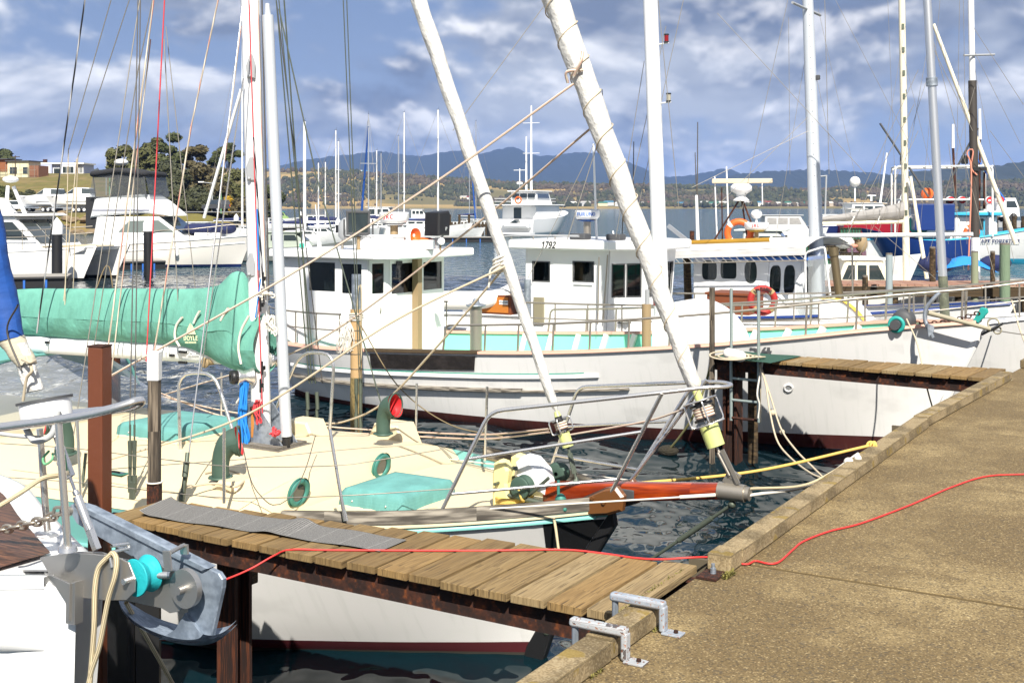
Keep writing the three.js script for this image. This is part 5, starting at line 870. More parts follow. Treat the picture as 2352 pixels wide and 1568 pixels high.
// whaleback hood and mast
{ const zf = 0.86, a = ap(1498, 800, { z: zf }), b = ap(1634, 795, { z: zf }), L = b.x - a.x, yb = 0.9, h = ap(1545, 694, { z: zf - 0.3 }).y;
const prof = [[0, 0], [0, h - yb - 0.16], [L * 0.05, h - yb - 0.05], [L * 0.3, h - yb], [L * 0.55, h - yb - 0.06], [L * 0.78, h - yb - 0.22], [L * 0.93, h - yb - 0.46], [L, h - yb - 0.75], [L * 1.03, 0]];
const top = line1(prof.slice(1).map(([x, y]) => [x, y]));
mesh('whaleback', [grid(40, 20, (u, v) => { const w = v * 2 - 1, x = u * L * 1.02, e = Math.pow(Math.abs(w), 5); const y = top(x); return V(a.x + x, yb + y - 0.12 * e * y, w * zf); }), ...[1, -1].map(s => { const g = grid(40, 6, (u, v) => { const x = u * L * 1.02; return V(a.x + x, yb + top(x) * 0.88 * v, s * zf); }); return g; }), grid(10, 6, (u, v) => V(a.x, yb + v * top(0) * (1 - 0.12 * Math.pow(Math.abs(u * 2 - 1), 5)), (u * 2 - 1) * zf))], M.white, A, 'white rounded whaleback hood');
mesh('whaleback_rib', tube([0.62, 0.74, 0.86, 0.94, 0.97].map((k, i) => V(a.x + L * (0.30 + 0.42 * i / 4), yb + (h - yb) * [0.86, 0.78, 0.58, 0.3, 0.02][i], zf + 0.005)), 0.012, 6), M.offWhite, A);
const m0 = ap(1519, 692, { z: 0.05 }), m1 = ap(1494, 0, { z: 0.05 }), k = (m1.x - m0.x) / (m1.y - m0.y), mp = (y, r = 0, z = 0) => V(m0.x + k * (y - m0.y) + r, y, 0.05 + z);
const mast = mesh('mast', rod(mp(0.95), mp(9.5), 0.128, 0.115, 24), M.white, A, 'thick white mast');
mesh('mast_band', rod(mp(m0.y - 0.06), mp(m0.y + 0.03), 0.131, 0.131, 24), std(lin(0.45, 0.10, 0.09), 0.6), mast);
for (const [py, mat] of [[92, M.red], [228, M.offWhite]]) { const y = ap(1530, py, { z: 0.05 }).y; const c = mp(y, 0.26); mesh('lamp_bracket', [rod(mp(y - 0.06, 0.1), mp(y - 0.045, 0.30), 0.012)], M.white, mast); mesh('mast_lamp', new THREE.CylinderGeometry(0.036, 0.036, 0.10, 14).translate(c.x, y + 0.03, c.z), mat === M.red ? std(lin(0.22, 0.008, 0.01), 0.2) : std(lin(0.35, 0.33, 0.26), 0.2), mast); mesh('lamp_cap', [new THREE.CylinderGeometry(0.042, 0.042, 0.02, 14).translate(c.x, y + 0.09, c.z), new THREE.CylinderGeometry(0.042, 0.042, 0.02, 14).translate(c.x, y - 0.03, c.z)], M.black, mast); }
for (const [x1, y1, x0, y0, r, m] of [[1560, 400, 1512, 0, 0.005, M.darkWire], [1350, 560, 1510, -20, 0.005, M.wire]]) { }
}
// exhaust stacks and vents on deck
{ const ex = (px, py0, py1, z, r, m, name, cap) => { const p0 = ap(px, py0, { z }), p1 = ap(px, py1, { z }); return mesh(name, [rod(V(p0.x, p0.y, z), V(p0.x, p1.y, z), r, r, 18), cap].filter(Boolean), m, A); };
ex(1485, 805, 698, 1.02, 0.072, M.tan, 'exhaust_stack'); ex(1487, 698, 665, 1.02, 0.034, M.grey, 'exhaust_tip');
const q = ap(1093, 812, { z: 0.6 }), qt = ap(1093, 705, { z: 0.6 }); mesh('deck_vent', rod(V(q.x, q.y - 0.2, 0.6), V(q.x, qt.y, 0.6), 0.105, 0.105, 20), M.dullSteel, A); mesh('vent_cap', lathe([[0.01, 0.14], [0.05, 0.12], [0.07, 0.05], [0.18, 0.02], [0.16, -0.01], [0.01, -0.01]], 24).translate(q.x, qt.y + 0.02, 0.6), M.galv, A); }
// anchor stowed on the bow, windlass, chain
{ const W = p => p.clone().applyMatrix4(A.matrixWorld);
const t = thing('anchor', 'weathered fisherman anchor with long shank lashed across the white bow', 'anchor', W(V(0, 0, 0)), AXA);
const p = (px, py, z) => ap(px, py, { z }), sh0 = p(2132, 718, 0.72), sh1 = p(2280, 757, 0.20);
mesh('shank', rod(sh0, sh1, 0.036, 0.028, 12), M.oldGalv ??= std(lin(0.36, 0.33, 0.24), 0.7, 0.3), t);
mesh('arms', tube([p(2160, 672, 0.74), p(2145, 686, 0.76), p(2128, 710, 0.76), p(2126, 735, 0.76), p(2134, 756, 0.76), p(2143, 775, 0.74)], 0.030, 8, 40), M.galv, t);
mesh('fluke', extr([[-0.03, -0.10], [0.05, -0.02], [0.05, 0.06], [-0.05, 0.10]], 0.02, 0.004).rotateY(0.6).translate(...p(2138, 758, 0.78).toArray()), M.galv, t);
mesh('stock', [rod(p(2256, 768, 0.18), p(2306, 742, 0.28), 0.018)], M.darkGrey, t);
mesh('shackle', [new THREE.TorusGeometry(0.05, 0.012, 6, 16).translate(...p(2292, 758, 0.2).toArray()), new THREE.TorusGeometry(0.075, 0.013, 6, 18).translate(...p(2283, 743, 0.2).toArray())], M.oldGalv, t);
const wl = thing('windlass', 'dark anchor windlass with sea green drum on the white bow', 'windlass', W(p(2076, 735, 0.45)), AXA);
mesh('gear_case', [lathe([[0.01, -0.16], [0.14, -0.16], [0.165, -0.06], [0.15, 0.08], [0.12, 0.14], [0.01, 0.15]], 20).rotateX(Math.PI / 2)], M.darkGrey, wl);
mesh('drum', new THREE.TorusGeometry(0.095, 0.028, 10, 28).translate(-0.05, -0.05, 0.2), M.verdi2 ??= std(lin(0.02, 0.32, 0.28), 0.5), wl); mesh('drum_hub', new THREE.CylinderGeometry(0.07, 0.07, 0.2, 18).rotateX(Math.PI / 2).translate(-0.05, -0.05, 0.2), M.darkGrey, wl);
const rl = thing('bow_roller', 'sea green chipped bow roller at the white stem head', 'roller', W(p(2255, 724, 0.06)), AXA); rl.scale.setScalar(0.75);
mesh('cheek', [extr([[-0.14, -0.10], [-0.04, -0.14], [0.12, 0.06], [0.10, 0.13], [0.0, 0.15]], 0.03, 0.006).translate(0, 0, 0.06), extr([[-0.14, -0.10], [-0.04, -0.14], [0.12, 0.06], [0.10, 0.13], [0.0, 0.15]], 0.03, 0.006).translate(0, 0, -0.06), new THREE.CylinderGeometry(0.07, 0.07, 0.1, 16).rotateX(Math.PI / 2)], M.verdi2, rl);
const ch = thing('anchor_chain', 'rusty anchor chain running from the windlass to the bow roller', 'chain', W(V(0, 0, 0)), AXA);
const c0 = p(2104, 742, 0.40), c1 = p(2250, 718, 0.10), nL = 15; for (let i = 0; i < nL; i++) { const k = (i + 0.5) / nL, q = c0.clone().lerp(c1, k); q.y -= 0.05 * Math.sin(k * Math.PI); const g = new THREE.TorusGeometry(0.026, 0.008, 6, 12).scale(1.5, 1, 1); if (i % 2) g.rotateX(Math.PI / 2); mesh('link', g.rotateY(-0.25).translate(q.x, q.y, q.z), M.rust, ch); }
}
}
// ================================================================ second fishing boat, number 1792
const B = thing('fishing_boat', 'white fishing boat numbered 1792 lying beyond the long one', 'boat', V(9.0, 0, -20.5), AXA);
const bp = (px, py, c) => pick(B, px, py, c);
{
const H = hullShape({ xs: y => -13.2 - 0.2 * y, xb: y => 0.55 * y, draft: 0.8, flare: 0.75,
sheer: [[0, 1.05], [0.25, 1.05], [0.45, 1.10], [0.65, 1.22], [0.82, 1.46], [1, 1.86]],
deckW: [[0, 1.15], [0.08, 1.45], [0.25, 1.75], [0.5, 1.82], [0.68, 1.66], [0.82, 1.25], [0.92, 0.70], [1, 0.06]],
wlW: [[0, 0.7], [0.1, 1.1], [0.3, 1.45], [0.5, 1.45], [0.68, 1.1], [0.82, 0.6], [0.93, 0.22], [1, 0.03]] });
const sh = H.sheer;
mesh('boot_top', H.band(-0.8, t => 0.18, 60, 6), M.hullBlue, B); mesh('topsides', H.band(t => 0.18, sh, 80, 10), M.hullWhite, B, 'white topsides'); mesh('transom', H.transom(-0.3), M.hullWhite, B);
mesh('gunwale', H.ring(sh, 0.10, 0.04, 60, 0.0, 0.996, 0.03), M.white, B);
mesh('deck', H.deck(t => sh(t) - (t < 0.55 ? 0.35 : 0.02), 0.05, 50, 8, 0.03, 0.0, 0.55), std(lin(0.45, 0.46, 0.44), 0.7), B);
mesh('foredeck', H.deck(t => sh(t) - 0.04, 0.05, 40, 8, 0.06, 0.54, 0.99), M.white, B);
// wheelhouse with a leaning front
const zs = 1.12, y0 = 0.9, yT = 2.74, xa = bp(1210, 660, { z: zs }).x, x1 = bp(1392, 660, { z: zs }).x, xF = x1 + 0.55, zr = -1.12;
const lean = 0.14;
const wh = mesh('wheelhouse', [box(xF - xa, 0.03, 0.04, (xa + xF) / 2, y0 + 0.02, 0)], M.white, B, 'white wheelhouse with square windows');
const P3 = (x, y, z) => V(x, y, z), yw = 1.9;
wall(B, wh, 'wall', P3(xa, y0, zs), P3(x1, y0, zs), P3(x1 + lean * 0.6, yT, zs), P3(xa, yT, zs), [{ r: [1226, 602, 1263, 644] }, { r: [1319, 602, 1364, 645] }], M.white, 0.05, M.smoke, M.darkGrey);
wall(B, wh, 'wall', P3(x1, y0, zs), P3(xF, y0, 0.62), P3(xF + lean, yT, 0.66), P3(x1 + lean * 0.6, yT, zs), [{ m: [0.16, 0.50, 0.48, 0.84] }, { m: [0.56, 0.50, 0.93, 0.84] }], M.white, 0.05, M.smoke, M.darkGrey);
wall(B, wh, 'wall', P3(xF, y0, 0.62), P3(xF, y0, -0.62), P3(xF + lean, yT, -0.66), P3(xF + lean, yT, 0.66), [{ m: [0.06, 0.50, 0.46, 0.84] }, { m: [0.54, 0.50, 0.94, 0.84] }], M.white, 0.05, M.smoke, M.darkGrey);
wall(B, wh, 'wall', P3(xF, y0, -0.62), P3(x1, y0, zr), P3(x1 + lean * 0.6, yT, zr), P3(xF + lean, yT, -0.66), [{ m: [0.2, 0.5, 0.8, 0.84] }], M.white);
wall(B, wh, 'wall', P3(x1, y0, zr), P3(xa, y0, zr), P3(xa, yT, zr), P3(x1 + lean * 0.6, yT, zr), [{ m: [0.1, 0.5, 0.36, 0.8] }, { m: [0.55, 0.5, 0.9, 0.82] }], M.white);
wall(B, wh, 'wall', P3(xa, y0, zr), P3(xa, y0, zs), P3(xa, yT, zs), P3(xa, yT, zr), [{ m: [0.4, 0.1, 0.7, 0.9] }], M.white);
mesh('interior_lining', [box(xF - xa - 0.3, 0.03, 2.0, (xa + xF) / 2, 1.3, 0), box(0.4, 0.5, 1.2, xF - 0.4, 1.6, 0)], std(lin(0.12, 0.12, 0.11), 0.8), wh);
const ro = [[xa - 0.25, -1.42], [xa - 0.25, 1.42], [x1 + 0.2, 1.42], [xF + 0.45, 0.80], [xF + 0.45, -0.80], [x1 + 0.2, -1.42]];
mesh('roof', extr(ro.map(([x, z]) => [x, -z]), 0.19, 0.03).rotateX(-Math.PI / 2).translate(0, yT + 0.085, 0), M.white, wh, 'white roof with curved visor');
{ const p = bp(1260, 575, { z: 1.43 }), g = letters('1792', 0.14, 0.004, fontBold, 0.78); g.applyMatrix4(new THREE.Matrix4().makeShear(0, 0, 0.22, 0, 0, 0)); mesh('roof_number', g.translate(p.x, yT + 0.085, 1.424), M.black, wh).userData.kind = 'stuff'; }
mesh('grab_rail', pipe([bp(1396, 585, { z: 1.2 }), bp(1385, 740, { z: 1.2 })], 0.015, 0.02), M.dullSteel, wh); mesh('grab_rail', pipe([bp(1376, 590, { z: 1.3 }), bp(1373, 745, { z: 1.3 })], 0.014, 0.02), M.dullSteel, wh);
mesh('window_sill', box(0.42, 0.03, 0.05, bp(1340, 652, { z: zs + 0.03 }).x, bp(1340, 652, { z: zs + 0.03 }).y, zs + 0.035), M.white, wh);
const W = p => p.clone().applyMatrix4(B.matrixWorld), top = yT + 0.18, at2 = (px, py, z) => bp(px, py, { z });
radarDrum('white and blue radar drum on a pole on the numbered boat roof', W(V(at2(1349, 540, 0.3).x, top, 0.3)), 0.255, 0.19, at2(1349, 504, 0.3).y - top, 0.075, [M.white, M.blue, M.dullSteel], 'FURUNO', M.blue, -0.2);
{ const pts = [[1150, 543], [1200, 540], [1330, 542]].map(([x, y]) => at2(x, y, 1.1)); mesh('roof_rail', pipe(pts, 0.022, 0.05), M.grey, wh); for (const x of [1175, 1225, 1275]) mesh('rail_post', rod(at2(x, 542, 1.1), V(at2(x, 542, 1.1).x, top, 1.1), 0.015), M.dullSteel, wh); }
for (const [px, w2_] of [[1333, 0.36], [1415, 0.32]]) { const p = at2(px, 550, 0.7); mesh('roof_box', rbox(w2_, 0.12, 0.3, 0.03, p.x, top + 0.06, 0.7), M.darkGrey, wh); }
for (const [x0, y0_, x1_, y1_, r, m, n] of [[1371, 560, 1363, 330, 0.026, M.white, 'aerial'], [1429, 555, 1431, 480, 0.012, M.black, 'aerial'], [1455, 400, 1456, 325, 0.012, M.black, 'aerial'], [1456, 560, 1455, 400, 0.012, M.black, 'aerial'], [1412, 552, 1408, 530, 0.02, M.white, 'aerial'], [1388, 280, 1383, 205, 0.012, M.black, 'aerial']]) mesh(n, rod(at2(x0, y0_, 0.3), at2(x1_, y1_, 0.3), r, r * 0.8, 8), m, wh);
// mast stay and derrick of this boat: foremast
const fm0 = bp(2170, 700, { z: 0 }), fm1 = bp(2134, 60, { z: 0 }), fk = (fm1.x - fm0.x) / (fm1.y - fm0.y), fmp = y => V(fm0.x + fk * (y - fm0.y), y, 0);
const fmast = mesh('foremast', rod(fmp(1.4), fmp(9.5), 0.078, 0.07, 18), M.alu, B, 'grey galvanised foremast'); mesh('foremast_base', rod(fmp(1.4), fmp(2.35), 0.083, 0.082, 18), std(lin(0.42, 0.40, 0.24), 0.7, 0.2, { map: T.galv }), fmast);
mesh('mast_collar', [rod(fmp(5.75), fmp(5.9), 0.10, 0.10, 18)], M.galv, fmast);
const em0 = bp(1540, 545, { z: 0.2 });
// rails along the bow
for (const s of [1, -1]) for (const [hh, r] of [[0.62, 0.018], [0.32, 0.013]]) { const pts = []; for (let i = 0; i <= 14; i++) { const t = 0.30 + 0.69 * i / 14, p = H.P(t, sh(t), s, 0.06); pts.push(V(p.x, sh(t) + hh, p.z)); } mesh('hand_rail', pipe(pts, r, 0.06), M.dullSteel, B); }
for (const s of [1, -1]) for (let i = 0; i < 14; i++) { const t = 0.30 + i * 0.052, p = H.P(t, sh(t), s, 0.06); mesh('rail_post', rod(V(p.x, sh(t), p.z), V(p.x, sh(t) + 0.62, p.z), 0.015, 0.015, 8), M.dullSteel, B); }
// white hood with orange trim on the foredeck
{ const a = bp(1882, 735, { z: 0.4 }), b = bp(1985, 735, { z: 0.4 }), L = b.x - a.x, h = 0.36; const top_ = line1([[0, h], [L * 0.45, h], [L * 0.75, h * 0.6], [L, 0]]); mesh('deck_hood', [grid(20, 4, (u, v) => V(a.x + u * L, a.y + top_(u * L), lerp(0.4, -0.4, v))), grid(20, 3, (u, v) => V(a.x + u * L, a.y + top_(u * L) * v, 0.4))], M.white, B); mesh('hood_trim', grid(20, 2, (u, v) => V(a.x + u * L, a.y + top_(u * L) + 0.03, lerp(0.44, 0.2, v))), M.yellow, B); }
mesh('exhaust_stack', [rod(bp(1936, 735, { z: 0.0 }), bp(1915, 575, { z: 0.0 }), 0.078, 0.076, 18), rod(bp(1917, 588, { z: 0 }), bp(1914, 568, { z: 0 }), 0.095, 0.095, 18)], std(lin(0.13, 0.10, 0.055), 0.5, 0.5), B, 'tall bronze coloured stack');
mesh('vent_pipe', rod(bp(1212, 745, { z: 1.5 }), bp(1212, 642, { z: 1.5 }), 0.072, 0.072, 16), M.galv, B);
mesh('deck_panel', rbox(0.24, 0.52, 0.05, 0.01, bp(1235, 712, { z: 1.25 }).x, bp(1235, 712, { z: 1.25 }).y, 1.2), std(lin(0.30, 0.27, 0.18), 0.6, 0.3), wh);
const cw = (px, py, z) => W(bp(px, py, { z }));
{ const p = bp(1672, 722, { z: 0.75 }), t = thing('deck_chest', 'red brown timber chest in front of the oval windowed wheelhouse', 'chest', W(p), AXA - 0.02); const w = 0.86, d = 0.75; mesh('case', rbox(w, 0.36, d, 0.015, 0, 0.18, -d / 2), M.varnishBox ??= std(lin(0.17, 0.045, 0.014), 0.5), t); mesh('lid', rbox(w + 0.06, 0.05, d + 0.06, 0.012, 0, 0.385, -d / 2), M.varnishBox, t); }
{ const p = bp(1138, 722, { z: 0.3 }), t = thing('life_jacket_locker', 'orange brown locker lettered for life jackets on the stern deck', 'locker', W(p), AXA); mesh('case', rbox(0.78, 0.42, 0.5, 0.015, 0, 0.21, -0.25), M.varnishBox, t); mesh('front_panel', rbox(0.70, 0.34, 0.02, 0.008, -0.02, 0.21, 0.008), std(lin(0.45, 0.15, 0.02), 0.5), t); mesh('label_plate', box(0.22, 0.09, 0.008, 0.22, 0.27, 0.022), M.white, t); mesh('lettering', letters('LIFE JACKETS', 0.026, 0.003).translate(0.22, 0.27, 0.027), M.black, t).userData.kind = 'stuff'; }
{ const p = W(bp(1752, 690, { z: 1.45 })); ringBuoy('red ring with tan bands hung on the rail before the oval windows', p, AXA + 0.5, 0.215, 0.062, M.buoyRed, std(lin(0.34, 0.24, 0.11), 0.8), 'MALFUMARA'); }
// stern dinghy
{ const p = bp(1052, 690, { z: 0.2 }), t = thing('inflatable_dinghy', 'pale grey inflatable dinghy hung behind the white wheelhouse', 'dinghy', W(p), AXA + 0.35); const ring = [V(-0.9, 0, 0.45), V(0.5, 0.02, 0.45), V(1.0, 0.12, 0.28), V(1.2, 0.22, 0), V(1.0, 0.12, -0.28), V(0.5, 0.02, -0.45), V(-0.9, 0, -0.45)]; mesh('tube', tube(ring, 0.17, 12, 60), M.offWhite, t); mesh('floor', box(1.7, 0.04, 0.8, 0, -0.06, 0), M.grey, t); mesh('outboard', [rbox(0.30, 0.26, 0.24, 0.07, -0.55, 0.24, 0)], M.white, t); }
}
// ================================================================ third boat, oval windows under a long awning
const C = thing('fishing_boat', 'white fishing boat with oval windows and a long white awning', 'boat', V(9.6, 0, -24.8), AXA);
const cp = (px, py, c) => pick(C, px, py, c);
{
const H = hullShape({ xs: y => -12.0, xb: y => 0.5 * y, draft: 0.8, flare: 0.75, sheer: [[0, 1.1], [0.4, 1.1], [0.7, 1.25], [1, 1.6]], deckW: [[0, 1.2], [0.3, 1.75], [0.6, 1.7], [0.85, 1.0], [1, 0.05]], wlW: [[0, 0.8], [0.3, 1.4], [0.6, 1.3], [0.85, 0.5], [1, 0.03]] });
mesh('topsides', H.band(-0.5, H.sheer, 60, 10), M.hullWhite, C); mesh('deck', H.deck(t => H.sheer(t) - 0.3, 0.04, 40, 6, 0.02, 0, 0.99), std(lin(0.42, 0.45, 0.42), 0.8), C); mesh('gunwale', H.ring(H.sheer, 0.09, 0.05, 50, 0, 0.995, 0.04), M.hullBlue, C);
const zs = 1.1, y0 = 0.9, yT = 2.42, xa = cp(1596, 650, { z: zs }).x, x1 = cp(1752, 650, { z: zs }).x, xF = x1 + 0.55;
const wh = mesh('wheelhouse', box(xF - xa, 0.03, 0.04, (xa + xF) / 2, y0 + 0.02, 0), M.white, C, 'white wheelhouse with rounded windows');
const rimm = M.white;
wall(C, wh, 'wall', V(xa, y0, zs), V(x1, y0, zs), V(x1 + 0.16, yT, zs), V(xa, yT, zs), [{ r: [1613, 598, 1648, 643], round: 0.5 }, { r: [1656, 597, 1693, 640], round: 0.35 }, { r: [1711, 597, 1740, 651], round: 0.8 }], M.white, 0.05, M.tint);
wall(C, wh, 'wall', V(x1, y0, zs), V(xF, y0, 0.5), V(xF + 0.2, yT, 0.55), V(x1 + 0.16, yT, zs), [{ m: [0.14, 0.50, 0.48, 0.93], round: 0.6 }, { m: [0.56, 0.50, 0.90, 0.93], round: 0.6 }], M.white, 0.05, M.smoke);
wall(C, wh, 'wall', V(xF, y0, 0.5), V(xF, y0, -0.5), V(xF + 0.2, yT, -0.55), V(xF + 0.2, yT, 0.55), [{ m: [0.1, 0.5, 0.9, 0.9] }], M.white);
wall(C, wh, 'wall', V(xF, y0, -0.5), V(xa, y0, -zs), V(xa, yT, -zs), V(xF + 0.2, yT, -0.55), [{ m: [0.2, 0.5, 0.8, 0.9] }], M.white); wall(C, wh, 'wall', V(xa, y0, -zs), V(xa, y0, zs), V(xa, yT, zs), V(xa, yT, -zs), [], M.white);
const ro = [[xa - 0.1, -1.25], [xa - 0.1, 1.25], [x1 + 0.35, 1.25], [xF + 0.45, 0.7], [xF + 0.45, -0.7], [x1 + 0.35, -1.25]];
mesh('roof', extr(ro.map(([x, z]) => [x, -z]), 0.07, 0.01).rotateX(-Math.PI / 2).translate(0, yT + 0.04, 0), M.blue, wh, 'blue edged wheelhouse roof');
for (const [x0, x1_] of [[1695, 1722], [1740, 1790]]) { const a = cp(x0, 672, { z: 1.15 }), b = cp(x1_, 672, { z: 1.15 }); mesh('blue_shelf', rbox(b.x - a.x, 0.04, 0.12, 0.01, (a.x + b.x) / 2, a.y, 1.14), M.blue, wh); }
// awning over the deck with a lacing edge
const aw0 = cp(1503, 578, { z: 1.6 }), aw1 = cp(1852, 568, { z: 1.6 });
mesh('awning', [grid(50, 10, (u, v) => { const w = v * 2 - 1; return V(lerp(aw0.x, aw1.x, u), lerp(aw0.y, aw1.y, u) + 0.20 * (1 - w * w) , w * 1.6); }, (u, v, p) => [p.x, p.z]), grid(50, 3, (u, v) => V(lerp(aw0.x, aw1.x, u), lerp(aw0.y, aw1.y, u) - v * 0.16, 1.6 + 0.008 * Math.sin(u * 40)))], M.awningM ??= std(lin(0.72, 0.71, 0.69), 0.85, 0, { map: T.canvas }), C, 'white canvas awning');
{ const n = 22; for (let i = 0; i < n; i++) { const u = (i + 0.3) / n, p = V(lerp(aw0.x, aw1.x, u), lerp(aw0.y, aw1.y, u) - 0.17, 1.61); mesh('awning_lacing', rod(p, p.clone().add(V(0.10, -0.09, 0)), 0.004, 0.004, 5), M.ropeWhite, C); } }
mesh('awning_rail', rod(aw0.clone().add(V(0, -0.27, 0)), aw1.clone().add(V(0, -0.27, 0)), 0.015), M.dullSteel, C);
// clear dodger panel and hoop
{ const p = (x, y) => cp(x, y, { z: 1.2 }); mesh('vinyl_screen', poly3([p(1857, 678), p(1904, 672), p(1898, 583), p(1857, 588)], 0.006), M.vinyl, C); mesh('screen_frame', pipe([p(1852, 735), p(1850, 580), p(1895, 566), p(1908, 680)], 0.022, 0.08), M.white, C); mesh('hoop', pipe([cp(1960, 730, { z: 1.2 }), cp(1958, 566, { z: 1.2 }), cp(1940, 560, { z: 0.5 }), cp(1895, 562, { z: -0.6 })], 0.02, 0.1), M.dullSteel, C); }
// yellow spar on the awning
{ const a = cp(1505, 560, { z: 0.9 }), b = cp(1850, 549, { z: 0.9 }), k = t => a.clone().lerp(b, t); const spar = mesh('yellow_spar', rod(a, k(0.78), 0.062, 0.06, 14), M.sparY ??= std(lin(0.46, 0.25, 0.02), 0.5, 0, { map: T.canvas, bumpMap: T.noiseBump, bumpScale: 0.003 }), C, 'ochre yellow spar lashed on top'); mesh('spar_end', rod(k(0.78), k(0.94), 0.06, 0.055, 14), M.offWhite, C); }
// tall grey mast with cross trees
{ const a = cp(1877, 600, { z: -0.2 }), b = cp(1856, 0, { z: -0.2 }), k = (b.x - a.x) / (b.y - a.y), mp = y => V(a.x + k * (y - a.y), y, -0.2); const m = mesh('mast', rod(mp(0.8), mp(9.2), 0.17, 0.115, 22), M.aluPaint, C, 'tapered grey riveted mast'); const y = cp(1856, 22, { z: -0.2 }).y; mesh('cross_tree', [rod(V(mp(y).x, y, -1.1), V(mp(y).x, y, 0.9), 0.035, 0.03, 8)], M.grey, m); mesh('mast_lamp', rbox(0.09, 0.11, 0.09, 0.02, mp(6.2).x + 0.16, cp(1873, 178, { z: -0.2 }).y, -0.2), M.darkGrey, m);
const bm0 = cp(1885, 541, { z: -0.2 }), bm1 = cp(2236, 538, { z: -0.2 }); mesh('derrick_boom', rod(bm0, bm1, 0.05, 0.045, 14), M.white, C, 'level white derrick boom');
for (let i = 0; i < 26; i++) { const yy = 2.6 + i * 0.24; const q = mp(yy); mesh('rivet', new THREE.SphereGeometry(0.012, 6, 4).translate(q.x + 0.06, yy, -0.2 + lerp(0.155, 0.11, i / 26)), M.grey, m); } }
// radar arch, scanners, ring on the roof
const W = p => p.clone().applyMatrix4(C.matrixWorld), q = (px, py, z = 0) => cp(px, py, { z });
{ const t = thing('radar', 'white pedestal radar with long tan bar scanner on a rusty tripod', 'radar', W(q(1703, 555, 0.3)), AXA + 0.25), top = q(1703, 462, 0.3).y - q(1703, 555, 0.3).y;
for (const [x, z] of [[-0.62, 0.1], [0.42, 0.25], [0.1, -0.45]]) mesh('leg', rod(V(x, 0, z), V(x * 0.1, top, z * 0.1), 0.020), M.rust, t);
mesh('pedestal', lathe([[0.01, 0], [0.18, 0], [0.18, 0.03], [0.10, 0.10], [0.11, 0.16], [0.24, 0.24], [0.24, 0.34], [0.17, 0.40], [0.01, 0.41]], 24).translate(0, top, 0), M.white, t); mesh('bar_scanner', rbox(1.36, 0.11, 0.10, 0.02, 0.02, top + 0.46, 0), std(lin(0.60, 0.50, 0.36), 0.6), t); }
radarDrum('white radar drum with red letters and yellow base before the grey mast', W(q(1738, 552, 0.5)), 0.27, 0.17, q(1738, 528, 0.5).y - q(1738, 552, 0.5).y, 0.05, [M.white, M.yellow, M.tan], 'JRC', M.red, -0.3);
ringBuoy('orange ring hung on the rusty radar tripod', W(q(1698, 535, 0.45)), AXA + 0.3, 0.26, 0.075, M.orange, M.offWhite, '', 0.1);
for (const [x0, y0_, x1_, y1_, r, m] of [[1604, 570, 1600, 448, 0.045, M.white], [1602, 448, 1603, 280, 0.016, M.darkWire], [1600, 440, 1597, 350, 0.014, M.darkWire], [1648, 560, 1642, 405, 0.02, M.white], [1675, 555, 1669, 382, 0.022, M.white], [1660, 560, 1658, 430, 0.018, M.rust], [1752, 470, 1751, 420, 0.014, M.white]]) mesh('aerial', rod(q(x0, y0_, 0.4), q(x1_, y1_, 0.4), r, r * 0.75, 8), m, C);
mesh('funnel', [rod(q(1590, 560, 0.6), q(1590, 530, 0.6), 0.055, 0.055, 14)], M.rust, C); mesh('funnel_box', rbox(0.34, 0.13, 0.3, 0.02, ...q(1592, 558, 0.6).toArray()), M.grey, C);
mesh('ramp_beam', bar(q(1535, 518, 0.5), q(1582, 555, 0.5), 0.09, 0.06), M.alu, C);
mesh('satellite_dome', [ball(0.13, ...q(1738, 492, 0.2).toArray(), 1, 0.8, 1), rod(q(1738, 500, 0.2), q(1738, 520, 0.2), 0.03)], M.white, C);
mesh('timber_mast_stump', rod(q(1581, 690, 0.7), q(1578, 590, 0.7), 0.09, 0.085, 12), M.oldWood, C);
}
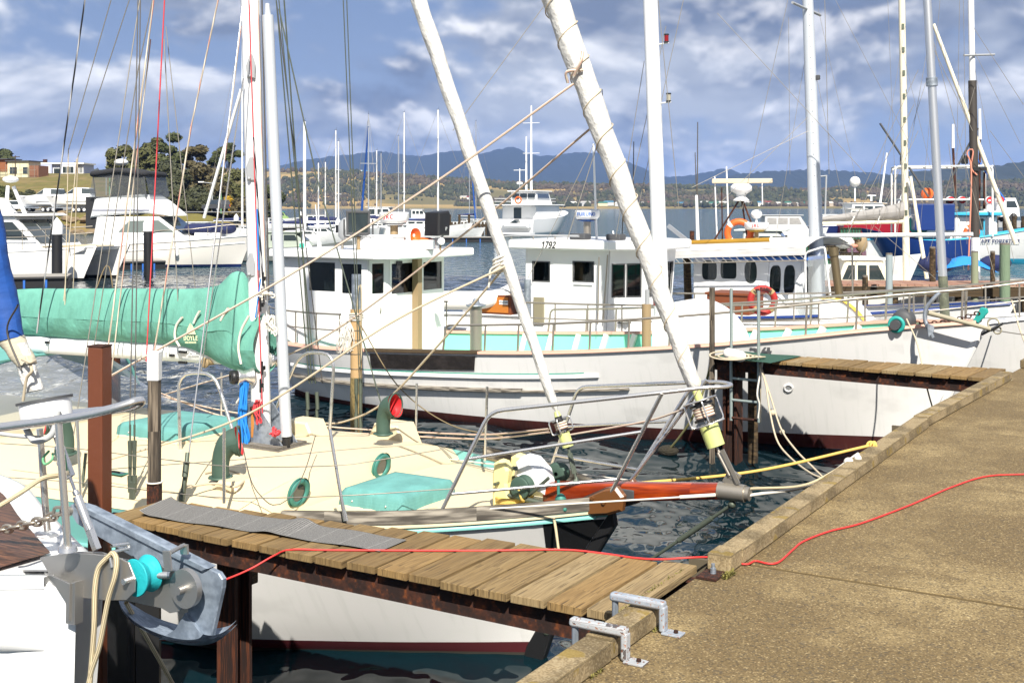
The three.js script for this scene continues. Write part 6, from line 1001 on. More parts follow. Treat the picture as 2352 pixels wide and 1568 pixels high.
// ---------------------------------------------------------------- nearest yacht: only its bow reaches into view
{
const o = at(300, 1330, 5.5);
const N = thing('sailing_yacht', 'nearest white yacht bow with galvanised anchor, chain and steel pulpit', 'yacht', V(o.x, 0, o.z), AX1);
const p = (px, py, c) => pick(N, px, py, c);
const z0 = { z: 0 }, st = p(185, 1440, z0), dkY = p(120, 1315, z0).y;
const H = hullShape({ xs: y => st.x - 9, xb: y => st.x - 0.06 + 0.07 * y, draft: 0.7, flare: 0.8, sheer: [[0, dkY - 0.3], [0.8, dkY - 0.06], [1, dkY]], deckW: [[0, 1.2], [0.5, 1.75], [0.75, 1.25], [0.86, 0.74], [0.94, 0.36], [0.97, 0.22], [1, 0.08]], wlW: [[0, 0.8], [0.5, 1.5], [0.75, 0.9], [0.86, 0.44], [0.94, 0.17], [0.97, 0.08], [1, 0.02]] });
mesh('topsides', H.band(0.15, H.sheer, 60, 14), M.white, N, 'glossy white topsides'); mesh('antifouling', H.band(-0.7, 0.15, 40, 5), M.navy, N);
mesh('rubbing_band', (() => { const gs = []; for (const s of [1, -1]) gs.push(norm(grid(60, 12, (u, v) => { const t = lerp(0.5, 0.985, u), a = v * Math.PI, y = H.sheer(t) - 0.16 - 0.075 * (1 - Math.cos(a)) , q = H.P(t, y, s); return V(q.x, q.y, q.z + s * (0.045 * Math.sin(a) * sstep(0.985, 0.97, t) + 0.002)); }))); return mergeGeometries(gs); })(), M.white, N);
mesh('deck', H.deck(t => H.sheer(t) - 0.015, 0.01, 40, 10, 0.03, 0.4, 0.995), M.white, N); mesh('toe_rail', H.ring(t => H.sheer(t) - 0.01, 0.05, 0.055, 60, 0.4, 0.985, 0.006), M.white, N);
mesh('teak_panel', grid(20, 12, (u, v) => { const t = lerp(0.7, 0.945, u), q = H.P(t, H.sheer(t)), w = v * 2 - 1; return V(q.x - 0.1 * (1 - Math.sqrt(1 - w * w * 0.9)), H.sheer(t) + 0.012 + 0.028 * (1 - w * w * 0.8), w * Math.max(0.02, q.z - 0.12)); }, (u, v, q) => [q.x * 2, q.z * 2]), std(lin(0.62, 0.30, 0.18), 0.45, 0, { map: T.greyWood }), N, 'brown teak deck panel');
mesh('plank_seam', grid(1, 1, (u, v) => V(0, 0, 0)), M.black, N); N.remove(N.children[N.children.length - 1]);
// stem head fitting: near cheek, far cheek and rollers
const pg = (pts, z) => pts.map(([x, y]) => { const q = p(x, 980 + 0.375 * y, { z }); return [q.x, q.y]; });
const b1 = (pts, z) => pg(pts.map(([x, y]) => [x * 0.375, y]), z);
const plate = (pts, z, th, m, name, holes) => mesh(name, extr(b1(pts, z), th, 0.002).translate(0, 0, z), m, N);
const br = std(lin(0.46, 0.445, 0.42), 0.40, 0.85, { bumpMap: T.noiseBump, bumpScale: 0.0006 });
plate([[245, 800], [430, 770], [700, 788], [790, 830], [830, 930], [826, 1010], [775, 1060], [650, 1062], [480, 1045], [300, 900]], 0.075, 0.008, br, 'near_cheek_plate');
plate([[340, 790], [380, 762], [620, 765], [720, 800], [980, 850], [1090, 885], [1150, 970], [1150, 1060], [1100, 1130], [1040, 1140], [990, 1110], [800, 1070], [480, 1040]], -0.075, 0.008, br, 'far_cheek_plate');
mesh('fitting_floor', [poly3([p(150 * 0.375, 980 + 880 * 0.375, { z: 0.12 }), p(300 * 0.375, 980 + 880 * 0.375, { z: 0.075 }), p(300 * 0.375, 980 + 880 * 0.375, { z: -0.075 }), p(100 * 0.375, 980 + 880 * 0.375, { z: -0.1 })], 0.008)], br, N);
plate([[430, 955], [485, 945], [480, 1205], [425, 1195]], 0.10, 0.05, br, 'stem_strap');
plate([[270, 890], [430, 960], [425, 1190], [400, 1060], [330, 960]], 0.13, 0.01, br, 'side_strap');
const c0 = p(868 * 0.375, 980 + 910 * 0.375, z0), c1 = p(1075 * 0.375, 980 + 1010 * 0.375, z0);
mesh('anchor_roller', lathe([[0.012, -0.05], [0.082, -0.05], [0.086, -0.04], [0.062, -0.006], [0.062, 0.006], [0.086, 0.04], [0.082, 0.05], [0.012, 0.05]], 28).rotateX(Math.PI / 2).translate(c0.x, c0.y, 0.0), std(lin(0.01, 0.38, 0.42), 0.7, 0, { bumpMap: T.noiseBump, bumpScale: 0.002 }), N, 'turquoise anchor roller');
mesh('roller_pin', [rod(V(c0.x, c0.y, -0.12), V(c0.x, c0.y, 0.11), 0.014, 0.014, 12), rod(V(c0.x + 0.03, c0.y, -0.02), V(c0.x + 0.12, c0.y + 0.005, -0.06), 0.017, 0.017, 12)], M.steel, N);
mesh('second_roller', [new THREE.CylinderGeometry(0.088, 0.088, 0.03, 28).rotateX(Math.PI / 2).translate(c1.x, c1.y, -0.06), new THREE.CylinderGeometry(0.018, 0.018, 0.06, 14).rotateX(Math.PI / 2).translate(c1.x, c1.y, -0.04)], br, N);
mesh('keeper_bar', pipe([p(685 * 0.375, 980 + 860 * 0.375, { z: 0.085 }), p(668 * 0.375, 980 + 770 * 0.375, { z: 0.085 }), p(790 * 0.375, 980 + 745 * 0.375, { z: -0.06 }), p(785 * 0.375, 980 + 715 * 0.375, { z: -0.06 }), p(680 * 0.375, 980 + 730 * 0.375, { z: 0.06 })], 0.008, 0.02, 8), M.steel, N);
mesh('keeper_pin', [rod(p(1040 * 0.375, 980 + 770 * 0.375, { z: 0.02 }), p(1125 * 0.375, 980 + 725 * 0.375, { z: -0.1 }), 0.010), bar(p(1030 * 0.375, 980 + 880 * 0.375, { z: 0.02 }), p(1018 * 0.375, 980 + 760 * 0.375, { z: 0.02 }), 0.045, 0.008), bar(p(1130 * 0.375, 980 + 780 * 0.375, { z: -0.1 }), p(1125 * 0.375, 980 + 720 * 0.375, { z: -0.1 }), 0.045, 0.012)], br, N);
// pulpit
{ const r = 0.0205, tip = p(314, 921, z0), hh = tip.y; const near = [[-60, 989, 0.27], [0, 981, 0.235], [60, 973, 0.20], [130, 964, 0.165], [200, 952, 0.12], [255, 939, 0.078], [290, 929, 0.042], [306, 923, 0.02]].map(([x, y, z]) => p(x, y, { z }));
const far = near.map(q => V(q.x, q.y, -q.z)).reverse();
mesh('pulpit_rail', tube([...near, V(tip.x, hh, 0), ...far], r, 12, 140), M.steel, N);
const leg = (x0, y0, x1, y1, za, zb) => mesh('pulpit_leg', rod(p(x0, y0, { z: za }), p(x1, y1, { z: zb }), 0.0175, 0.0175, 12), M.steel, N);
leg(90, 985, 108, 1222, -0.22, -0.25); leg(133, 968, 155, 1258, 0.16, 0.14);
mesh('leg_base', [new THREE.CylinderGeometry(0.04, 0.045, 0.02, 16).translate(...p(155, 1260, { z: 0.14 }).toArray())], M.steel, N); mesh('leg_base', [rbox(0.10, 0.03, 0.09, 0.01, ...p(108, 1226, { z: -0.25 }).toArray())], M.white, N);
}
// furler, stay and furled sail
{ const f = p(222, 1262, z0), d = p(98, 930, z0), u = p(35, 760, z0); const dir = d.clone().sub(f).normalize(), S = s => f.clone().addScaledVector(dir, s), L = f.distanceTo(d);
mesh('stay_tang', [bar(S(0), S(0.13), 0.03, 0.03)], M.steel, N); mesh('turnbuckle', [rod(S(0.10), S(0.27), 0.019, 0.022, 14), rod(S(0.26), S(0.42), 0.0075, 0.0075, 10), rod(S(0.28), S(0.30), 0.016, 0.016, 6)], M.steel, N);
mesh('toggle', [extr([[-0.028, 0], [0.028, 0], [0.028, 0.15], [0.012, 0.17], [-0.012, 0.17], [-0.028, 0.15]], 0.03, 0.004).applyMatrix4(new THREE.Matrix4().makeBasis(V(dir.y, -dir.x, 0), dir.clone(), V(0, 0, 1)).setPosition(S(0.37)))], M.steel, N); mesh('toggle_pin', new THREE.CylinderGeometry(0.014, 0.014, 0.05, 12).rotateX(Math.PI / 2).translate(S(0.45).x, S(0.45).y, 0.01), M.steel, N);
mesh('stay_rod', rod(S(0.52), S(L - 0.1), 0.0095, 0.0095, 10), M.steel, N); mesh('stay_socket', [rod(S(0.66), S(0.78), 0.022, 0.026, 14)], M.galv, N);
const dr = p(105, 945, z0); const ax = dir.clone();
const tilt = V(-0.22, 1, 0).normalize(), D = s => dr.clone().addScaledVector(tilt, s);
mesh('furler_drum', [rod(D(-0.065), D(0.055), 0.118, 0.122, 30)], M.white, N, 'white furler drum'); mesh('drum_rim', [rod(D(0.05), D(0.062), 0.132, 0.132, 30)], M.darkGrey, N);
mesh('lashing', [tube([D(-0.09).add(V(-0.1, 0, 0.05)), D(-0.11).add(V(0.0, -0.02, 0.08)), D(-0.09).add(V(0.09, 0, 0.05)), D(0.02).add(V(0.13, 0, 0.03))], 0.016, 7, 24), tube([D(-0.09).add(V(-0.5, -0.01, 0.1)), D(-0.10).add(V(-0.25, -0.02, 0.08)), D(-0.1).add(V(0, -0.02, 0.05))], 0.010, 7, 24)], std(lin(0.45, 0.46, 0.46), 0.8), N);
const w0 = p(78, 898, z0), w1 = p(42, 790, z0);
mesh('sail_foot', grid(10, 16, (u2, v) => { const a = v * 2 * Math.PI, q = w0.clone().lerp(w1, u2), r = lerp(0.055, 0.05, u2); return V(q.x + r * Math.cos(a) * 1.0, q.y + 0.25 * r * Math.cos(a), r * 0.7 * Math.sin(a)); }), M.sailcloth, N, 'white sail tack');
const cloth = (a, b, ra, rb, m, name, lab) => mesh(name, grid(30, 20, (u2, v) => { const an = v * 2 * Math.PI, q = a.clone().lerp(b, u2), r = lerp(ra, rb, u2) * (1 + 0.05 * Math.sin(an * 2 + u2 * 12) + 0.012 * Math.sin(u2 * 60)); return V(q.x + r * Math.cos(an), q.y + 0.3 * r * Math.cos(an), r * Math.sin(an)); }, (u2, v) => [u2 * 2, v * 0.6]), m, N, lab);
cloth(p(62, 838, z0), p(18, 770, z0), 0.048, 0.066, std(lin(0.62, 0.56, 0.42), 0.85, 0, { map: T.canvas }), 'sail_wrap', 'tan lashed sail corner'); cloth(p(22, 782, z0), p(-60, 470, z0), 0.070, 0.115, M.blueCanvas, 'furled_sail', 'bright blue furled sail cover');
mesh('tack_rope', [tube([p(60, 820, { z: 0.06 }), p(72, 850, { z: 0.07 }), p(60, 870, { z: 0.07 }), p(52, 920, { z: 0.06 })], 0.008, 6, 30), tube([p(50, 825, { z: 0.06 }), p(68, 832, { z: 0.08 }), p(80, 828, { z: 0.03 })], 0.008, 6, 20)], M.ropeTan, N);
mesh('sheet', tube([p(40, 700, { z: 0.1 }), p(15, 760, { z: 0.06 }), p(48, 850, { z: 0.05 })], 0.005, 5, 20), M.darkWire, N);
mesh('green_line', [tube([p(112, 1035, { z: 0.03 }), p(98, 1052, { z: 0.05 }), p(102, 1066, { z: 0.05 }), p(118, 1056, { z: 0.05 }), p(120, 1040, { z: 0.04 })], 0.006, 6, 24), tube([p(140, 1010, { z: 0.04 }), p(148, 1050, { z: 0.05 }), p(152, 1080, { z: 0.04 })], 0.006, 6, 20)], std(lin(0.16, 0.42, 0.22), 0.8), N); }
// anchor: shank, crown plate and scooped fluke
{ const t = thing('anchor', 'galvanised plough anchor hanging in the nearest bow roller', 'anchor', V(o.x, 0, o.z), AX1);
const ZA = -0.15, q = (pts, z) => b1(pts, z);
const gl = std(0xdfe6ee, 0.55, 0.35, { map: T.galv, bumpMap: T.noiseBump, bumpScale: 0.0012 });
mesh('shank', extr(q([[440, 475], [475, 465], [560, 495], [1000, 715], [1290, 862], [1350, 890], [1376, 930], [1372, 985], [1300, 1310], [1150, 1240], [1175, 960], [1080, 930], [900, 840], [560, 640], [480, 590], [440, 520]], ZA), 0.030, 0.005).translate(0, 0, ZA), gl, t);
mesh('shank_edge', extr(q([[470, 462], [560, 488], [1000, 706], [1300, 858], [1260, 880], [980, 745], [540, 520]], ZA), 0.06, 0.006).translate(0, 0, ZA), gl, t);
const fl = [[690, 1095], [745, 1160], [830, 1240], [960, 1310], [1090, 1345], [1200, 1352], [1270, 1338], [1302, 1310]].map(([x, y]) => { const k = p(x * 0.375, 980 + y * 0.375, { z: ZA + 0.05 }); return V(k.x, k.y, 0); });
const cv = new THREE.CatmullRomCurve3(fl);
const skin = off => grid(30, 12, (u, v) => { const c = cv.getPoint(u), w = v * 2 - 1, hw = lerp(0.012, 0.105, Math.pow(u, 0.7)); return V(c.x - off * 0.3, c.y + off + 0.03 * w * w * sstep(0, 0.5, u), hw * w + ZA); }, (u, v) => [u, v]);
mesh('fluke', [skin(0), skin(0.016)], gl, t);
mesh('crown_web', extr(q([[1160, 1130], [1300, 1310], [1150, 1300], [1000, 1290], [1100, 1230]], ZA), 0.02).translate(0, 0, ZA + 0.02), gl, t);
const ey = p(436 * 0.375, 980 + 508 * 0.375, { z: ZA }); mesh('shackle', [new THREE.CylinderGeometry(0.020, 0.020, 0.085, 14).rotateX(Math.PI / 2).translate(ey.x + 0.01, ey.y, ZA), new THREE.TorusGeometry(0.034, 0.011, 8, 18).rotateX(1.2).translate(ey.x - 0.03, ey.y, ZA)], M.dullSteel, t);
const ch = thing('anchor_chain', 'heavy steel chain from the galvanised anchor over the nearest deck', 'chain', V(o.x, 0, o.z), AX1);
const nodes = [[-60, 640], [30, 628], [130, 605], [230, 580], [330, 545], [425, 512]].map(([x, y]) => p(x * 0.375, 980 + y * 0.375, { z: ZA })), cc = new THREE.CatmullRomCurve3(nodes), n = 11;
for (let i = 0; i < n; i++) { const c = cc.getPoint((i + 0.5) / n), tg = cc.getTangent((i + 0.5) / n); const g = new THREE.TorusGeometry(0.021, 0.0085, 8, 16).scale(1.7, 1, 1); if (i % 2) g.rotateX(Math.PI / 2 * 0.9); else g.rotateX(0.35); g.rotateZ(Math.atan2(tg.y, tg.x)); mesh('link', g.translate(c.x, c.y, c.z), M.dullSteel, ch); }
mesh('link', pipe([p(325 * 0.375, 980 + 530 * 0.375, { z: 0.05 }), p(330 * 0.375, 980 + 495 * 0.375, { z: 0.05 }), p(400 * 0.375, 980 + 490 * 0.375, { z: 0.05 }), p(410 * 0.375, 980 + 520 * 0.375, { z: 0.05 })], 0.008, 0.02, 8), M.dullSteel, ch); }
// rope hanging in a bight from the roller
{ const R1 = (l, r) => tube(l.map(([x, y, z]) => p(x * 0.375, 980 + y * 0.375, { z })), r, 8, 70);
mesh('mooring_rope', R1([[655, 800, 0.09], [600, 870, 0.10], [578, 1000, 0.11], [575, 1200, 0.11], [562, 1400, 0.10], [545, 1600, 0.10]], 0.0125), M.rope, N); mesh('mooring_rope', R1([[655, 800, 0.09], [690, 775, 0.085], [712, 820, 0.10], [700, 920, 0.11], [660, 1060, 0.11], [610, 1330, 0.10], [560, 1490, 0.10], [535, 1600, 0.10]], 0.0125), M.rope, N);
mesh('mooring_rope', R1([[-60, 500, 0.35], [0, 480, 0.32], [130, 400, 0.2], [250, 320, 0.1], [350, 298, 0.0]], 0.0115), M.rope, N);
mesh('mooring_rope', R1([[770, 1075, -0.1], [840, 1200, -0.2], [930, 1350, -0.4], [1060, 1580, -0.7]], 0.011), M.rope, N); }
}
// ---------------------------------------------------------------- piles
function pile(name, label, base, top, r, m, seg = 18, cap) { const t = thing(name, label, 'pile', V(base.x, 0, base.z)); mesh('shaft', new THREE.CylinderGeometry(r * 0.97, r * 1.03, top + 2, seg, 6).translate(0, (top - 2) / 2, 0), m, t); if (cap) cap(t, top); return t; }
{
// square posts at the end of the near gangway
const e = W1.e, b = W1.b, turn = Math.atan2(0.857, 0.515);
const pp = (s, t) => wharfPt(W1, s, t, 0);
const q = pp(-0.93, -4.19), t = thing('mooring_post', 'tall square rust brown steel post at the near gangway end', 'post', V(q.x, 0, q.z), turn + 0.25); const topY = 3.6 - (795 - HY) / F * 8.16;
mesh('shaft', meterUV(rbox(0.118, topY + 1.5, 0.118, 0.012, 0, (topY - 1.5) / 2, 0), 1), M.brownSteel, t); mesh('cap_plate', rbox(0.122, 0.012, 0.122, 0.004, 0, topY + 0.002, 0), M.rust, t); mesh('base_bracket', rbox(0.26, 0.05, 0.2, 0.01, 0.05, WH - 0.06, 0.08), M.rust, t);
const q2 = pp(-0.50, -4.13), t2 = thing('mooring_post', 'slim grey timber post with white painted top at the near gangway end', 'post', V(q2.x, 0, q2.z), turn + 0.5); const ty = 3.6 - (808 - HY) / F * 8.5;
mesh('shaft', meterUV(rbox(0.076, ty - 0.2, 0.076, 0.006, 0, (ty - 0.2) / 2, 0), 1).rotateY(0), M.greyWoodV ??= std(lin(0.62, 0.56, 0.50), 0.9, 0, { map: (() => { const c = T.greyWood.clone(); c.rotation = Math.PI / 2; c.needsUpdate = true; return c; })() }), t2); mesh('white_top', rbox(0.084, 0.205, 0.084, 0.006, 0, ty - 0.1, 0), M.white, t2); mesh('foot_sleeve', rbox(0.086, 0.16, 0.086, 0.005, 0, WH + 0.05, 0), M.rust, t2); mesh('tie_wire', new THREE.TorusGeometry(0.055, 0.007, 6, 18).rotateX(Math.PI / 2).translate(0, WH + 0.135, 0), M.ropeWhite, t2);
// rusty support piles under the gangway
const q3 = pp(-0.30, -3.55), t3 = thing('gangway_pile', 'rusty steel support pile standing in the water under the near gangway', 'pile', V(q3.x, 0, q3.z), turn); mesh('flange', box(0.03, 3.2, 0.17, -0.07, -0.35, 0), M.rust, t3); mesh('flange', box(0.03, 3.2, 0.17, 0.07, -0.35, 0), M.rust, t3); mesh('web', box(0.13, 3.2, 0.02, 0, -0.35, 0), M.rust, t3); mesh('timber_block', rbox(0.08, 0.30, 0.08, 0.01, 0.16, 1.06, 0), M.oldWood, t3);
const q4 = pp(-0.86, -3.9), t4 = thing('fender_pile', 'black rubber faced fender pile behind the nearest bow', 'pile', V(q4.x, 0, q4.z), turn); mesh('timber', box(0.2, 3.0, 0.2, 0, -0.2, 0), M.rubber, t4); mesh('rubber_strip', rbox(0.06, 2.8, 0.22, 0.02, -0.14, -0.2, 0), M.black, t4);
}
{ // tan pile before the long white boat
const g = at(818, 990, F * 3.6 / (990 - HY)), t = thing('mooring_pile', 'timber pile with tan painted middle in front of the long white boat', 'pile', V(g.x, 0, g.z)), D = -g.z, yy = py => 3.6 - (py - HY) / F * D;
const seg = (a, b, m, r, n) => mesh(n, new THREE.CylinderGeometry(r, r, yy(a) - yy(b), 20, 3).translate(0, (yy(a) + yy(b)) / 2, 0), m, t);
seg(630, 713, M.galv, 0.075, 'top_sleeve'); seg(710, 868, M.pileTan, 0.095, 'painted_section'); seg(866, 1120, std(lin(0.22, 0.16, 0.06), 0.95, 0, { bumpMap: T.noiseBump, bumpScale: 0.02 }), 0.098, 'weedy_section');
for (const py of [758, 780, 812, 846]) mesh('wire_band', new THREE.TorusGeometry(0.097, 0.006, 6, 24).rotateX(Math.PI / 2).translate(0, yy(py), 0), M.darkWire, t);
const rp = thing('rope_coil', 'tangled white ropes hung on the tan painted pile', 'rope', V(g.x, 0, g.z)), r = rng(44), gs = [];
for (let i = 0; i < 11; i++) { const a = V(-0.16 + (r() - 0.5) * 0.2, yy(735) + (r() - 0.5) * 0.06, 0.06 + r() * 0.06), b = V(-0.20 + (r() - 0.5) * 0.3, yy(792) - r() * 0.14, 0.06 + r() * 0.06); gs.push(tube([a, a.clone().lerp(b, 0.5).add(V((r() - 0.5) * 0.14, 0, 0.04)), b, b.clone().add(V(0.06, 0.05, 0)), a.clone().lerp(b, 0.4).add(V(0.08, 0, 0.03)), a], 0.007, 5, 26)); }
mesh('strands', gs, M.ropeWhite, rp); mesh('turns', [0, 1, 2, 3].map(i => new THREE.TorusGeometry(0.106, 0.012, 6, 24).rotateX(Math.PI / 2 + (i - 1.5) * 0.12).translate(0, yy(722) - i * 0.022, 0)), M.ropeWhite, rp);
mesh('loop', tube([V(0.02, yy(720), 0.1), V(0.05, yy(660), 0.11), V(0.085, yy(655), 0.1), V(0.095, yy(690), 0.1), V(0.09, yy(740), 0.1), V(0.10, yy(800), 0.1), V(0.07, yy(840), 0.1)], 0.010, 6, 40), M.rope, rp);
mesh('line', tube([V(0.08, yy(745), 0.1), V(0.7, yy(880) + 0.0, 0.3), V(1.5, yy(960), 0.5), V(2.35, 0.02, 0.55)], 0.010, 6, 40), M.ropeDark2 ??= std(lin(0.20, 0.15, 0.08), 0.9), rp);
}
{ const g = at(242, 1000, 14.2); const t = pile('mooring_pile', 'thick dark brown pile with rope on its head beyond the sail cover', V(at(242, 690, 14.2).x, 0, -14.2), 3.6 - (690 - HY) / F * 14.2, 0.17, M.rust, 20); mesh('rope_turn', new THREE.TorusGeometry(0.172, 0.014, 6, 24).rotateX(Math.PI / 2 + 0.06).translate(0, 3.6 - (690 - HY) / F * 14.2 - 0.01, 0), M.ropeWhite, t); mesh('rope_bridle', tube([V(-0.14, 2.5, 0.05), V(0.02, 2.9, 0), V(0.12, 2.5, 0.05)], 0.008, 5, 20), M.ropeDark2, t); }
// ---------------------------------------------------------------- posts, ladder and ropes at the farther gangway
{
const toG = (px, py, c) => pick(gang2, px, py, c);                // own axes of that gangway: x out, z across
const Wd = q => q.clone().applyMatrix4(gang2.matrixWorld);
const lad = thing('ladder', 'steel boarding ladder with two tall handrails at the farther gangway', 'ladder', gang2.position, gang2.rotation.y);
const a0 = toG(1680, 965, { z: -0.03 }), a1 = toG(1678, 662, { z: -0.03 }), b0 = toG(1743, 970, { z: -0.03 }), b1_ = toG(1746, 668, { z: -0.03 });
const galvG = std(lin(0.34, 0.40, 0.38), 0.5, 0.5);
mesh('handrail', rod(V(a0.x, a0.y, a0.z), V(a0.x, a1.y, a0.z), 0.022, 0.022, 10), galvG, lad); mesh('handrail', rod(V(b0.x, b0.y, b0.z), V(b0.x, b1_.y, b0.z), 0.022, 0.022, 10), galvG, lad);
for (const py of [871, 921, 962]) { const y = toG(1710, py, { z: -0.03 }).y; mesh('rung', rod(V(a0.x, y, a0.z), V(b0.x, y, b0.z), 0.02, 0.02, 8), py > 950 ? M.rust : galvG, lad); }
const pG = toG(1636, 830, { z: 0.02 }); const post = thing('mooring_post', 'slim grey timber post at the end of the farther gangway', 'post', Wd(V(pG.x, -(WH + 0.004), 0.02)), gang2.rotation.y); const ph = toG(1636, 676, { z: 0.02 }).y + WH; mesh('shaft', meterUV(rbox(0.062, ph + 0.3, 0.062, 0.006, 0, (ph - 0.3) / 2 + 0.1, 0), 1), M.greyWoodV, post);
const pl = thing('gangway_pile', 'rusty channel pile under the end of the farther gangway', 'pile', Wd(V(3.45, -(WH + 0.004), 0.18)), gang2.rotation.y); mesh('flange', box(0.03, 3.0, 0.2, -0.09, -0.05, 0), M.rust, pl); mesh('flange', box(0.03, 3.0, 0.2, 0.09, -0.05, 0), M.rust, pl); mesh('web', box(0.16, 3.0, 0.02, 0, -0.05, 0), M.rust, pl); mesh('head_bracket', rbox(0.3, 0.24, 0.3, 0.01, 0.02, 1.28, 0), M.rust, pl);
const pl2 = thing('gangway_pile', 'weedy timber pile in the water beside the boarding ladder', 'pile', Wd(V(3.2, -(WH + 0.004), 0.3)), gang2.rotation.y); mesh('shaft', new THREE.CylinderGeometry(0.07, 0.075, 2.9, 14).translate(0, -0.05, 0), M.oldWood, pl2);
// mat
const mt = [[1640, 820], [1770, 834], [1842, 818], [1690, 806]].map(([x, y]) => onY(x, y, WH + 0.014)); const m = mesh('gangway_mat', grid(20, 10, (u, v) => { const q = mt[0].clone().lerp(mt[1], u), w = mt[3].clone().lerp(mt[2], u); return q.lerp(w, v).add(V(0, 0.004 * Math.sin(u * 9), 0)); }, (u, v) => [u * 8, v * 4]), std(lin(0.02, 0.075, 0.05), 0.95, 0, { bumpMap: T.noiseBump, bumpScale: 0.003 })); tag(m, 'dark green mat on the end of the farther gangway', 'mat');
// fender and rope bundle on the mat
const f = onY(1688, 815, WH + 0.09), fd = thing('fender', 'white round ended fender with coiled rope on the farther gangway', 'fender', f, 0.4); mesh('body', [new THREE.CapsuleGeometry(0.075, 0.2, 8, 16).rotateZ(Math.PI / 2 - 0.25)], M.offWhite, fd); mesh('rope', [0, 1, 2, 3, 4].map(i => new THREE.TorusGeometry(0.10 + 0.02 * i, 0.010, 6, 24).rotateX(Math.PI / 2 + 0.1 * (i - 2)).scale(1.6, 1, 1).translate(0.30 - 0.1 * i, -0.05 + 0.012 * i, 0.02)), M.ropeTan, fd);
const bund = thing('mooring_rope', 'tan ropes looped from the boarding ladder down to the water', 'rope', V(0, 0, 0));
const P = (x, y, d) => at(x, y, d);
mesh('strand', tube([P(1745, 838, 16.2), P(1760, 885, 15.9), P(1768, 940, 15.6), P(1785, 1010, 15.2), P(1815, 1050, 14.8), P(1860, 1085, 14.2), P(1888, 1098, 13.9)], 0.013, 6, 60), M.ropeTan, bund); mesh('strand', tube([P(1747, 838, 16.2), P(1772, 915, 15.8), P(1795, 985, 15.3), P(1830, 1035, 14.8), P(1870, 1075, 14.3), P(1900, 1105, 13.9)], 0.013, 6, 60), M.ropeTan, bund); mesh('strand', tube([P(1752, 832, 16.2), P(1740, 900, 16.1), P(1745, 930, 16.1), P(1742, 960, 16.1)], 0.013, 6, 40), M.ropeWhite, bund); mesh('sleeve', rod(P(1745, 832, 16.3), P(1743, 970, 16.3), 0.03, 0.03, 10), M.ropeTan, bund); mesh('knot', [ball(0.04, ...P(1775, 948, 15.6).toArray()), ball(0.035, ...P(1797, 992, 15.3).toArray())], M.ropeTan, bund).userData.kind = 'stuff';
const wd = thing('weed_rope', 'weed hung rope with dark clump between the white hull and the water', 'rope', V(0, 0, 0)); mesh('strand', tube([P(1635, 830, 17.0), P(1615, 900, 17.0), P(1590, 960, 17.0), P(1560, 1005, 17.2), P(1535, 1035, 17.4)], 0.018, 6, 40), std(lin(0.16, 0.15, 0.06), 0.95), wd); mesh('clump', ball(0.12, ...P(1535, 1035, 17.4).toArray(), 1.3, 0.7, 1), std(lin(0.03, 0.025, 0.015), 0.95, 0, { bumpMap: T.noiseBump, bumpScale: 0.03 }), wd);
}
// ---------------------------------------------------------------- mooring lines to the kerb
{
const line = (label, pts, r, m) => { const g = mesh('mooring_rope', tube(pts, r, 8, 80), m); return tag(g, label, 'rope'); };
const kr = onY(2003, 1022, WH + 0.1);
const yr = thing('mooring_rope', 'yellow mooring rope from the yacht bow to a hitch on the kerb', 'rope', V(0, 0, 0));
const bow = V(-0.15, 1.22, 0.05).clone(); const st = yp(1440, 1112, { z: -0.1 }).applyMatrix4(Y.matrixWorld);
mesh('line', tube([st, st.clone().lerp(kr, 0.5).add(V(0, -0.06, 0)), kr], 0.0125, 8, 80), M.ropeYellow, yr); mesh('hitch', [0, 1, 2, 3].map(i => new THREE.TorusGeometry(0.032, 0.011, 8, 16).rotateY(0.2 + i * 0.5).rotateX(i * 0.4).translate(kr.x - 0.01 + 0.012 * i, kr.y - 0.005, kr.z)), M.ropeYellow, yr);
const tp = V(1.86, 1.50, 0).applyMatrix4(Y.matrixWorld), k2 = onY(1972, 1042, WH + 0.1), k3 = onY(1950, 1062, WH + 0.08);
const wr = thing('mooring_rope', 'pair of pale mooring ropes from the bowsprit end to the kerb', 'rope', V(0, 0, 0)); mesh('line', tube([tp, tp.clone().lerp(k2, 0.55).add(V(0, -0.10, 0)), k2], 0.0125, 8, 60), M.ropeWhite, wr); mesh('line', tube([tp.clone().add(V(0, 0.05, 0)), tp.clone().lerp(k3, 0.55).add(V(0, -0.06, 0)), k3], 0.0105, 8, 60), M.rope, wr); mesh('knot', [ball(0.04, ...k3.toArray()), ball(0.03, k3.x + 0.09, k3.y + 0.02, k3.z - 0.06)], M.ropeWhite, wr).userData.kind = 'stuff';
line('thin tan line hanging from the white bow rail to the farther gangway', [at(2083, 732, 16.2), at(2108, 790, 16.0), at(2130, 890, 15.6), at(2150, 960, 15.2), at(2155, 975, 15.0)], 0.011, M.ropeTan);
line('tan line from the numbered boat bow dropping past the frame edge', [at(2325, 690, 19.5), at(2345, 760, 19.0), at(2380, 850, 18.5)], 0.013, M.ropeTan);
line('taut thin line between the two white stems at right', [at(2262, 752, 17.3), at(2310, 762, 17.6), at(2400, 775, 18.0)], 0.008, M.wire);
}
